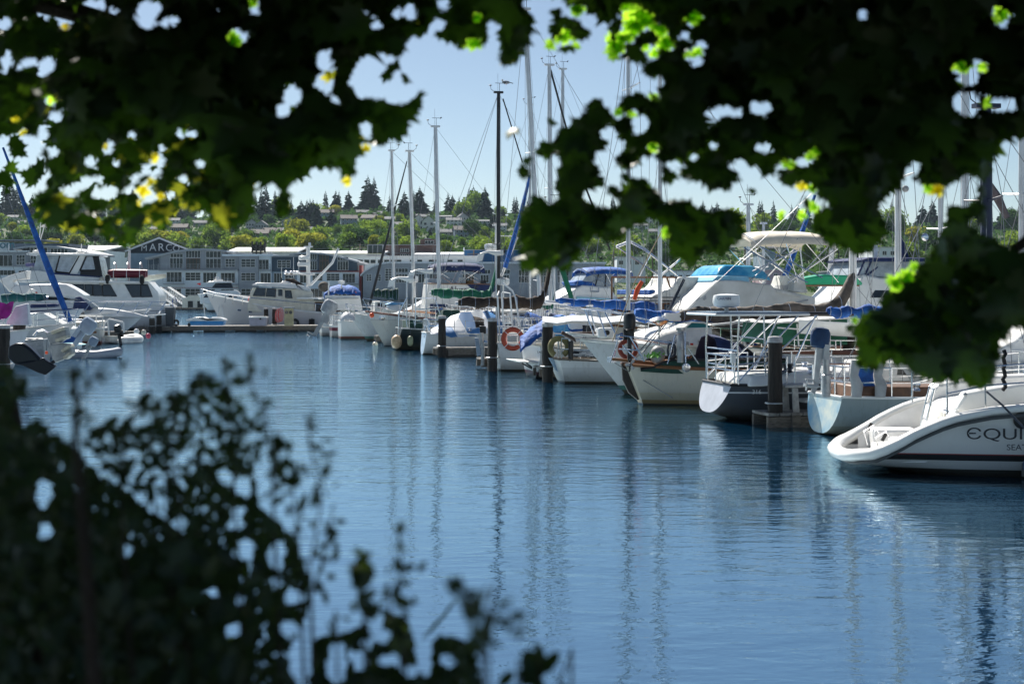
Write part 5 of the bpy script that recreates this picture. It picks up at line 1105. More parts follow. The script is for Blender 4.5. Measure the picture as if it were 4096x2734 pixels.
# ---- 9. black hulled boat
b = Boat('sailboat', 'black hulled sailboat with tan fender, dark stern canvas and wind generator', 'sailboat', 1597, 70.5, 13, L=9.5)
PT9 = paint('black_green_hull', [(-9,(.01,.012,.012)),(.04,(.008,.016,.015)),(.8,(.010,.02,.018))], grime=.2)
b.hull(3.0, (1.05,1.0,1.3), PT9, so=-.35, tw=.7, kz0=.05, rail=DWHITE, railr=.03, trm=mat('orange_black_transom', (.012,.015,.015), .4, c2=(.012,.015,.015)))
MB().prism([b.p(1602,1350,.5), b.p(1625,1385,.5), b.p(1629,1396,.5), b.p(1622,1398,.5)], (0,.06,0)).build('transom_board', mat('orange_wood', (.45,.20,.08), .5), b.o)
b.slab('stern_canvas', DGREEN, [(1632,1280),(1690,1280),(1692,1345),(1632,1343)], .9); b.T('stern_rail', [[(1594,1335,.8),(1596,1250,.8),(1628,1190,.8)],[(1635,1343,1.0),(1625,1275,1.0)],[(1596,1275,.8),(1690,1285,.9)],[(1594,1310,.8),(1700,1318,1.0)],[(1665,1340,.9),(1655,1280,.9)]], .03, STEEL)
b.T('arch', [[(1663,1192,.8),(1740,1192,.8),(1762,1262,.9)],[(1663,1192,-.8),(1740,1192,-.8)],[(1663,1192,.8),(1662,1300,.9)],[(1663,1235,.8),(1755,1236,.9)],[(1663,1192,.8),(1663,1192,-.8)],[(1740,1192,.8),(1740,1192,-.8)]], .03, STEEL)
b.rails(h=.6, n=6, pushpit=False); b.trunk(2.4,6.5,.45,.9); windgen(b, 1705, 1088, 1330, .6); windgen(b, 1627, 1118, 1270, .6)
b.mast(1741,508,1180, r=.105, m=ALU, spr=(.43,), u2=1757, sw=1.0)
b.slab('dodger', DGREEN, [(1762,1290),(1775,1240),(1840,1238),(1850,1290)], .9, .8, bevel=.08)
fender('tall tan ribbed fender hanging off the black stern', 1586, 1366, 69.3, .26, .66*1.0, TANF); fender('olive cylindrical fender on the black transom', 1641, 1363, 69.0, .14, .5, mat('olive_fender', (.30,.32,.20), .5, c2=(.2,.22,.12)))
# ---- 10. white ketch, bow out
b = Boat('sailboat', 'white wooden ketch with high bow pointing left above an orange ball fender', 'sailboat', 1462, 74.5, 193, True, L=11.0)
PT10 = paint('planked_white_hull', [(-9,(.02,.02,.02)),(.03,(.50,.50,.46)),(1.35,(.36,.36,.34)),(1.38,(.54,.55,.54))], grime=.5)
b.hull(3.3, (1.3,1.25,1.82), PT10, bo=1.0, so=.2, tw=.7, draft=.5, rail=mat('reddish_cap_rail', (.16,.05,.03), .5), railr=.05, full=2.0)
q = b.p(1529,1270,.75); MB().lathe([(.10,-.01),(.13,0),(.13,.03),(.10,.04)], q, 16, 'y', Matrix.Diagonal((1.5,1,1))).build('hawse_port', STEEL, b.o)
b.lslab('deck_house', DWHITE, [(2.2,1.2),(7.2,1.3),(6.8,1.8),(2.2,1.85)], 1.15, 1.0); tp = b.tp
for k in range(4): b._pane([(2.6+k*1.05,1.5),(3.4+k*1.05,1.5),(3.4+k*1.05,1.72),(2.6+k*1.05,1.72)], GLASS, b.o, 'window', tp, .012, True, None, .02)
b.rails(h=.65, n=7); b.T('orange_boom', [[(1555,1235,.3),(1740,1252,.3)]], .05, mat('orange_spar', (.5,.22,.08), .4)); b.mast(1638,606,1190, r=.10, m=WMAST, spr=(.25,), u2=1657, sw=1.0, fur=(DMAST,.075))
b.boom(1592,1180,1492,1174, DGREEN, r=.2, rise=0); b.mast(1566,604,1160, r=.075, m=WMAST, spr=(.6,), u2=1575, sw=1.2)
rq = b.p(1651,1115,.3); b.radome(rq, .30, h=.34, post=(rq.x,rq.y,1.6)); fender('bright orange ball fender on the bow of the white ketch', 1487, 1260, 73.2, .125, .2, ORANGE, ball=True, name='ball_fender')
b.slab('dodger', WTARP, [(1555,1238),(1562,1220),(1600,1215),(1600,1245)], .8, .7, bevel=.08); b.slab('blue_hood', LBLUE, [(1550,1218),(1580,1207),(1620,1210),(1618,1219)], .7, .6)
# ---- 11. white and teal fishing hull, bow out
b = Boat('fishing_boat', 'weathered white work boat with teal bottom paint and a tarp over its bow', 'boat', 1392, 82.5, 193, True, L=8.5)
PT11 = paint('stained_white_hull', [(-9,(.02,.02,.02)),(.12,(.02,.20,.18)),(.26,(.52,.54,.54))], grime=.8)
b.hull(3.0, (1.1,1.1,1.62), PT11, bo=1.1, so=.1, tw=.85, rail=DWHITE, railr=.05); b.slab('wheelhouse', DWHITE, [(1500,1250),(1500,1205),(1570,1205),(1590,1250)], 1.0, .9)
for uu in (1510, 1540): b.panes([(uu,1212),(uu+22,1212),(uu+22,1230),(uu,1230)], parent=b.o)
g = [[b.p(lerp(1362,1420,i/6), pl(i, [(0,1262),(2,1247),(5,1250),(6,1258)])+(0 if abs(j) < 1.5 else 26+5*sin(i*3)), -j*.35) for j in (-2,-1,0,1,2)] for i in range(7)]; MB().sheet(g, .02).build('bow_tarp', WTARP, b.o, sharp=70)
b.rails(h=.5, n=6, pushpit=False)
# ---- 12. small open boats by it
b = Boat('motor_boat', 'small white runabout showing its transom beside the teal bottomed work boat', 'boat', 1358, 86, 13, L=6.0)
b.hull(2.2, (1.1,1.0,1.2), paint('runabout_white', [(-9,(.1,.1,.1)),(.06,(.2,.05,.04)),(.16,(.62,.64,.64))], grime=.3), so=.0, tw=.9, kz0=-.1, rail=DWHITE); b.slab('windscreen', SMOKE, [(1420,1275),(1440,1250),(1470,1250),(1480,1275)], .8, .7)
b.rails(h=.5, n=4, pulpit=False)
b = Boat('motor_boat', 'white skiff with a maroon stripe behind the grey outboard motor', 'boat', 1322, 90, 13, L=5.5)
b.hull(2.1, (.75,.72,1.0), paint('maroon_striped', [(-9,(.4,.4,.4)),(.40,(.12,.015,.03)),(.62,(.6,.62,.62))], grime=.3), so=.0, tw=.9, kz0=-.1, rail=DWHITE); b.rails(h=.6, n=3, pulpit=False)
b = Boat('motor_boat', 'low white skiff carrying the big grey tilted outboard at the dock end', 'boat', 1282, 93, 13, L=5.0)
b.hull(2.0, (.55,.5,.8), paint('skiff_white', [(-9,(.4,.4,.4)),(.2,(.6,.62,.62))], grime=.5), so=.0, tw=.9, kz0=-.1, rail=DWHITE)
outboard('big weathered grey outboard motor tilted on the low skiff at the dock end', tuple(P(1300,1262,92)), R(0), 2.1, cm=mat('weathered_grey_cowl', (.33,.36,.39), .5, c2=(.2,.22,.24)), lm=GREYP, tilt=.5)
# ---- 13. white trawler on the far dock
b = Boat('trawler_yacht', 'white trawler yacht with dark wheelhouse windows and tall steel mast behind the fairway dock', 'motor yacht', 825, 109, 188, True, L=13.0)
PT13 = paint('trawler_hull', [(-9,(.03,.03,.03)),(.12,(.50,.48,.48))], grime=.12)
b.hull(4.2, (1.25,1.45,2.75), PT13, bo=1.35, so=.1, tw=.85, rail=WHITE, railr=.06, full=2.3, draft=.6)
b.slab('deck_house', CREAM, [(990,1225),(1000,1175),(1010,1150),(1190,1155),(1250,1165),(1262,1240),(1262,1262),(990,1245)], 1.75, 1.6, bevel=.08); tp = b.tp
for pts in ([(1012,1182),(1026,1151),(1063,1152),(1060,1184)],[(1064,1184),(1068,1153),(1103,1155),(1102,1187)],[(1114,1183),(1114,1157),(1129,1158),(1129,1183)],[(1141,1190),(1141,1161),(1164,1162),(1170,1193)]): b.panes(pts, parent=b.o, tp=tp, frame=BLACK, fr=.025)
b.panes([(1105,1238),(1105,1152),(1133,1153),(1133,1240)], m=mat('door_cream', (.62,.60,.53), .4), parent=b.o, name='door', tp=tp, out=.008)
b.slab('roof', WHITE, [(1006,1138),(1030,1130),(1180,1133),(1190,1149),(1187,1154),(1012,1141)], 2.0, 1.9, bevel=.05); b.slab('flybridge_fairing', WHITE, [(1120,1133),(1128,1124),(1150,1124),(1170,1132),(1240,1150),(1255,1190),(1190,1190),(1185,1140)], 1.6, 1.3, bevel=.08)
b.slab('aft_cabin', CREAM, [(1200,1262),(1200,1200),(1420,1206),(1420,1268)], 1.8, 1.7, bevel=.05); tp2 = b.tp; b.panes([(1260,1209),(1300,1209),(1300,1247),(1260,1247)], parent=b.o, tp=tp2, frame=WOOD, fr=.05); b.panes([(1320,1209),(1360,1209),(1360,1244),(1320,1244)], parent=b.o, tp=tp2, frame=WOOD, fr=.05)
b.slab('boat_deck', WHITE, [(1186,1188),(1440,1192),(1440,1198),(1188,1196)], 2.1, 2.1); b.slab('canvas_hood', BROWNC, [(1135,1122),(1150,1113),(1175,1115),(1220,1140),(1190,1138)], 1.2, .9, bevel=.06)
for uu, vv in ((957,1240),(1001,1247)): b.panes([(uu-7,vv-3),(uu+7,vv-2),(uu+7,vv+3),(uu-7,vv+2)], parent=b.o, name='porthole', tp=(0,1.72,3,1.9), frame=STEEL, fr=.02)
b.T('pulpit', [[(805,1155,0),(860,1172,.9),(1000,1190,1.7)],[(807,1156,0),(870,1170,-.9),(1000,1186,-1.7)],[(850,1192,.5),(858,1172,.8)],[(900,1210,1.1),(903,1178,1.3)],[(930,1217,1.3),(932,1183,1.4)],[(970,1222,1.5),(972,1187,1.6)],[(1000,1190,1.7),(1300,1218,2.0)],[(1260,1245,1.9),(1262,1214,1.9)]], .03, STEEL)
b.T('anchor_rope', [[(808,1150,0),(815,1210,.0),(822,1290,.2)],[(883,1205,.4),(862,1290,.8)],[(886,1205,.4),(897,1300,1.4)]], .035, WTARP)
b.mast(1233,988,1145, r=.16, m=WMAST, spr=(), stays=False, wind=False, tipr=.9); b.T('spreader_bar', [[(1145,1096,0),(1255,1096,0)],[(1260,1096,.6),(1205,1098,.6)]], .07, WHITE); b.T('derrick', [[(1243,1140,0),(1330,1050,.2),(1354,992,.2)]], .10, WMAST)
for uu, vv in ((1216,1032),(1212,1057)): MB().lathe([(.3,-.16),(.42,-.1),(.42,.12),(.35,.18),(.02,.2)], b.p(uu, vv, .4), 16).build('radar_dome', WHITE, b.o)
for k, uu in enumerate((1145,1165,1180,1192)): MB().ell(b.p(uu,1090,.6-.4*k), (.2,.14,.14), 10, 7).build('deck_light', STEEL, b.o)
for uu, vt in ((1126,1068),(1174,1028),(1195,1040)): b.T('antenna', [[(uu,1110,.7),(uu,vt,.7)]], .02, WHITE)
b.T('fender_line', [[(1248,1272,2.1),(1248,1290,2.1)]], .03, DROPE); MB().torus(b.p(1178,1292,2.05), .27, .1, None, 16, 8).build('tyre_fender', RUB, b.o); MB().tube([b.p(1247,1302,2.05), b.p(1247,1275,2.05)], .22, 10).build('black_fender', RUB, b.o)
fl_ = MB().prism([b.p(803,1130,0), b.p(786,1134,0), b.p(802,1142,0)], (0,.03,0)).build('pennant', mat('bright_red_pennant', (.65,.02,.02), .6), b.o)
b.T('kayak', [[(1000,1205,.9),(1005,1190,.9),(1010,1183,.9)]], [.2,.22,.05], RED)
b.T('signal_post', [[(1240,985,0),(1238,970,0)]], .1, ALU)
# inflatable / paddle boat on the dock edge
o = thing('pedal_boat', 'small bright blue and white moulded sailing dinghy resting on the fairway dock', 'dinghy', at(833,99.9,.46)); MB().prism([(-1.15,-.5,.05),(1.1,-.5,.05),(1.2,-.5,.36),(-1.2,-.5,.36)], (0,1.0,0)).build('hull', mat('sky_blue_plastic', (.02,.22,.50), .35), o, bevel=.06)
MB().prism([(-1.45,-.55,.36),(1.3,-.55,.36),(1.22,-.55,.5),(.9,-.55,.6),(.35,-.55,.62),(.1,-.55,.44),(-.3,-.55,.66),(-.8,-.55,.62),(-1.45,-.55,.44)], (0,1.1,0)).build('deck', WHITE, o, bevel=.05); MB().tube([(-1.3,-.2,.1),(-1.35,.2,.1)], .12, 8).build('wheel', RUB, o)
# white yacht behind the trawler
b = Boat('motor_yacht', 'sleek white flybridge yacht moored by the gangways behind the trawler bow', 'motor yacht', 790, 205, 190, True, L=16)
b.hull(4.6, (1.9,1.9,2.6), paint('yacht_white', [(-9,(.1,.1,.1)),(.3,(.72,.73,.74))], grime=.05), bo=1.6, so=.1, tw=.9, rail=WHITE, railr=.06)
b.slab('deck_house', WHITE, [(800,1195),(805,1173),(860,1168),(940,1172),(960,1190),(1010,1200),(1010,1212),(800,1215)], 2.0, 1.8, bevel=.1); tp = b.tp; b.panes([(812,1190),(826,1174),(868,1172),(880,1188)], parent=b.o, tp=tp)
for pts in ([(912,1176),(938,1177),(952,1190),(915,1190)],): b.panes(pts, parent=b.o, tp=tp)
b.slab('flybridge', WHITE, [(820,1172),(835,1162),(945,1160),(962,1172),(958,1182),(830,1180)], 2.1, 1.9, bevel=.1); b.slab('bridge_windscreen', GLASS, [(845,1152),(862,1132),(925,1131),(932,1152)], 1.7, 1.5, bevel=.05); b.slab('hardtop', WHITE, [(822,1131),(836,1125),(925,1124),(930,1130)], 2.0, 1.9, bevel=.05)
b.slab('arch', WHITE, [(850,1125),(858,1117),(890,1117),(893,1125)], .9, .6); b.T('antenna', [[(867,1117,0),(867,1093,0)],[(858,1110,.6),(878,1110,.6)]], .06, STEEL)
o = thing('dock_shelter', 'small cream shelter with three dark arches beside the white yacht', 'shelter', (X(800,222),222,.45)); MB().prism([(-2.8,0,0),(2.8,0,0),(2.8,0,1.1),(1.8,0,1.9),(-1.8,0,1.9),(-2.8,0,1.1)], (0,2,0)).build('body', CREAM, o)
for k in (-1,0,1): MB().box((k*1.5,-.03,.55),(.8,.08,1.0)).build('opening', BLACK, o)
# ---- Alyssa T
b = Boat('motor_yacht', 'white flybridge yacht named Alyssa T with navy bimini, seen over the sailboats', 'motor yacht', 1722, 88, 8, L=13)
b.hull(4.2, (1.9,1.9,2.6), paint('alyssa_white', [(-9,(.02,.02,.02)),(.2,(.60,.61,.62))], grime=.1), bo=1.5, so=-.3, tw=.9, kz0=0, rail=WOOD, railr=.05)
b.slab('deck_house', WHITE, [(1700,1240),(1712,1133),(1870,1135),(1990,1137),(1990,1240)], 1.9, 1.8, bevel=.08); b.slab('dark_side', NAVYC, [(1868,1137),(1985,1139),(1985,1160),(1960,1178),(1905,1172)], 1.93, 1.86, bevel=0)
b.slab('cap_rail', WOOD, [(1712,1131),(1992,1135),(1992,1138),(1712,1134)], 1.95); b.lettering('Alyssa T', 1796, 1172, .62, 1.93, TXB, .85)
b.panes([(1720,1215),(1790,1216),(1790,1262),(1720,1262)], parent=b.o, m=NAVYC, tp=(0,1.92,3,1.9), name='stern_curtain')
b.slab('windscreen', SMOKE, [(1710,1133),(1712,1112),(1755,1114),(1770,1133)], 1.6, 1.4, bevel=.02); zz = b.p(1850,1062,0).z
b.bimini(b.p(1716,1060,0).x, b.p(1928,1060,0).x, zz-.1, 1.5, NAVYC, b.p(1800,1135).z, crown=.25, valance=.22)
b.slab('helm_seat', WHITE, [(1845,1133),(1848,1108),(1862,1108),(1864,1133)], .9); b.slab('cardboard_box', mat('cardboard', (.35,.20,.09), .8), [(1870,1133),(1870,1122),(1896,1122),(1896,1133)], .6); b.slab('helm_seat', BLACK, [(1925,1133),(1925,1122),(1945,1122),(1945,1133)], .5)
b.T('antenna', [[(1860,1135,1.2),(1855,1010,1.2)]], .03, WHITE)
b.mast(1985,902,1140, r=.10, m=WMAST, spr=(), stays=False, wind=False); b.slab('crosstree', WHITE, [(1990,941),(2065,943),(2065,946),(1990,944)], .08); b.T('derrick', [[(2005,1105,0),(2068,948,0)]], .09, WMAST); rq = b.p(1962,987,.5); rr_ = b.radome(rq, .38, h=.38); b.lettering('Raymarine', 1947, 990, .12, .9, TXB, .9, parent=rr_)
# ---- blue tarp boat behind the trawler stern
b = Boat('motor_boat', 'cabin boat heaped with a crumpled blue tarp beside a white radar post', 'boat', 1290, 97, 8, L=8)
b.hull(2.8, (1.3,1.25,1.6), PT6b, so=0, tw=.9, kz0=-.1, rail=DWHITE)
g = [[b.p(lerp(1295,1442,i/12), pl(i, [(0,1172),(2,1150),(4,1138),(7,1140),(10,1142),(12,1165)])+(abs(j)*9 if abs(j) < 2 else 34)+3*sin(i*2.1+j*2), -j*.5) for j in (-2,-1,0,1,2)] for i in range(13)]; MB().sheet(g, .03).build('tarp', BLUEC, b.o, sharp=70)
b.slab('cabin', WHITE, [(1295,1240),(1300,1180),(1440,1182),(1450,1240)], 1.2, 1.1); b.slab('roof', GROOF, [(1272,1194),(1435,1190),(1435,1194),(1275,1198)], 1.3); rq = b.p(1366,1128,.6); rr_ = b.radome(rq, .22, h=.22, post=(rq.x,rq.y,2.0)); b.T('post', [[(1313,1220,1.0),(1315,1125,1.0)]], .05, WHITE)
MB().ell(b.p(1296,1146,.5), (.4,.35,.35), 12, 8).build('covered_wheel', GREYC, b.o); MB().sheet([[b.p(lerp(1400,1426,i/4), 1172+jj*5+8*(i/4)*-1+2*sin(i*2), .8) for jj in range(4)] for i in range(5)], .01).build('flag', mat('striped_flag', (.45,.15,.18), .7, c2=(.25,.25,.35), vs=8), b.o)
# ---- boats in the second rank on the right
def clutter(b, seed, can=True):
    q = random.Random(seed); B_ = getattr(b, 'B', 2.8)
    for k in range(3):
        t = q.uniform(.08,.8); sg = q.choice((-1,1,b.near)); c = b.ed(t, sg, .45); mb = MB()
        for j in range(3): mb.torus(c+Vector((.02*j,.03*j,-.02*j)), .13+.02*j, .022, Matrix.Rotation(q.uniform(0,3), 3, 'Z') @ Matrix.Diagonal((.7,1,1.3)), 12, 4)
        mb.build('coiled_rope', q.choice((DROPE, ROPE, BLUEC, WTARP)), b.o)
    for sg in (-1,1):
        c = b.ed(.22, sg, .12, .25); MB().lathe([(.09,0),(.10,.02),(.06,.07),(.095,.13),(.09,.16),(.02,.17)], c, 12).build('winch', STEEL, b.o)
    if can:
        for k in range(q.randint(1,3)):
            c = b.ed(.50+.05*k, b.near, .22, .16); MB().box(c, (.28,.14,.34)).build('jerry_can', q.choice((mat('jerry_blue', (.02,.10,.30), .5), mat('jerry_yellow', (.55,.38,.03), .5), mat('jerry_red', (.40,.03,.02), .5))), b.o, bevel=.03)
    for k in range(2): c = b.ed(q.uniform(.5,.8), 0, .35); MB().tube([c, c+Vector((0,0,.2)), c+Vector((.12,0,.26))], [.05,.05,.08], 8).build('vent_cowl', WHITE, b.o)
def dodger(b, x, m, w_=.95, z=1.1, h=.75, L_=1.2):
    g = []
    for i in range(7):
        t = i/6; g.append([Vector((x+L_*t, w_*y*(1-.12*t), z+h*(1-.85*t**1.8)*(1-abs(y)**3*.9))) for y in (-1,-.85,-.5,0,.5,.85,1)])
    o = MB().sheet(g, .02).build('dodger', m, b.o, sharp=80)
    g = [[Vector((x+L_*t, .55*y, z+h*(1-.85*t**1.8)+.012)) for y in (-1,0,1)] for t in (.55,.75,.92)]; MB().sheet(g, .01).build('window', SMOKE, o)
SEED = [1]
def sloop(label, u, Y, ang, mu, mv, cover, hullm=None, L=9, r=.085, boomu=None, mm=ALU, bow=False, bv=None, u2=None, spr=(.5,)):
    b = Boat('sailboat', label, 'sailboat', u, Y, ang, bow, L=L); b.hull(2.8, (1.05,1.0,1.3), hullm or PT6b, so=.1, tw=.6, kz0=-.05, rail=DWHITE); b.trunk(2.2,L*.66,.45,.85); b.rails(h=.6, n=6)
    SEED[0] += 1; clutter(b, SEED[0]); dodger(b, 1.5, (NAVYC, DGREEN, BLUEC, GREYC, BROWNC)[SEED[0] % 5])
    b.mast(mu, mv, bv or (1170+(2.8-1.9)/Y*FPX), r=r, m=mm, spr=spr, u2=u2)
    if cover: b.boom(mu if u2 is None else u2, 1170+(2.8-2.2)/Y*FPX, boomu, 1170+(2.8-2.25)/Y*FPX, cover, r=.13, rise=.5)
    return b
b0 = sloop('sailboat between the black mast and the leaning mast, partly hidden by the brown cover', 1990, 70, 13, 2197, 262, None, r=.11, u2=2203); b0.TL('dark_jib', [[b0.mt, b0.p(2300,640), b0.p(2440,1000)]], .05, DMAST)
sloop('sailboat with slim mast beside the thick leaning masts behind the red tarp', 2060, 80, 13, 2251, 278, None, r=.10, u2=2245)
b = sloop('sailboat with a blue furled jib slanting up beside the black mast', 1850, 82, 13, 2120, 420, None, r=.07)
b.TL('blue_furled_jib', [[b.p(2120,700,0), b.p(2085,850,0), b.p(2020,1070,0)]], [.07,.13,.14], BLUEC)
sloop('sailboat with white mast and red tarp cover seen behind the life ring davits', 2080, 66, 13, 2157, 1000, RED, boomu=2095, r=.09)
b = sloop('sailboat with a bright green furled jib leaning to the right below the leaves', 2190, 62, 13, 2215, 820, GREENC, boomu=2150); b.TL('furled_jib', [[b.p(2225,900,0), b.p(2250,1080,0), b.p(2290,1205,0)]], [.06,.12,.10], GREENC)
sloop('sailboat whose silver mast rises right of the brown framed cabin', 2520, 60, 13, 2993, 820, None, r=.095, L=10)
sloop('sailboat behind the beige bimini with a thin cross shaped mast top', 2900, 64, 13, 3054, 895, None, r=.07)
b = sloop('sailboat with a blue furled jib behind the beige bimini frame', 2850, 58, 13, 3325, 600, GREYC, boomu=3240, r=.08); b.TL('furled_jib', [[b.p(3260,780,0), b.p(3200,950,0), b.p(3130,1130,0)]], [.06,.12,.11], BLUEC); b.TL('leaning_pole', [[b.p(3330,1000,.3), b.p(3302,1200,.3)]], [.09,.12], WMAST)
b = sloop('sailboat with radar reflector on a broad white mast at right', 3500, 50, 13, 3762, 560, BLUEC, boomu=3640, r=.085); MB().ell(b.p(3700,948,.3), (.14,.05,.14), 12, 8).build('radar_reflector', STEEL, b.o); MB().ell(b.p(3622,755,.3), (.13,.08,.12), 12, 8).build('radar_reflector', GREYP, b.o)
b = sloop('sailboat with a rolled brown grey jib at the far right edge', 3700, 38, 13, 4088, 250, GREYC, boomu=3880, r=.09, L=10); b.TL('furled_jib', [[b.p(3950,730,.2), b.p(3990,790,.2), b.p(4028,870,.2)]], [.10,.12,.08], mat('brown_grey_sailcloth', (.12,.10,.11), .8, c2=(.07,.06,.065)))
sloop('sailboat mostly hidden behind the low leaf cluster at right', 3560, 34, 13, 3860, -100, NAVYC, boomu=3720, r=.09)
# blue bimini flybridge cruiser
b = Boat('motor_yacht', 'white flybridge cruiser with royal blue bimini and blue striped bow', 'motor yacht', 2190, 72, 193, True, L=11)
b.hull(3.6, (1.5,1.5,2.1), paint('cruiser_white', [(-9,(.02,.02,.02)),(.2,(.66,.67,.68)),(1.2,(.25,.50,.60)),(1.32,(.66,.67,.68))], grime=.1), bo=1.2, so=0, tw=.9, rail=WHITE)
b.slab('deck_house', WHITE, [(2220,1230),(2225,1196),(2290,1160),(2330,1140),(2440,1148),(2470,1190),(2500,1235)], 1.6, 1.4, bevel=.08); b.slab('blue_band', mat('aqua_band', (.20,.45,.56), .4), [(2310,1186),(2480,1196),(2476,1204),(2305,1196)], 1.64, 1.64, bevel=0)
b.slab('cabin', WHITE, [(2255,1270),(2265,1203),(2500,1212),(2500,1270)], 1.6, 1.55); tp = b.tp
for k in range(4): b.panes([(2325+k*40,1212),(2355+k*40,1213),(2355+k*40,1232),(2325+k*40,1231)], parent=b.o, tp=tp, frame=WOOD, fr=.02)
b.slab('bridge_cover', BLUEC, [(2295,1128),(2312,1120),(2370,1125),(2390,1146),(2310,1142)], 1.35, 1.2, bevel=.06); b.slab('enclosure', SMOKE, [(2330,1122),(2352,1090),(2450,1092),(2460,1148),(2385,1144)], 1.3, 1.1, bevel=.03)
b.bimini(b.p(2500,1080).x, b.p(2316,1080).x, b.p(2400,1085).z, 1.35, BLUEC, b.p(2400,1145).z, crown=.2, valance=.15); b.TL('grab_rail', [[b.p(2362,1150,1.45), b.p(2362,1165,1.5), b.p(2395,1166,1.5), b.p(2395,1150,1.45)]], .03, STEEL)
b.T('enclosure_pole', [[(2380,1148,1.3),(2395,1092,1.2)],[(2420,1148,1.3),(2425,1092,1.2)]], .03, BLACK)
# brown framed cabin boat
b = Boat('cabin_cruiser', 'older white trawler with brown framed windows and a black edged roof', 'motor yacht', 2380, 47, 193, True, L=12)
b.hull(3.6, (1.2,1.2,1.8), PT6, bo=.9, so=.1, tw=.85, rail=WOOD, railr=.045)
b.slab('wheelhouse', DWHITE, [(2438,1290),(2445,1204),(2465,1200),(2600,1203),(2720,1205),(2790,1206),(2790,1300)], 1.5, 1.4, bevel=.04); tp = b.tp
for pts in ([(2447,1255),(2455,1213),(2480,1211),(2473,1257)],[(2483,1258),(2490,1211),(2520,1210),(2515,1258)],[(2590,1295),(2598,1216),(2650,1214),(2650,1295)],[(2652,1295),(2652,1214),(2705,1213),(2705,1272)]): b.panes(pts, m=mat('sky_reflecting_glass', (.05,.14,.22), .05, c2=(.02,.05,.08), vs=1.2), parent=b.o, tp=tp, frame=WOOD, fr=.045)
b.panes([(2714,1300),(2714,1212),(2766,1211),(2766,1300)], m=WOOD, parent=b.o, tp=tp, name='door'); b.slab('roof', mat('black_roof_edge', (.03,.03,.035), .6, c2=(.012,.012,.014)), [(2424,1208),(2450,1198),(2600,1200),(2602,1205),(2450,1206)], 1.7, 1.6)
b.slab('flybridge', DWHITE, [(2600,1200),(2615,1180),(2650,1165),(2690,1150),(2705,1130),(2715,1107),(2900,1107),(2900,1204)], 1.5, 1.4, bevel=.06); b.slab('rub_band', TR, [(2605,1187),(2900,1187),(2900,1191),(2605,1191)], 1.52, 1.52, bevel=0)
b.T('upper_rail', [[(2445,1108,1.2),(2720,1109,1.2)],[(2445,1108,-1.2),(2720,1109,-1.2)],[(2447,1205,1.3),(2447,1110,1.2)],[(2668,1110,1.2),(2680,1148,1.2)]], .03, WOOD); b.T('tender_frame', [[(2465,985,.9),(2520,962,.9),(2580,995,.9),(2715,1105,.9)],[(2465,985,.9),(2640,1105,.9)],[(2600,1020,.9),(2555,1105,.9)],[(2740,1020,.9),(2640,1104,.9)],[(2465,990,-.9),(2520,968,-.9),(2580,1000,-.9),(2715,1105,-.9)]], .03, STEEL)
for uu in (2550,2610): b.slab('fender', BLUEC, [(uu-12,1178),(uu-10,1158),(uu+10,1158),(uu+12,1178)], 1.0)
# big cream sided cruiser with light blue bridge + beige bimini
b = Boat('sport_fisher', 'big white sport fisher with sloping sides, light blue bridge cover and beige bimini top', 'motor yacht', 2700, 46, 193, True, L=13)
b.hull(4.0, (1.3,1.4,2.2), PT6b, bo=1.3, so=.1, tw=.9, rail=WHITE)
SF = mat('stained_gelcoat', (.66,.66,.63), .4, c2=(.52,.52,.48), vs=1.2)
b.slab('deck_house', SF, [(2742,1238),(2800,1180),(2868,1120),(2958,1121),(3090,1140),(3095,1150),(3262,1190),(3262,1320),(2742,1320)], 1.9, 1.45, bevel=.10); tp = b.tp
b.slab('bridge_front', mat('pale_aqua_vinyl', (.22,.47,.62), .4, var=.2, bump=.3, bs=3), [(2850,1128),(2868,1100),(3000,1104),(3000,1160),(2950,1180)], 1.50, 1.35, bevel=.08)
b.slab('wind_curtain', mat('bright_blue_vinyl', (.02,.24,.48), .25, c2=(.10,.40,.60), vs=3), [(2866,1102),(2880,1072),(2900,1058),(3010,1062),(3060,1085),(3090,1122),(3020,1110)], 1.35, 1.0, bevel=.06)
b.panes([(3105,1158),(3200,1182),(3200,1190),(3105,1168)], m=DWHITE, parent=b.o, tp=tp, name='handrail', out=.05); b.panes([(3100,1230),(3230,1196),(3230,1202),(3100,1238)], m=GREYP, parent=b.o, tp=tp, name='strut', out=.05); b.panes([(2812,1195),(2822,1182),(2824,1195),(2816,1200)], m=GREYP, parent=b.o, tp=tp, name='vent', out=.04)
b.panes([(2770,1300),(2770,1262),(2900,1262),(2900,1300)], parent=b.o, tp=tp); b.panes([(2930,1300),(2930,1262),(3050,1262),(3050,1300)], parent=b.o, tp=tp)
zt = b.p(3120,950).z; xa = b.p(3300,950,.5).x; xb = b.p(2965,950,.5).x; b.bimini(xa, xb, zt-.08, 1.35, BEIGE, b.p(3100,1130).z, crown=.25, valance=.18)
b.T('crossed_frame', [[(2975,990,1.3),(3230,1130,1.3)],[(3190,1000,1.3),(3010,1085,1.3)],[(3040,985,1.3),(3290,1110,1.3)],[(3350,995,1.3),(3150,1130,1.3)],[(3200,990,-1.2),(3215,1120,-1.2)],[(2990,985,-1.2),(3180,1120,-1.2)]], .025, STEEL)
b.slab('helm_seat', GREYP, [(3150,1160),(3165,1105),(3200,1103),(3215,1165)], .6, .5); b.slab('helm_seat', DWHITE, [(3170,1165),(3185,1100),(3215,1105),(3232,1172)], 1.0, .9)
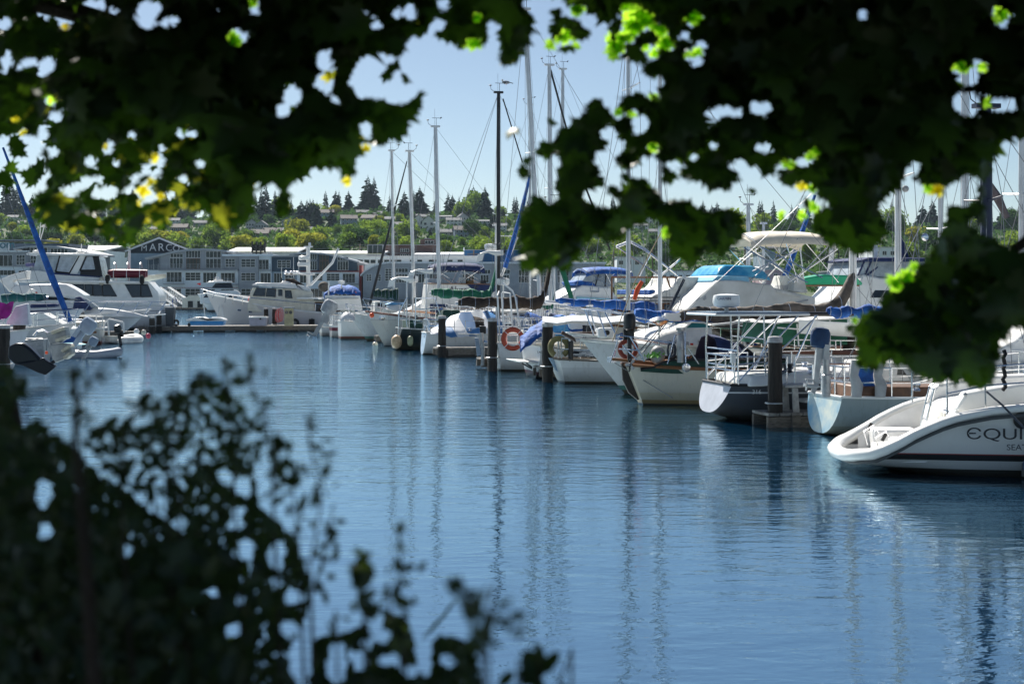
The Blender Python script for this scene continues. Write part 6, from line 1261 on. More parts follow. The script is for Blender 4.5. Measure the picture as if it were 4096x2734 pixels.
# bimini valance frame mast behind: green dinghy
o = thing('dinghy', 'upturned bright green dinghy lying on a white cabin top at right', 'dinghy', tuple(P(3300,1140,52)), R(193)); MB().prism([(-1.3,-.55,0),(1.3,-.55,0),(1.1,-.4,.25),(.3,-.35,.38),(-.9,-.35,.34),(-1.25,-.5,.1)], (0,1.0,0)).build('hull', mat('bright_green_paint', (.01,.28,.15), .4), o, bevel=.1)
MB().box((0,0,-.02),(2.3,.9,.05)).build('thwart', WOOD, o)
# WN cruiser
b = Boat('cabin_cruiser', 'white cabin cruiser numbered WN 92 beside the silver chimney pipe', 'motor boat', 2615, 39.5, 193, True, L=8.5)
b.hull(2.9, (1.0,1.05,1.45), paint('wn_hull', [(-9,(.03,.03,.03)),(.1,(.55,.52,.45))], grime=.3), bo=1.0, so=0, tw=.92, rail=STEEL)
b.slab('foredeck_cabin', mat('warm_white_gelcoat', (.70,.69,.66), .3), [(2610,1385),(2625,1345),(2660,1328),(2720,1312),(2760,1296),(2850,1305),(2862,1390)], 1.35, 1.0, bevel=.08); tp = b.tp
b.panes([(2792,1378),(2792,1361),(2832,1363),(2832,1380)], m=BROWNC, parent=b.o, tp=tp, frame=CREAM, fr=.02); b.panes([(2735,1314),(2765,1288),(2815,1290),(2850,1312)], m=mat('teal_glass', (.03,.16,.18), .08), parent=b.o, tp=(1.0,1.05,3,1.05), name='windscreen', frame=WHITE, fr=.025)
b.lettering('WN 92', 2670, 1374, .14, 1.30, TXB, 1); b.lettering('R', 2745, 1380, .14, 1.31, TXB, 1); b.panes([(2762,1380),(2762,1372),(2773,1372),(2773,1380)], m=RED, parent=b.o, tp=(0,1.31,3,1.31), name='sticker', both=False)
b.slab('canopy', mat('brown_vinyl_canopy', (.10,.09,.07), .3, c2=(.03,.03,.03), vs=2), [(2840,1300),(2870,1292),(2990,1305),(3060,1340),(3080,1400),(3010,1395),(2970,1340),(2900,1325)], 1.2, 1.0, bevel=.06); b.slab('clear_curtain', SMOKE, [(2965,1330),(3050,1305),(3110,1370),(3080,1410),(2990,1400)], 1.15, .9, bevel=.03)
b.T('windscreen_rail', [[(2850,1300,1.0),(2960,1288,1.0),(3040,1300,1.0),(3085,1345,1.0)]], .035, WHITE); b.slab('cap', BLACK, [(2650,1345),(2650,1320),(2668,1322),(2670,1345)], .2)
# boat with green netting behind the grey sloop
b = Boat('motor_boat', 'boat with green mesh side screens and a brown rail behind the white capped piling', 'boat', 3080, 36, 13, L=9)
b.hull(3.0, (1.35,1.35,1.6), PT6b, so=0, tw=.9, kz0=-.1, rail=mat('brown_rub_rail', (.16,.07,.05), .5), railr=.06)
b.slab('mesh_screen', mat('green_mesh', (.015,.13,.075), .7, c2=(.01,.09,.05), vs=8), [(3112,1378),(3112,1290),(3390,1275),(3390,1378)], 1.2, 1.1, bevel=.01); b.T('screen_pole', [[(3195,1385,1.35),(3188,1295,1.3)],[(3250,1385,1.35),(3270,1270,1.3)],[(3320,1390,1.35),(3320,1270,1.3)],[(3110,1310,1.35),(3400,1330,1.35)]], .02, WMAST)
b.slab('roof', DWHITE, [(3100,1288),(3400,1268),(3400,1275),(3100,1295)], 1.4); b.rails(h=.3, n=8, lines=1)
o = thing('dinghy', 'white fibreglass dinghy hanging on davits behind the blue covered outboard', 'dinghy', tuple(P(3355,1345,34.2)), R(-6)); g = []
for i in range(9):
    t = i/8; hb_ = .45*(1-t**3)*(1 if t < 1 else 0)+.02; g.append([Vector((-.95+1.9*(1-t) if False else .95-1.9*t, y*hb_, .28-.30*(1-y*y)+.12*t)) for y in (-1,-.6,0,.6,1)])
MB().sheet(g, .03).build('hull', WHITE, o); MB().box((.2,0,.22),(.2,.85,.04)).build('thwart', DWHITE, o)
# navy enclosure cruiser
b = Boat('motor_yacht', 'white flybridge yacht with clear curtains under a navy top at right', 'motor yacht', 3330, 56, 193, True, L=13)
b.hull(4.2, (1.6,1.7,2.4), PT6b, bo=1.6, so=.1, tw=.9, rail=WHITE)
b.slab('deck_house', WHITE, [(3395,1200),(3430,1150),(3450,1095),(3520,1110),(3640,1112),(3800,1112),(3800,1240),(3395,1240)], 1.9, 1.6, bevel=.08); tp = b.tp; b.panes([(3480,1190),(3500,1160),(3640,1162),(3640,1190)], parent=b.o, tp=tp)
b.slab('enclosure', SMOKE, [(3432,1100),(3455,1044),(3700,1042),(3720,1112),(3500,1108)], 1.5, 1.3, bevel=.03); b.T('enclosure_pole', [[(3455,1112,1.5),(3485,1042,1.3)],[(3432,1100,1.5),(3458,1042,1.3)],[(3590,1112,1.5),(3590,1042,1.3)],[(3470,1100,1.5),(3520,1060,1.3)]], .04, NAVYC)
b.slab('navy_top', NAVYC, [(3445,1040),(3480,1028),(3700,1030),(3770,1044),(3700,1046),(3460,1046)], 1.6, 1.5, bevel=.05); b.slab('navy_sail', NAVYC, [(3612,1100),(3608,940),(3640,1035),(3660,1100)], .08, .05)
b.T('antenna', [[(3505,1030,0),(3502,980,0)]], .08, WHITE)
# small cruisers filling between
def cruiser(label, u, Y, ang, L=8, bow=True, canv=BLUEC, hm=None):
    b = Boat('motor_boat', label, 'boat', u, Y, ang, bow, L=L); b.hull(2.8, (1.2,1.2,1.6), hm or PT6b, bo=1.1, so=0, tw=.9, rail=DWHITE)
    b.lslab('cabin', WHITE, [(L*.30,1.1),(L*.82,1.35),(L*.66,1.8),(L*.56,2.3),(L*.32,2.35)], 1.15, .9, bevel=.06); tp = b.tp
    b._pane([(L*.36,1.85),(L*.56,1.85),(L*.54,2.2),(L*.36,2.22)], GLASS, b.o, 'window', tp, .012, True, None, .02)
    if canv: b.bimini(L*.08, L*.34, 2.75, 1.1, canv, 1.3)
    b.rails(h=.5, n=5, pushpit=False); return b
cruiser('white cruiser with navy canopy behind the brown sail cover', 1900, 76, 193, canv=NAVYC); cruiser('white cruiser partly hidden behind the striped tarp boat', 1790, 84, 193, canv=None); cruiser('white cruiser behind the blue sail cover and orange tube', 2230, 58, 193, canv=LBLUE)
cruiser('white cruiser beside the white ketch deck house', 1480, 94, 193, canv=None); cruiser('white boat behind the grey brown boom cover at right', 3180, 50, 193, canv=None); cruiser('white cruiser under the low leaves at far right', 3760, 42, 193, canv=NAVYC)
cruiser('pale cruiser between the grey sloop and the near sailboat', 3560, 30.5, 193, L=7, canv=None)

for o_, sd_2 in [(x, i) for i, x in enumerate(ALLB)]:
    if o_.o.name.startswith('sailboat') and hasattr(o_, 'pt') and sd_2 < 11: clutter(o_, 40+sd_2)
for o_, m_ in [(x, c) for x, c in zip([q_ for q_ in ALLB if q_.o.name.startswith('sailboat') and hasattr(q_, 'pt')][2:9], (NAVYC, GREYC, BLUEC, DGREEN, BROWNC, NAVYC, GREYC))]:
    dodger(o_, 2.2, m_, z=o_.zs(.25)+.1)
FL = [(ALLB, 0)]
k_ = 0
for o_ in ALLB:
    if not hasattr(o_, 'pt') or not o_.o['label'] or o_.depth(0) > 95: continue
    for t_ in (.35,.62):
        k_ += 1
        if k_ % 3 == 0: continue
        q_ = o_.pt(t_, 0); w_ = o_.o.matrix_basis @ Vector((q_.x, o_.near*(q_.y+.15), max(.35, q_.z-.45)))
        f_ = thing('fender', ('white','navy','cream')[k_ % 3]+' fender '+('aft' if t_ < .5 else 'forward')+' on the '+' '.join(o_.o['label'].split()[:9]), 'fender', w_, 0, 'fenders hung along hulls')
        MB().lathe([(.02,-.30),(.08,-.25),(.115,-.16),(.12,0),(.115,.16),(.08,.25),(.02,.30)], (0,0,0), 12).build('bladder', (FENDER, NAVYC, CREAM)[k_ % 3], f_); MB().tube([(0,0,.3),(.01,0,.75)], .012, 5).build('line', DROPE, f_)

# ---- left hand boats
b = Boat('motor_yacht', 'big white motor yacht with enclosed flybridge and raked dark saloon windows at left', 'motor yacht', 668, 103, 188, L=17)
MYP = paint('motor_yacht_hull', [(-9,(.02,.02,.02)),(.3,(.62,.63,.66)),(1.50,(.10,.11,.15)),(1.54,(.62,.63,.66))], grime=.05)
b.hull(4.8, (1.9,2.0,2.7), MYP, bo=1.8, so=-.3, tw=.9, kz0=0, rail=WHITE, railr=.05)
b.slab('saloon', WHITE, [(640,1195),(630,1165),(596,1127),(250,1127),(140,1135),(60,1180),(60,1240),(640,1240)], 2.15, 2.0, bevel=.06); tp = b.tp
for pts in ([(265,1180),(265,1137),(335,1137),(338,1181)],[(341,1181),(339,1137),(369,1137),(370,1182)],[(373,1182),(372,1138),(408,1138),(410,1183)],[(412,1183),(410,1138),(440,1138),(468,1185)],[(528,1187),(500,1137),(562,1137),(562,1187)],[(565,1187),(564,1137),(590,1137),(610,1187)]): b.panes(pts, parent=b.o, tp=tp, frame=BLACK, fr=.035)
b.slab('boat_deck', WHITE, [(195,1118),(594,1125),(596,1133),(195,1128)], 2.3, 2.3, bevel=.03)
b.slab('flybridge', WHITE, [(60,1118),(100,1085),(150,1080),(215,1092),(400,1108),(420,1120),(60,1128)], 1.95, 1.8, bevel=.06); b.slab('navy_band', NAVYC, [(215,1090),(405,1105),(410,1110),(215,1097)], 1.97, 1.95, bevel=0)
b.slab('enclosure', SMOKE, [(130,1085),(150,1015),(235,1018),(395,1022),(412,1115),(350,1103),(215,1092)], 1.75, 1.5, bevel=.03); tp = b.tp
for pts in ([(222,1087),(240,1019),(318,1021),(278,1092)],): 
    b.panes(pts, m=mat('clear_curtain_bright', (.42,.46,.50), .15, var=.2), parent=b.o, tp=tp, frame=BLACK, fr=.07, name='curtain')
b.panes([(320,1082),(345,1024),(374,1024),(384,1080)], m=mat('clear_curtain_bright', (0,0,0)), parent=b.o, tp=tp, frame=BLACK, fr=.07, name='curtain'); b.panes([(270,1094),(312,1022),(345,1022),(308,1096)], m=WHITE, parent=b.o, tp=tp, name='arch', out=.03); b.panes([(384,1080),(374,1024),(395,1022),(412,1115),(320,1100),(322,1084)], m=BLACK, parent=b.o, tp=tp, name='black_canvas', out=.015)
b.slab('hardtop', WHITE, [(103,1014),(112,1010),(380,1014),(402,1018),(400,1023),(108,1020)], 2.0, 2.0, bevel=.04); b.slab('radar_mount', WHITE, [(130,1010),(130,1000),(155,1000),(155,1010)], .5); MB().ell(b.p(322,1008,0), (.3,.3,.14), 12, 8).build('satellite_dome', WHITE, b.o)
b.T('antenna', [[(325,1008,.3),(326,975,.3)],[(345,1010,.3),(356,978,.3)],[(155,1000,0),(163,880,0)],[(150,1000,.6),(178,900,.6)]], .035, WHITE)
b.slab('bow_seat_cover', mat('violet_grey_canvas', (.16,.15,.30), .8), [(100,1056),(105,1052),(180,1050),(220,1056),(215,1066),(180,1060),(105,1066)], 1.5, 1.4)
b.T('aft_mast', [[(516,1078,0),(518,1000,0)]], [.12,.09], WMAST)
for k, (m, x0_, x1_) in enumerate([(RED,440,588)]):
    o = thing('tender', 'dark red inflatable tender strapped on the aft boat deck of the big yacht', 'dinghy', b.o.matrix_basis @ b.p(512,1124,.9), R(188)); L_ = b.p(440,1100).x-b.p(588,1100).x
    for sg in (-1,1): MB().tube([(-L_/2,sg*.5,.55),(L_/2*.75,sg*.5,.55),(L_/2,sg*.15,.62)], [.28,.30,.16], 12).build('tube', mat('maroon_hypalon', (.13,.006,.02), .5), o)
    MB().box((0,0,.35),(L_*.9,.9,.25)).build('floor', mat('dark_maroon_floor', (.05,.01,.015), .7), o)
    b_ = MB()
    for x_ in (-.9,0,.9): b_.torus((x_,0,.5), .86, .025, Matrix.Rotation(R(90), 3, 'Z'), 16, 4)
    b_.build('strap', WHITE, o)
fender('white fender hanging below the yacht flybridge beside the black one', 406, 1124, 100.3, .18, .62, FENDER); fender('black fender left of the dark red tender', 430, 1116, 100.3, .17, .68, RUB); fender('black fender right of the dark red tender', 568, 1118, 100.3, .17, .66, RUB)
o = thing('skiff', 'beige aluminium skiff hull carried high beyond the dark red tender', 'dinghy', tuple(P(620,1110,108)), 0); g = []
for i in range(9): t = i/8; hb_ = .6*(1-t**3)+.02; g.append([Vector((-.9+1.75*t, y*hb_, .15-.5*(1-y*y)*(1-.5*t)+.12*t)) for y in (-1,-.6,0,.6,1)])
MB().sheet(g, .03).build('hull', mat('beige_hull', (.46,.43,.36), .4), o); MB().tube([(-.9,-.6,.16),(0,-.55,.2),(.85,-.02,.28)], .03).build('gunwale', WHITE, o)
# sport cruiser, bow right
b = Boat('sport_cruiser', 'white sport cruiser with long rail and bow pointing right in front of the big yacht', 'motor boat', 604, 91, 12, True, L=9.5)
b.hull(3.2, (1.25,1.3,1.75), paint('sport_hull', [(-9,(.02,.02,.02)),(.1,(.46,.50,.55)),(1.18,(.25,.28,.33)),(1.21,(.46,.50,.55))], grime=.05), bo=1.9, so=0, tw=.9, rail=WHITE, railr=.05, full=1.8)
b.slab('foredeck', WHITE, [(590,1266),(540,1250),(450,1235),(380,1230),(340,1240),(250,1265)], 1.2, .7, bevel=.04)
b.slab('navy_windscreen', NAVYC, [(290,1235),(300,1190),(320,1184),(370,1234),(360,1240)], 1.15, .9, bevel=.04); b.slab('clear_screen', SMOKE, [(305,1200),(310,1186),(345,1195),(392,1228),(370,1232)], 1.0, .7, bevel=.02)
b.T('bow_rail', [[(280,1207,1.3),(420,1206,1.3),(560,1207,.8),(664,1208,.1)],[(280,1207,-1.3),(420,1204,-1.3),(560,1205,-.8),(664,1208,-.1)]]+[[(uu,1255+k,yy),(uu+30,1208,yy)] for uu, k, yy in ((335,-8,1.3),(400,-6,1.3),(468,-2,1.2),(525,4,.9),(577,6,.5),(632,-2,.2))]+[[(600,1262,.2),(660,1257,0),(664,1254,0)],[(664,1208,.1),(632,1258,.1)]], .028, STEEL)
b.slab('bow_platform', WHITE, [(590,1259),(660,1255),(660,1259),(590,1264)], .3, .3, bevel=.02)
for uu in (347,452): b.panes([(uu-8,1275),(uu-8,1272),(uu+8,1272),(uu+8,1275)], parent=b.o, name='vent', tp=(0,1.52,3,1.52))
b.lettering('WA 1234', 480, 1262, .001, 1.3, TXB) if False else None
# white cruiser behind with wing arch
b = Boat('motor_boat', 'white express cruiser with swept bow roof and life ring behind the blue furled sail', 'motor boat', 338, 74, 10, True, L=9)
b.hull(3.1, (1.6,1.7,2.0), paint('express_hull', [(-9,(.02,.02,.02)),(.2,(.6,.61,.64))], grime=.05), bo=1.2, so=0, tw=.9, rail=NAVYC)
b.slab('hardtop', WHITE, [(340,1182),(300,1155),(265,1136),(240,1133),(60,1140),(45,1160),(60,1175),(330,1186)], 1.3, 1.0, bevel=.06); tp = b.tp
b.slab('wing', WHITE, [(0,1118),(45,1098),(100,1085),(110,1080),(105,1115),(50,1120),(60,1140),(40,1170),(0,1125)], .7, .6, bevel=.05); b.slab('windscreen', GLASS, [(60,1200),(70,1182),(250,1188),(300,1200)], 1.25, 1.1)
o = thing('life_ring', 'white and red life ring on the rail of the express cruiser at left', 'life ring', tuple(P(126,1180,71)), 0); MB().torus((0,0,0), .25, .07, None, 20, 8).build('ring', WHITE, o); MB().torus((0,0,0), .25, .073, None, 8, 8, -.3, .6).build('red_band', RED, o)
# sailboat with blue furled headsail
b = Boat('sailboat', 'sailboat with long royal blue furled jib leaning left and teal sail cover', 'sailboat', 300, 62, 12, True, L=9)
b.hull(2.8, (1.1,1.1,1.45), PT6, bo=1.1, so=.1, tw=.6, rail=DWHITE); b.trunk(2,6,.45,.85); b.rails(h=.6, n=6)
b.TL('furled_jib', [[b.p(12,590,0), b.p(62,720,0), b.p(146,950,0), b.p(208,1110,0), b.p(280,1285,0)]], [.05,.075,.13,.16,.12], BLUEC); b.boom(-60,1200,185,1190, mat('teal_canvas', (.01,.10,.11), .8, var=.3, bump=.5), r=.17, rise=0)
b.TL('shroud', [[b.p(-200,300,.3), b.p(90,1180,1.2)],[b.p(-180,300,.3), b.p(130,1180,1.2)],[b.p(-140,300,.3), b.p(200,1260,1.2)],[b.p(-230,300,.3), b.p(30,1200,1.2)]], .01, WIRE)
b.slab('navy_awning', NAVYC, [(120,1220),(125,1216),(220,1214),(222,1228),(122,1232)], .9)
# pink cloth, sail and white hull at far left
b = Boat('sailboat', 'white sailboat draped with a magenta cloth at the left edge', 'sailboat', 118, 50, 12, True, L=8)
b.hull(2.6, (1.1,1.15,1.5), paint('left_edge_hull', [(-9,(.05,.05,.05)),(.1,(.60,.60,.62))], grime=.3), bo=.6, so=.1, tw=.7, rail=DWHITE)
g = [[b.p(lerp(-30,56,i/6)-jj*4, pl(i, [(0,1215),(6,1208)])+jj*(22-i*1.5)+5*sin(i*2+jj), .9+.06*sin(i*3+jj)) for jj in range(5)] for i in range(7)]; MB().sheet(g, .015).build('magenta_cloth', mat('magenta_cloth', (.42,.01,.25), .6, var=.3), b.o, sharp=80)
b.slab('folded_sail', mat('sail_white', (.60,.60,.63), .7, bump=.5, bs=3), [(20,1300),(60,1225),(110,1212),(116,1300)], .5, .2, bevel=.03)
b.T('railing', [[(-10,1095,.8),(20,1340,.8)],[(10,1225,.8),(35,1345,.8)]]+[[(-5+k*8,1240+k*35,.8),(18+k*7,1238+k*35,.8)] for k in range(4)], .018, STEEL)
# working stern boat behind the outboards
b = Boat('motor_boat', 'white boat with wide square stern and teak lettered transom behind the pale dinghy', 'motor boat', 408, 78, 190, L=8)
b.hull(2.9, (1.2,1.2,1.5), paint('square_stern_hull', [(-9,(.25,.03,.03)),(.16,(.50,.50,.48))], grime=.3), bo=.8, so=0, tw=.95, rail=CREAM, railr=.05)
b.slab('boarding_gate', WHITE, [(335,1308),(335,1315),(412,1317),(412,1310)], 1.4); b.T('stern_frame', [[(405,1312,1.2),(412,1265,1.2),(400,1258,1.2),(270,1260,1.2)],[(412,1285,1.2),(335,1290,1.2)],[(385,1312,1.2),(385,1260,1.2)],[(350,1312,1.2),(350,1262,1.2)],[(405,1312,-1.2),(412,1265,-1.2),(270,1262,-1.2)],[(268,1292,1.2),(335,1288,1.2)]], .035, WHITE)
b.panes([(363,1332),(363,1324),(386,1324),(386,1332)], parent=b.o, m=WOOD, tp=(0,1.40,3,1.46), name='name_board'); b.T('davit', [[(412,1320,.8),(420,1290,.8),(438,1275,.8),(492,1288,.8)],[(494,1288,.8),(495,1330,.8)],[(430,1275,.8),(436,1340,.8)]], .05, WMAST)
b = Boat('motor_boat', 'white boat with an aluminium bracket and blue striped side behind the grey outboards', 'motor boat', 318, 68, 190, L=7.5)
b.hull(2.7, (1.1,1.1,1.4), paint('blue_stripe_side', [(-9,(.05,.05,.05)),(.1,(.56,.58,.60)),(.45,(.02,.08,.30)),(.75,(.56,.58,.60))], grime=.2), bo=.7, so=0, tw=.95, rail=WHITE)
b.slab('cabin', WHITE, [(60,1300),(60,1255),(170,1250),(240,1290),(300,1320)], 1.1, 1.0); b.T('stern_rail', [[(230,1290,1.0),(232,1258,1.0),(300,1262,1.0),(304,1330,1.0)],[(240,1275,1.0),(330,1278,1.0)]], .03, STEEL)
outboard('grey blue outboard motor tilted up behind the ribbed grey pods', tuple(P(330,1335,63)), R(180), 1.5, cm=mat('blue_grey_cowl', (.22,.28,.36), .4), lm=mat('blue_grey_cowl', (0,0,0)), tilt=-.6)
outboard('small grey outboard leg over the blue grey dinghy', tuple(P(362,1385,60)), R(180), .85, cm=mat('blue_grey_cowl', (0,0,0)), lm=GREYP, tilt=-.5)
# big ribbed pod outboard (open skiff at lower left)
b = Boat('skiff', 'battered grey aluminium skiff carrying ribbed grey drive pods at lower left', 'boat', 190, 57, 190, L=6)
b.hull(2.3, (.95,.9,1.1), mat('dented_aluminium', (.30,.31,.32), .45, .4, c2=(.18,.19,.20), vs=4), bo=.7, so=0, tw=.95, kz0=-.1, rail=GREYP, railr=.04)
b.T('cockpit_hoop', [[(140,1345,.9),(150,1325,.9),(175,1320,.9),(195,1330,.9)],[(130,1340,.6),(145,1322,.6),(172,1318,.6)]], .03, STEEL)
o = thing('outboard_motor', 'large ribbed beige and grey outboard motor standing upright at lower left', 'outboard motor', tuple(P(232,1380,53)), R(0)); 
def pxp(u, v, Y, o): return o.matrix_basis.inverted() @ P(u, v, Y)
RG = mat('ribbed_grey_pod', (.30,.31,.31), .45, c2=(.18,.19,.20), vs=3, bump=.2, bs=8); RB = mat('dirty_cream_pod', (.50,.46,.36), .5, c2=(.34,.31,.24), vs=3)
MB().prism([pxp(183,1332,53,o), pxp(258,1305,53,o), pxp(268,1345,53,o), pxp(236,1370,53,o), pxp(196,1375,53,o)], (0,.5,0)).build('cowling', RG, o, bevel=.04)
MB().prism([pxp(196,1378,53,o), pxp(236,1373,53,o), pxp(280,1375,53,o), pxp(288,1405,53,o), pxp(250,1438,53,o), pxp(212,1452,53,o)], (0,.45,0)).build('gear_case', RG, o, bevel=.04)
for k, (ua, va, ub, vb_) in enumerate([(205,1332,258,1312),(222,1362,268,1345),(245,1408,285,1378),(252,1436,288,1408)]): MB().box(tuple((pxp(ua, va, 52.9, o)+pxp(ub, vb_, 52.9, o))/2+Vector((0,.2,0))), ((ub-ua)/FPX*53,.6,.12), ry=math.atan2((vb_-va)*-1, ub-ua)*-1).build('rib', RB, o, bevel=.03)
MB().tube([pxp(183,1332,53,o)+Vector((0,.2,0)), pxp(196,1380,53,o)+Vector((0,.2,0)), pxp(214,1452,53,o)+Vector((0,.2,0))], .05, 8).build('bracket', GALV, o)
fender('small orange buoy between the black and the ribbed outboard', 186, 1410, 54, .06, .1, ORANGE, ball=True, name='ball_fender')
o = thing('outboard_motor', 'big glossy black outboard motor tilted up at the lower left edge', 'outboard motor', tuple(P(110,1405,44)), 0)
GB = mat('glossy_black_cowl', (.006,.007,.010), .3); iv = lambda u, v: pxp(u, v, 44, o)
MB().prism([iv(28,1430), iv(30,1385), iv(60,1372), iv(90,1370), iv(120,1392), iv(162,1435), iv(170,1452), iv(130,1450), iv(60,1460)], (0,.42,0)).build('cowling', GB, o, bevel=.08); MB().prism([iv(60,1455), iv(150,1440), iv(172,1428), iv(182,1440), iv(222,1462), iv(215,1472), iv(180,1500), iv(150,1490), iv(90,1462)], (0,.22,0)).build('leg', GB, o, bevel=.04)
bl = MB()
for k in range(3): a = k*2.09+.5; c = iv(195,1455)+Vector((0,.1,0)); d = Vector((cos(a), .2, sin(a)))*.16; e = d.cross(Vector((0,1,0))).normalized()*.05; bl.add([c-e, c+e, c+d+e, c+d-e], [(0,1,2,3)])
bl.build('propeller', BLACK, o)
# inflatables
def rib(label, u, v, Y, rz, L_, m, w_=.62, r=.2, tp=None):
    o = thing('inflatable_dinghy', label, 'dinghy', (X(u, Y), Y, r*.6), rz); pts = []
    pts = [(-L_*.5,-w_,.02),(-L_*.42,-w_,0),(L_*.2,-w_,0),(L_*.38,-w_*.62,.06),(L_*.47,0,.12),(L_*.38,w_*.62,.06),(L_*.2,w_,0),(-L_*.42,w_,0),(-L_*.5,w_,.02)]
    MB().tube(pts, [r*.25,r,r,r,r,r,r,r,r*.25], 14).build('tube', m, o); MB().box((-.1,0,-.05),(L_*.8,w_*1.7,.06)).build('floor', tp or GREYP, o); MB().box((-L_*.4,0,.1),(.06,w_*1.8,.38)).build('transom', tp or DWHITE, o, bevel=.01); MB().box((0,0,.16),(.25,w_*1.9,.05)).build('seat', WTARP, o, bevel=.01)
    b_ = MB()
    for sg in (-1,1): b_.tube([(-L_*.3,sg*(w_+r),.06),(0,sg*(w_+r+.02),.02),(L_*.25,sg*(w_+r),.06)], .014, 4)
    b_.build('grab_line', ROPE, o); return o
rib('blue grey inflatable dinghy with pointed bow floating below the outboards', 345, 1415, 61.5, R(4), 2.9, HYP)
rib('white inflatable dinghy with black outboard seen from its stern', 492, 1350, 79, R(70), 2.6, mat('white_hypalon', (.56,.56,.55), .5), .62, .24)
outboard('black outboard motor on the white inflatable dinghy', tuple(P(475,1335,76.2)), R(60), 1.0, cm=BLACK, lm=BLACK, tilt=-.25)
o = thing('paddle_board', 'pale teal paddle board lying across the stern behind the dinghy', 'paddle board', tuple(P(290,1376,64)), R(3)); MB().ell((0,0,0), (.62,.28,.06), 20, 8).build('board', mat('pale_teal_board', (.30,.50,.52), .4), o); MB().ell((0,-.02,.03), (.45,.18,.045), 16, 6).build('deck_pad', mat('teal_pad', (.08,.30,.34), .8), o)
for lab, u, v, Y, r, m in [('white ball buoy by the bow of the sport cruiser', 546, 1325, 85, .16, WHITE),('cream ball buoy beside the dark pile behind the white dinghy', 575, 1328, 85, .15, FENDER),('pink red ball buoy floating near the dock corner', 593, 1343, 82, .15, mat('pink_red_buoy', (.45,.05,.09), .4)),('white buoy in the shadow under the ketch bow', 1500, 1379, 76, .16, FENDER),('small white buoy below the teal bottomed hull', 1417, 1355, 86, .12, WHITE)]: fender(lab, u, v, Y, r, r, m, ball=True, name='ball_fender')
o = thing('outboard_bracket', 'blue grey kicker outboard on a stern bracket left of the life ring', 'outboard motor', tuple(P(1930,1380,52)), 0); iv = lambda u, v: pxp(u, v, 52, o)
MB().prism([iv(1899,1350), iv(1915,1352), iv(1926,1420), iv(1908,1424)], (0,.2,0)).build('leg', mat('blue_grey_cowl', (0,0,0)), o, bevel=.02); MB().prism([iv(1917,1302), iv(1944,1305), iv(1944,1335), iv(1920,1332)], (0,.25,0)).build('powerhead', BLACK, o, bevel=.03); MB().tube([iv(1926,1330), iv(1932,1400), iv(1930,1462)], .07, 8).build('shaft', GALV, o)
MB().tube([iv(1936,1365), iv(1960,1366), iv(1975,1385), iv(2000,1430)], .05, 6).build('bracket_arm', STEEL, o); MB().prism([iv(1915,1437), iv(2000,1437), iv(2000,1458), iv(1915,1456)], (0,.8,0)).build('timber', mat('brown_timber', (.14,.10,.07), .8, c2=(.08,.06,.045)), o)
sc_ = thing('gull', 'grey gull perched on the masthead instrument of the black mast', 'gull', tuple(P(2024,340,66)), R(200)); MB().ell((0,0,.12), (.20,.08,.08), 12, 8).build('body', mat('gull_grey', (.25,.26,.28), .8), sc_); MB().ell((.18,0,.21), (.05,.045,.05), 10, 7).build('head', mat('gull_white', (.6,.6,.6), .8), sc_); MB().prism([(-.15,-.03,.12),(-.34,-.05,.08),(-.34,.05,.08),(-.15,.03,.12)], (0,0,.02)).build('tail', BLACK, sc_)
MB().tube([(0,.02,.06),(0,.02,-.02)], .01, 4).build('leg', ORANGE, sc_)
# ------------------------------------------------------------------ near foliage: two maples and the bank shrubs
def leaf_mat(name, c, c2, tr, trc, rough=.42):
    m = bpy.data.materials.new(name); m.use_nodes = True; n = m.node_tree; L = n.links; p = n.nodes['Principled BSDF']
    tc = n.nodes.new('ShaderNodeTexCoord'); nz = n.nodes.new('ShaderNodeTexNoise'); nz.inputs['Scale'].default_value = 14; L.new(tc.outputs['Object'], nz.inputs['Vector'])
    cr = n.nodes.new('ShaderNodeValToRGB'); cr.color_ramp.elements[0].position = .35; cr.color_ramp.elements[1].position = .65
    cr.color_ramp.elements[0].color = (*c, 1); cr.color_ramp.elements[1].color = (*c2, 1); L.new(nz.outputs['Fac'], cr.inputs[0]); L.new(cr.outputs[0], p.inputs['Base Color'])
    p.inputs['Roughness'].default_value = rough; p.inputs['Specular IOR Level'].default_value = .35
    t = n.nodes.new('ShaderNodeBsdfTranslucent'); t.inputs[0].default_value = (*trc, 1); mx = n.nodes.new('ShaderNodeMixShader'); mx.inputs[0].default_value = tr
    L.new(p.outputs[0], mx.inputs[1]); L.new(t.outputs[0], mx.inputs[2]); L.new(mx.outputs[0], n.nodes['Material Output'].inputs[0]); return m
LM = [leaf_mat('maple_leaf_green', (.022,.05,.012), (.030,.058,.016), .15, (.14,.30,.015)), leaf_mat('maple_leaf_deep', (.014,.035,.010), (.020,.042,.013), .10, (.10,.24,.015)), leaf_mat('maple_leaf_yellow', (.16,.17,.015), (.22,.19,.02), .65, (.75,.66,.04))]
SM = [leaf_mat('shrub_leaf_green', (.018,.036,.012), (.022,.036,.015), .10, (.12,.20,.02)), leaf_mat('shrub_leaf_deep', (.012,.026,.010), (.014,.026,.011), .08, (.08,.14,.02))]
half = [(0,-.30),(.10,-.30),(.30,-.42),(.28,-.22),(.52,-.16),(.40,-.02),(.62,.22),(.42,.18),(.30,.16),(.20,.22),(.24,.42),(.12,.40),(0,.68)]
MAPLE = half + [(-x, y) for x, y in reversed(half[1:-1])]
OVATE = [(0,-.5),(.16,-.36),(.25,-.1),(.24,.12),(.14,.34),(0,.55),(-.14,.34),(-.24,.12),(-.25,-.1),(-.16,-.36)]
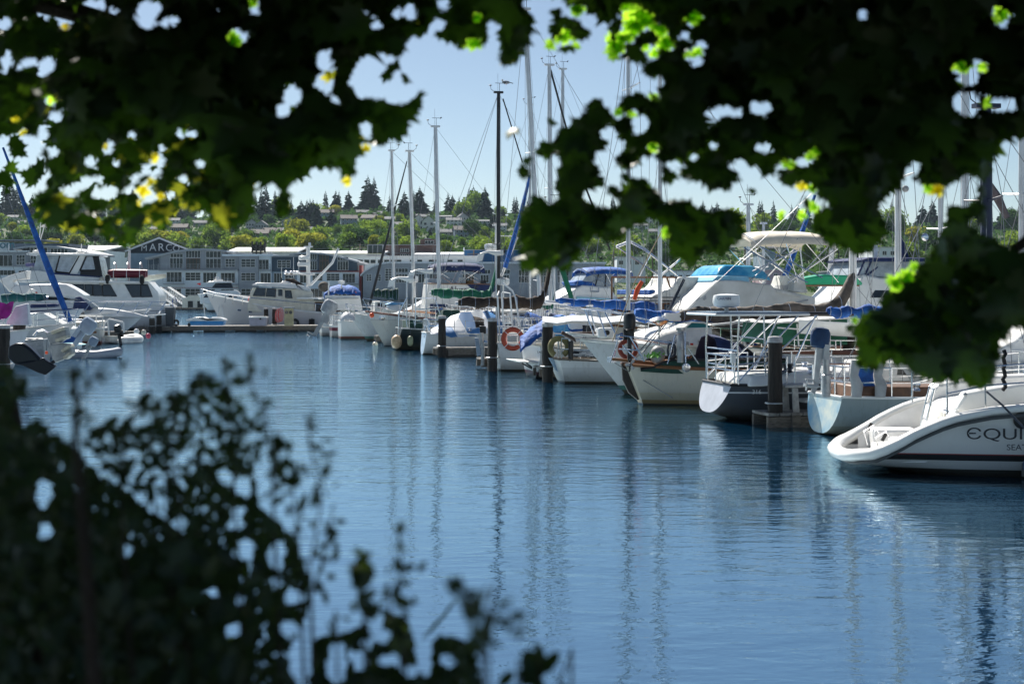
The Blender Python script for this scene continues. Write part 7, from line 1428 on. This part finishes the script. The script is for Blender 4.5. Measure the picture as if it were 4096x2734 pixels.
class Leaves:
    def __init__(s): s.v = []; s.f = []; s.mi = []
    def leaf(s, c, a, b, size, shape, mi, curl=.12):
        """c centre, a/b in-plane unit axes"""
        n_ = a.cross(b); o = len(s.v); s.v.append(tuple(c - n_*size*curl*.5)); k = len(shape)
        for x, y in shape: s.v.append(tuple(c + a*(x*size) + b*(y*size) + n_*(size*curl*(x*x*2+y*y))))
        for i in range(k): s.f.append((o, o+1+i, o+1+(i+1) % k)); s.mi.append(mi)
    def build(s, name, mats, parent):
        inv = parent.matrix_basis.inverted(); me = bpy.data.meshes.new(name); me.from_pydata([tuple(inv @ Vector(p)) for p in s.v], [], s.f)
        for m in mats: me.materials.append(m)
        me.polygons.foreach_set('material_index', s.mi); me.polygons.foreach_set('use_smooth', [True]*len(s.f)); me.update()
        o = bpy.data.objects.new(name, me); col.objects.link(o); o.parent = parent; return o
CW = 8; GW, GH = 4096//CW+60, 2734//CW+60; OFF = 30      # coarse coverage grid of the foliage region
def inside(p, poly):
    x, y = p; r = False; j = len(poly)-1
    for i in range(len(poly)):
        xi, yi = poly[i]; xj, yj = poly[j]
        if (yi > y) != (yj > y) and x < (xj-xi)*(y-yi)/(yj-yi)+xi: r = not r
        j = i
    return r
def raster(polys, holes):
    g = bytearray(GW*GH)
    def fill(poly, val):
        ys = [p[1] for p in poly]
        for gy in range(max(0, int(min(ys)/CW)+OFF-1), min(GH, int(max(ys)/CW)+OFF+2)):
            y = (gy-OFF+.5)*CW; xsn = []; j = len(poly)-1
            for i in range(len(poly)):
                xi, yi = poly[i]; xj, yj = poly[j]
                if (yi > y) != (yj > y): xsn.append((xj-xi)*(y-yi)/(yj-yi)+xi)
                j = i
            xsn.sort()
            for a, b in zip(xsn[::2], xsn[1::2]):
                for gx in range(max(0, int(a/CW+OFF+.5)), min(GW, int(b/CW+OFF+.5))): g[gy*GW+gx] = val
    for p in polys: fill(p, 1)
    for p in holes: fill(p, 2)
    return g
def ellp(u, v, a, b=None, n=9, seed=0):
    q = random.Random(int(u*7+v)); b = (b or a)*(1 if seed else 1.3); a = a*(1 if seed else 1.3); return [(u+a*cos(2*pi*i/n)*q.uniform(.75,1.2), v+b*sin(2*pi*i/n)*q.uniform(.75,1.2)) for i in range(n)]
def grow(L_, g, cover, rs, size, depth, shape, tries, tgt, tol=.1, mats=(0,.35), yel=None, flat=.55, reg=None):
    """fill region g with leaves hung in a volume (depth range); cover = cells already hidden"""
    cells = [i for i in range(GW*GH) if g[i] == 1 and (reg is None or reg((i % GW-OFF)*CW, (i//GW-OFF)*CW))]
    if not cells: return
    done = sum(1 for i in cells if cover[i]); n_ = 0
    for _ in range(tries):
        if done >= tgt*len(cells): break
        i = cells[rs.randrange(len(cells))]
        if cover[i] and rs.random() < .93: continue
        u = (i % GW-OFF+.5)*CW+rs.uniform(-30,30); v = (i//GW-OFF+.5)*CW+rs.uniform(-30,30); ok = False
        for att in range(7):
            Y = rs.uniform(*depth); sz = rs.uniform(*size)*(1-.09*att)
            nrm = Vector((rs.gauss(0, flat), -1, rs.gauss(0, flat)+.35)).normalized(); a = Vector((0,0,1)).cross(nrm).normalized()
            a = Matrix.Rotation(pi+rs.gauss(0, .9), 3, nrm) @ a; b = nrm.cross(a); c = P(u, v, Y); px = []
            for x, y in shape:
                q = c+a*(x*sz)+b*(y*sz); px.append((2048+q.x/q.y*FPX, VH-(q.z-HC)/q.y*FPX))
            bad = 0
            for x, y in px+[((x1+u)/2, (y1+v)/2) for x1, y1 in px[::2]]+[((a0+a1)/2, (b0+b1)/2) for (a0, b0), (a1, b1) in zip(px, px[1:])]+[(u*.7+x1*.3, v*.7+y1*.3) for x1, y1 in px[1::2]]:
                gx = int(x/CW+OFF); gy = int(y/CW+OFF)
                if not (0 <= gx < GW and 0 <= gy < GH): continue
                q_ = g[gy*GW+gx]; bad += 1 if q_ == 0 else (99 if q_ == 2 else 0)
            if bad <= tol*len(px)*2.2: ok = True; break
            u += rs.uniform(-22,22); v += rs.uniform(-22,22)
        if not ok: continue
        if Y > 3.5 and shape is MAPLE and shades(c, sz): continue
        mi = mats[0] if rs.random() > mats[1] else 1
        if yel and sz < .10 and yel(u, v, rs): mi = 2
        L_.leaf(c, a, b, sz, shape, mi, rs.uniform(-.25,.25)); n_ += 1
        ys = [p[1] for p in px]
        for gy in range(max(0, int(min(ys)/CW)+OFF), min(GH, int(max(ys)/CW)+OFF+1)):
            y = (gy-OFF+.5)*CW; xsn = []; j = len(px)-1
            for k in range(len(px)):
                xi, yi = px[k]; xj, yj = px[j]
                if (yi > y) != (yj > y): xsn.append((xj-xi)*(y-yi)/(yj-yi)+xi)
                j = k
            xsn.sort()
            for xa, xb in zip(xsn[::2], xsn[1::2]):
                for gx in range(max(0, int(xa/CW+OFF+.5)), min(GW, int(xb/CW+OFF+.5))):
                    k = gy*GW+gx
                    if not cover[k]:
                        cover[k] = 1
                        if g[k] == 1: done += 1
    return n_
A_ = [(-230,-230),(2158,-230),(2158,36),(2134,119),(2116,173),(2075,262),(2057,277),(2021,274),(1973,298),(1973,238),(1926,232),(1872,215),(1818,209),(1795,173),(1765,161),(1729,179),(1735,143),(1687,125),(1681,179),(1672,286),(1660,330),(1696,352),(1690,420),(1681,465),(1634,536),(1598,584),(1562,554),(1520,602),(1470,580),(1425,626),(1430,700),(1428,739),(1395,715),(1380,750),(1348,727),(1362,690),(1342,661),(1300,697),(1275,656),(1222,691),(1192,727),(1180,799),(1168,864),(1120,882),(1097,864),(1102,775),(1097,673),(1067,709),(1043,745),(1013,799),(1022,834),(1001,882),(930,930),(882,918),(842,880),(822,834),(760,850),(697,846),(680,905),(640,925),(560,915),(540,960),(517,1000),(480,985),(430,950),(340,935),(245,930),(197,918),(137,864),(130,770),(60,745),(-230,790)]
B_ = [(2158,-230),(4330,-230),(4330,560),(4096,560),(4040,570),(3985,620),(3955,700),(3950,940),(4030,1000),(4330,1000),(4330,1330),(4096,1302),(4039,1317),(4013,1404),(3983,1506),(3937,1572),(3901,1583),(3886,1547),(3855,1557),(3845,1527),(3779,1521),(3758,1552),(3743,1526),(3666,1506),(3561,1441),(3536,1487),(3485,1487),(3398,1477),(3434,1420),(3439,1364),(3352,1415),(3408,1349),(3367,1323),(3403,1278),(3459,1252),(3536,1216),(3537,1195),(3476,1167),(3537,1120),(3607,1087),(3644,1055),(3728,1045),(3705,1000),(3756,961),(3780,880),(3790,810),(3720,780),(3690,745),(3650,720),(3605,733),(3560,775),(3523,793),(3527,877),(3560,896),(3551,952),(3504,980),(3448,1027),(3406,1055),(3397,999),(3350,980),(3261,1003),(3299,957),(3243,929),(3233,877),(3205,807),(3232,765),(3125,745),(3100,690),(3043,760),(2987,860),(2987,900),(2966,966),(2890,1012),(2859,1079),(2823,1012),(2783,1079),(2752,1068),(2701,1038),(2665,1028),(2675,930),(2640,880),(2558,880),(2517,930),(2482,971),(2412,976),(2380,958),(2366,895),(2345,900),(2342,958),(2336,1029),(2309,1047),(2282,1105),(2246,1096),(2220,1056),(2179,1105),(2148,1105),(2130,1087),(2068,1096),(2077,1016),(2077,945),(2063,876),(2093,834),(2122,793),(2075,781),(2057,733),(2057,685),(2081,644),(2099,602),(2069,536),(2033,566),(2003,560),(2003,536),(2033,513),(2045,477),(2116,477),(2140,429),(2182,465),(2254,441),(2313,471),(2349,441),(2334,381),(2373,399),(2385,346),(2432,381),(2468,387),(2522,381),(2540,358),(2611,387),(2629,334),(2569,310),(2563,256),(2480,238),(2450,268),(2426,209),(2432,107),(2468,30),(2420,89),(2373,137),(2337,179),(2301,220),(2248,229),(2230,197),(2176,208),(2182,137),(2194,77)]
HO_ = [[(1419,286),(1443,238),(1526,220),(1574,238),(1526,280),(1503,310),(1515,370),(1509,393),(1437,393),(1407,316)],[(1520,370),(1568,322),(1592,334),(1616,345),(1690,330),(1660,352),(1628,411),(1580,411),(1532,393)],[(1600,240),(1665,225),(1668,290),(1610,280)],
    [(1932,215),(1960,140),(2000,190),(2003,215)],[(1443,530),(1460,490),(1484,505),(1478,550)],[(1140,400),(1155,340),(1180,345),(1200,395),(1180,420),(1140,415)],ellp(1130,438,16),[(540,45),(570,5),(600,20),(625,0),(640,30),(610,85),(590,118),(560,95)],[(290,60),(330,20),(400,0),(425,20),(350,45),(300,75)],[(150,30),(165,0),(215,15),(210,50),(160,65)],ellp(252,62,20,26),ellp(683,88,18,14),ellp(18,95,22,16),ellp(1293,240,18,26),ellp(1297,345,16),
    [(70,280),(100,245),(155,240),(130,255),(85,270)],ellp(185,265,18,20),ellp(15,265,22,20),ellp(210,45,10),ellp(22,222,14),[(2922,644),(2976,650),(2970,685),(2925,675)],ellp(3008,700,25,22),[(2936,735),(2980,745),(2982,800),(2960,864),(2940,810)],[(2833,800),(2870,770),(2925,775),(2915,820),(2850,846)],[(2770,740),(2810,735),(2821,790),(2795,834),(2767,790)],[(2690,740),(2735,727),(2752,745),(2720,804),(2692,790)],
    [(2640,760),(2670,735),(2690,760),(2660,810)],[(2600,700),(2630,690),(2640,730),(2610,745)],ellp(3849,772,38,36),ellp(3868,310,32,22),ellp(3850,415,22,32),ellp(3890,430,14,32),ellp(3985,420,26,22),ellp(4035,420,20,20),[(2815,440),(2850,455),(2900,430),(2934,432),(2930,455),(2870,468),(2845,492)],[(3000,415),(3020,412),(3045,435),(3080,410),(3089,440),(3020,453)],ellp(3449,58,20),
    ellp(2113,514,17),ellp(2165,520,20,28),ellp(2203,530,18,24),ellp(2110,585,22,26),ellp(2270,485,14),ellp(2440,410,14),ellp(2434,537,18),ellp(2472,585,16,18),ellp(2568,492,20),ellp(2400,630,18,22),ellp(2425,650,18),ellp(2452,695,22,26),ellp(2605,675,28,30),ellp(2361,782,20,16),ellp(2395,795,18,20),ellp(2220,645,16),ellp(2160,680,22,38),ellp(2200,710,20,20),ellp(2115,745,40,18),ellp(2205,785,18),ellp(2495,750,12),ellp(2440,810,18),ellp(1640,52,14,24),ellp(1750,102,18),ellp(1775,18,18,14),ellp(1978,112,14),ellp(2120,20,22,20),ellp(2238,15,16),ellp(2290,52,20,22),ellp(2357,85,20),ellp(1650,190,12,22),
    ellp(2700,665,14),ellp(2770,625,13),ellp(60,420+140,22,18),ellp(360,648,14),ellp(285,765,22,14),ellp(440,770,20,14),ellp(220,608,12),ellp(350,725,18,14),ellp(3640,690,12),ellp(3420,690,14,18)]
SP_ = [(-20,560),(80,540),(170,600),(180,760),(130,770),(-20,775)]   # thin, half open corner
rs = random.Random(77)
r4 = random.Random(9)
for _ in range(46): HO_.append(ellp(r4.uniform(30,1650), r4.uniform(20,800), r4.uniform(7,13), None, 8))
for _ in range(30): HO_.append(ellp(r4.uniform(30,820), r4.uniform(520,880), r4.uniform(7,13), None, 8))
for _ in range(60): HO_.append(ellp(r4.uniform(2200,4080), r4.uniform(20,960), r4.uniform(7,14), None, 8))
for _ in range(14): HO_.append(ellp(r4.uniform(3500,4080), r4.uniform(1080,1500), r4.uniform(6,11), None, 8))
left = thing('maple_tree', 'leafy maple whose dark shaded branches hang over the upper left of the view', 'tree', (-3.6, 2.6, .6)); right = thing('maple_tree', 'leafy maple whose dark shaded branches hang over the upper right of the view', 'tree', (3.7, 3.1, .6))
LM.append(leaf_mat('maple_leaf_sunlit', (.06,.13,.015), (.10,.18,.02), .7, (.38,.66,.035)))  # brighter leaf copy for the glow spots, backlight put into its colour
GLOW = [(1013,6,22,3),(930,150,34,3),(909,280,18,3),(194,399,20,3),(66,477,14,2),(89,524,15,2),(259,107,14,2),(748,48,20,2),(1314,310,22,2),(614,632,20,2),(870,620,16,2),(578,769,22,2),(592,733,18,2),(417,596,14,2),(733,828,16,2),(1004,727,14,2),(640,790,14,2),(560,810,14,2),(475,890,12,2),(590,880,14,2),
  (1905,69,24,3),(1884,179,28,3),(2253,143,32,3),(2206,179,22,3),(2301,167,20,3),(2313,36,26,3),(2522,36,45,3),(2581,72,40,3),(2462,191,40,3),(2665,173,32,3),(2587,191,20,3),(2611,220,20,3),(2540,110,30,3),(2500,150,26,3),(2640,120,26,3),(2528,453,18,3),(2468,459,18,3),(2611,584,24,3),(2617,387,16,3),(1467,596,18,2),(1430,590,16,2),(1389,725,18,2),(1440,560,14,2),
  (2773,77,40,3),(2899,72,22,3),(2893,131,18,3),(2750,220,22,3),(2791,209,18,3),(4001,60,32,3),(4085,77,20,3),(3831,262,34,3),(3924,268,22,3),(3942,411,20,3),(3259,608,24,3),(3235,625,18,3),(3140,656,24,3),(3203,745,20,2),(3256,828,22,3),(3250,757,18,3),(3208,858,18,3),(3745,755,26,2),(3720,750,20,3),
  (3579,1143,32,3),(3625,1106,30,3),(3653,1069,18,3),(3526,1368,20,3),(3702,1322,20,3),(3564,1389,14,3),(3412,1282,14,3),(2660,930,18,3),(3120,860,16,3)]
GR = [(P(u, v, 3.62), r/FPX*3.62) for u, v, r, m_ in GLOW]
def shades(c, size):
    for p_, r_ in GR:
        d = c-p_; t = d.dot(sd)
        if t > .04 and (d-sd*t).length < r_*.8+size*.42: return True
    return False
LL = Leaves(); LR = Leaves()
GH_ = [ellp(u, v, r*1.05, None, 8, 1) for u, v, r, m_ in GLOW]
gA = raster([A_], HO_+[SP_]); gB = raster([B_], HO_)
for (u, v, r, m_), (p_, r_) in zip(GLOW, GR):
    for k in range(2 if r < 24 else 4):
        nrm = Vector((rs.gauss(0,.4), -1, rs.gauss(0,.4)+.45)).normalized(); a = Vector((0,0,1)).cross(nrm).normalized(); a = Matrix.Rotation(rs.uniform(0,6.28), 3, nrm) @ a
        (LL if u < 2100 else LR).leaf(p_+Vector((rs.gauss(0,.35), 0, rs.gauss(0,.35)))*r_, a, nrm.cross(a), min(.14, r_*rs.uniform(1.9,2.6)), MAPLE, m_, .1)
for g_ in (gA, gB):
    for (u, v, r, m_) in GLOW:
        for gy in range(int((v-r)/CW)+OFF, int((v+r)/CW)+OFF+1):
            for gx in range(int((u-r)/CW)+OFF, int((u+r)/CW)+OFF+1):
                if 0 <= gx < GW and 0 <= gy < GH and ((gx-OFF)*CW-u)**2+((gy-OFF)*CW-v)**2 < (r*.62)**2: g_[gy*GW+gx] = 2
cov = bytearray(GW*GH); yel = lambda u, v, r: r.random() < (.09 if (u < 800 and v > 560) else (.10 if v > 480 and 1300 < u < 1480 else .012))
sm = lambda u, v: u < 840 and v > 480
grow(LL, gA, cov, rs, (.07,.115), (4.6,6.2), MAPLE, 26000, .93, .12, yel=yel, reg=sm)
grow(LL, gA, cov, rs, (.085,.15), (2.8,3.6), MAPLE, 30000, .96, .06, yel=yel, reg=lambda u, v: not sm(u, v) and u > 300)
grow(LL, gA, cov, rs, (.09,.15), (3.4,4.8), MAPLE, 30000, .95, .10, yel=yel, reg=lambda u, v: not sm(u, v) and u <= 320)
grow(LL, gA, cov, rs, (.04,.09), (2.9,3.6), MAPLE, 24000, .975, .05, yel=yel)
gS = raster([SP_], []); grow(LL, gS, cov, rs, (.06,.09), (4.8,6.2), MAPLE, 400, .45, .3)
grow(LR, gB, cov, rs, (.08,.145), (2.8,3.6), MAPLE, 40000, .96, .06)
grow(LR, gB, cov, rs, (.04,.09), (2.9,3.6), MAPLE, 24000, .975, .05)
for g_ in (gA, gB):
    for i in range(GW*GH):
        if g_[i] == 1 and not cov[i]: g_[i] = 2
c2 = bytearray(GW*GH); grow(LL, gA, c2, rs, (.12,.17), (3.9,5.6), MAPLE, 6000, .9, .06, yel=yel); c2 = bytearray(GW*GH); grow(LR, gB, c2, rs, (.12,.17), (4.0,5.8), MAPLE, 6000, .9, .06)
# unseen rest of both crowns, thickened for shade, with gaps left along sun rays
for i in range(16000):
    y = rs.uniform(1.0, 9.0); top = HC+.2057*y; x = rs.uniform(-6.2, 6.2); z = top+.22+abs(rs.gauss(0, 1.1)); e = ((abs(x)-3.4)/3.6)**2 if abs(x) > 3.4 else 0
    if z > 7.4 or e > .8 or shades(Vector((x, y, z)), .2): continue
    L_ = LL if x < .1 else LR; nrm = Vector((rs.gauss(0,.6), rs.gauss(0,.6)-.3, 1)).normalized(); a = nrm.orthogonal().normalized(); a = Matrix.Rotation(rs.uniform(0,6.28), 3, nrm) @ a
    L_.leaf(Vector((x, y, z)), a, nrm.cross(a), rs.uniform(.15,.24), MAPLE, 0 if rs.random() > .3 else 1, rs.uniform(-.2,.2))
LL.build('crown', LM, left); LR.build('crown', LM, right)
def branch(parent, pts, r0, r1, name='branch'):
    pts = [Vector(p) for p in pts]; q = []; n_ = 14
    for i in range(n_+1):
        t = i/n_*(len(pts)-1); k = min(int(t), len(pts)-2); q.append(lerp(pts[k], pts[k+1], t-k)+Vector((noise.noise((t*3, r0*50, 0)), noise.noise((0, t*3, r0*70)), noise.noise((r0*90, 0, t*3))))*.05)
    return MB().tube(q, [lerp(r0, r1, i/n_) for i in range(n_+1)], 8).build(name, BARK, parent, True)
branch(left, [(-3.6,2.6,.6),(-3.55,2.7,2.6),(-3.3,2.9,4.4),(-3.0,3.2,6.2)], .20, .10, 'trunk'); branch(right, [(3.7,3.1,.6),(3.65,3.2,2.8),(3.4,3.4,4.6),(3.1,3.6,6.4)], .22, .10, 'trunk')
for pts in ([(-3.4,2.85,3.6),(-2.2,3.1,4.1),(-.8,3.3,3.85),(-.2,3.3,3.55)],[(-3.45,2.8,3.2),(-2.4,4.0,3.9),(-1.4,4.8,3.7),(-.9,5.1,3.5)],[(-3.2,3.0,4.8),(-1.8,3.8,5.3),(-.4,4.6,5.1)]): branch(left, pts, .07, .012)
for pts in ([(3.5,3.3,3.7),(2.4,3.4,4.1),(1.2,3.4,3.8),(.35,3.3,3.45)],[(3.5,3.3,3.3),(2.4,3.3,3.5),(1.5,3.3,3.1),(1.15,3.25,2.9)],[(3.2,3.5,5.0),(1.9,4.2,5.4),(.6,4.8,5.2)]): branch(right, pts, .07, .012)
# bank shrubs
S1 = [(-230,1440),(20,1450),(110,1519),(128,1655),(213,1715),(315,1800),(374,1859),(476,1944),(595,2012),(646,2063),(706,1927),(808,1842),(1021,1825),(1038,2012),(1131,2097),(1191,2165),(1250,2318),(1225,2489),(1148,2616),(1191,2733),(1191,2950),(-230,2950)]
S1H = [ellp(90,1650,28,45,11,1),ellp(175,1975,26,50,11,1),ellp(180,2120,26,28,11,1),ellp(150,2625,22,32,11,1),ellp(723,2095,22,18,11,1),ellp(945,2098,24,18,11,1),ellp(985,2200,30,40,11,1),ellp(1105,2220,28,55,11,1),ellp(937,2515,34,22,11,1),ellp(1170,2385,32,26,11,1),ellp(900,1912,26,20,11,1),ellp(975,1945,30,34,11,1),ellp(955,2050,20,16,11,1),ellp(1150,2510,26,24,11,1),ellp(510,2200,14,22,11,1),ellp(850,2370,18,16,11,1),ellp(950,2400,18,14,11,1),ellp(1100,2330,16,16,11,1)]
S2 = [(330,1770),(345,1690),(480,1660),(590,1600),(690,1650),(700,1560),(800,1500),(900,1540),(950,1600),(1060,1690),(1080,1800),(1040,1850),(800,1850),(640,2050),(400,1870)]
S3 = [(1215,2950),(1240,2640),(1260,2540),(1370,2530),(1450,2500),(1490,2530),(1560,2440),(1640,2480),(1660,2570),(1700,2540),(1810,2540),(1850,2560),(1900,2570),(1910,2640),(1930,2733),(1930,2950)]
sh1 = thing('bank_shrub', 'dense dark shrub filling the lower left corner, out of focus', 'shrub', (-1.0, 2.4, .8)); sh2 = thing('bank_shrub', 'smaller leafy shrub along the bottom edge right of the dense one', 'shrub', (-.25, 2.2, .75))
K1 = Leaves(); K2 = Leaves(); g = raster([S1], S1H); cv = bytearray(GW*GH)
gi = raster([[(-230,1520),(60,1540),(120,1720),(300,1960),(420,2080),(600,2180),(760,2120),(880,2200),(980,2330),(1040,2500),(1010,2700),(1000,2950),(-230,2950)]], S1H)
grow(K1, gi, cv, rs, (.020,.042), (1.6,2.4), OVATE, 40000, .96, .06); grow(K1, g, cv, rs, (.014,.034), (1.6,2.4), OVATE, 90000, .965, .12); cv = bytearray(GW*GH); grow(K1, gi, cv, rs, (.04,.08), (2.2,3.0), OVATE, 9000, .9, .06)
g2 = raster([S2], []); cv = bytearray(GW*GH); grow(K1, g2, cv, rs, (.010,.024), (1.6,2.3), OVATE, 12000, .66, .3)
g3 = raster([S3], [ellp(1345,2670,30,40),ellp(1440,2640,22,26),ellp(1560,2640,36,16),ellp(1640,2680,22,16),ellp(1700,2620,22,60),ellp(1350,2600,22,22),ellp(1470,2560,18,20),ellp(1530,2540,20,20),ellp(1800,2640,24,18)]); cv = bytearray(GW*GH); grow(K2, g3, cv, rs, (.018,.04), (1.6,2.2), OVATE, 16000, .93, .12)
def sprig(L_, parent, pts, Y, s0=.014, n_=None, stem=.0016, dens=1.25):
    Y *= .8; s0 *= .8
    q = [P(u, v, Y) for u, v in pts]; tot = sum((b-a).length for a, b in zip(q, q[1:])); n_ = int(tot/.0065*dens)
    for i in range(n_):
        t = rs.random()*(len(q)-1); k = min(int(t), len(q)-2); c = lerp(q[k], q[k+1], t-k)+Vector((rs.gauss(0,.009), rs.gauss(0,.012), rs.gauss(0,.006)))
        nrm = Vector((rs.gauss(0,.8), -1, rs.gauss(0,.8))).normalized(); a = nrm.orthogonal().normalized(); a = Matrix.Rotation(rs.uniform(0,6.28), 3, nrm) @ a
        L_.leaf(c, a, nrm.cross(a), s0*rs.uniform(.7,1.9), OVATE, 0, .1)
    return q
stems = []
for L_, pr, pts, Y, s0 in [(K1,sh1,[(885,1435),(905,1560),(930,1830)],2.3,.018),(K1,sh1,[(985,1445),(1012,1560),(1062,1640),(1085,1820)],2.2,.014),(K1,sh1,[(560,1590),(500,1760),(480,1960)],2.1,.020),(K1,sh1,[(800,1480),(760,1600),(700,1800)],2.2,.016),(K1,sh1,[(700,1540),(690,1700),(660,1900)],2.2,.018),(K1,sh1,[(620,1600),(600,1760)],2.3,.016),
    (K1,sh1,[(1180,1845),(1170,1950),(1195,2180)],2.2,.020),(K1,sh1,[(1232,1680),(1243,1790),(1262,1880),(1285,2000),(1240,2260)],2.1,.012),(K1,sh1,[(1330,2050),(1300,2200),(1240,2400)],2.2,.014),(K1,sh1,[(1100,1720),(1110,1850),(1090,2000)],2.2,.018),(K1,sh1,[(300,1450),(310,1640),(330,1800)],2.0,.014),(K1,sh1,[(420,1460),(330,1560),(290,1700)],1.9,.014),(K1,sh1,[(270,1470),(290,1520)],2.0,.018),
    (K2,sh2,[(1445,2220),(1450,2330),(1462,2540)],2.1,.022),(K2,sh2,[(1400,2250),(1450,2310)],2.1,.014),(K2,sh2,[(1592,2100),(1600,2200),(1612,2290),(1570,2360),(1620,2450)],2.1,.015),(K2,sh2,[(1550,2320),(1560,2440),(1600,2560)],2.1,.020),(K2,sh2,[(1838,2300),(1870,2390),(1900,2500),(1930,2640)],1.7,.018),(K2,sh2,[(1985,2330),(1960,2430),(1950,2540)],1.5,.026),(K2,sh2,[(2080,2480),(1990,2470),(1950,2460)],1.6,.014),(K2,sh2,[(1340,2440),(1345,2560)],2.1,.012),
    (K2,sh2,[(2150,2615),(2158,2660),(2155,2760)],2.1,.030),(K2,sh2,[(2070,2635),(2072,2760)],2.1,.022),(K2,sh2,[(2286,2600),(2288,2612)],2.1,.022),(K2,sh2,[(2290,2590),(2240,2720),(2230,2800)],2.1,.006)]:
    q = sprig(L_, pr, pts, Y, s0); stems.append((pr, q))
c = P(1765,2470,2.1); K2.leaf(c, Vector((.6,0,.8)), Vector((-.7,0,-.7)), .065, MAPLE, 0)
for _ in range(1800):   # lower growth down to the bank, below the picture
    x = rs.uniform(-1.5,.3); y = rs.uniform(1.6,3.0); z = rs.uniform(.8,HC-.30*y); nrm = Vector((rs.gauss(0,1), rs.gauss(0,1), .6)).normalized(); a = nrm.orthogonal().normalized(); (K1 if x < -.35 else K2).leaf(Vector((x, y, z)), a, nrm.cross(a), rs.uniform(.05,.1), OVATE, 0)
K1.build('foliage', SM, sh1); K2.build('foliage', SM, sh2)
for pr in (sh1, sh2):
    b = MB()
    for p_, q in stems:
        if p_ is pr: e = q[-1]; b.tube([*q, Vector((e.x*.95, e.y, e.z-.35)), Vector((e.x*.8-.1, e.y+.05, .7))], [.0015]*len(q)+[.004,.007], 5)
    b.build('stem', BARK, pr, True)
if True:   # dark thick leaning stem in the lower left corner
    MB().tube([P(30,1480,2.6), P(60,1700,2.6), P(100,2200,2.5), P(160,3000,2.4)], [.008,.014,.02,.025], 8).build('stem', BARK, sh1, True)

# ------------------------------------------------------------------ haze between here and the far hill
hz_ = MB().box((0, 1480, 46), (4400, 3100, 103)).build('haze', mat('haze_empty', (1,1,1)), smooth=False)
hm = bpy.data.materials.new('haze_air'); hm.use_nodes = True; hn = hm.node_tree
for nd in list(hn.nodes):
    if nd.type != 'OUTPUT_MATERIAL': hn.nodes.remove(nd)
pv = hn.nodes.new('ShaderNodeVolumePrincipled'); pv.inputs['Color'].default_value = (.62,.80,1,1); pv.inputs['Density'].default_value = .00004; pv.inputs['Anisotropy'].default_value = .2
hn.links.new(pv.outputs[0], hn.nodes['Material Output'].inputs['Volume']); hz_.data.materials.clear(); hz_.data.materials.append(hm); tag(hz_, kind='stuff')
hz_['label'] = 'thin blue summer haze over the water and the far hill'; hz_['category'] = 'haze'
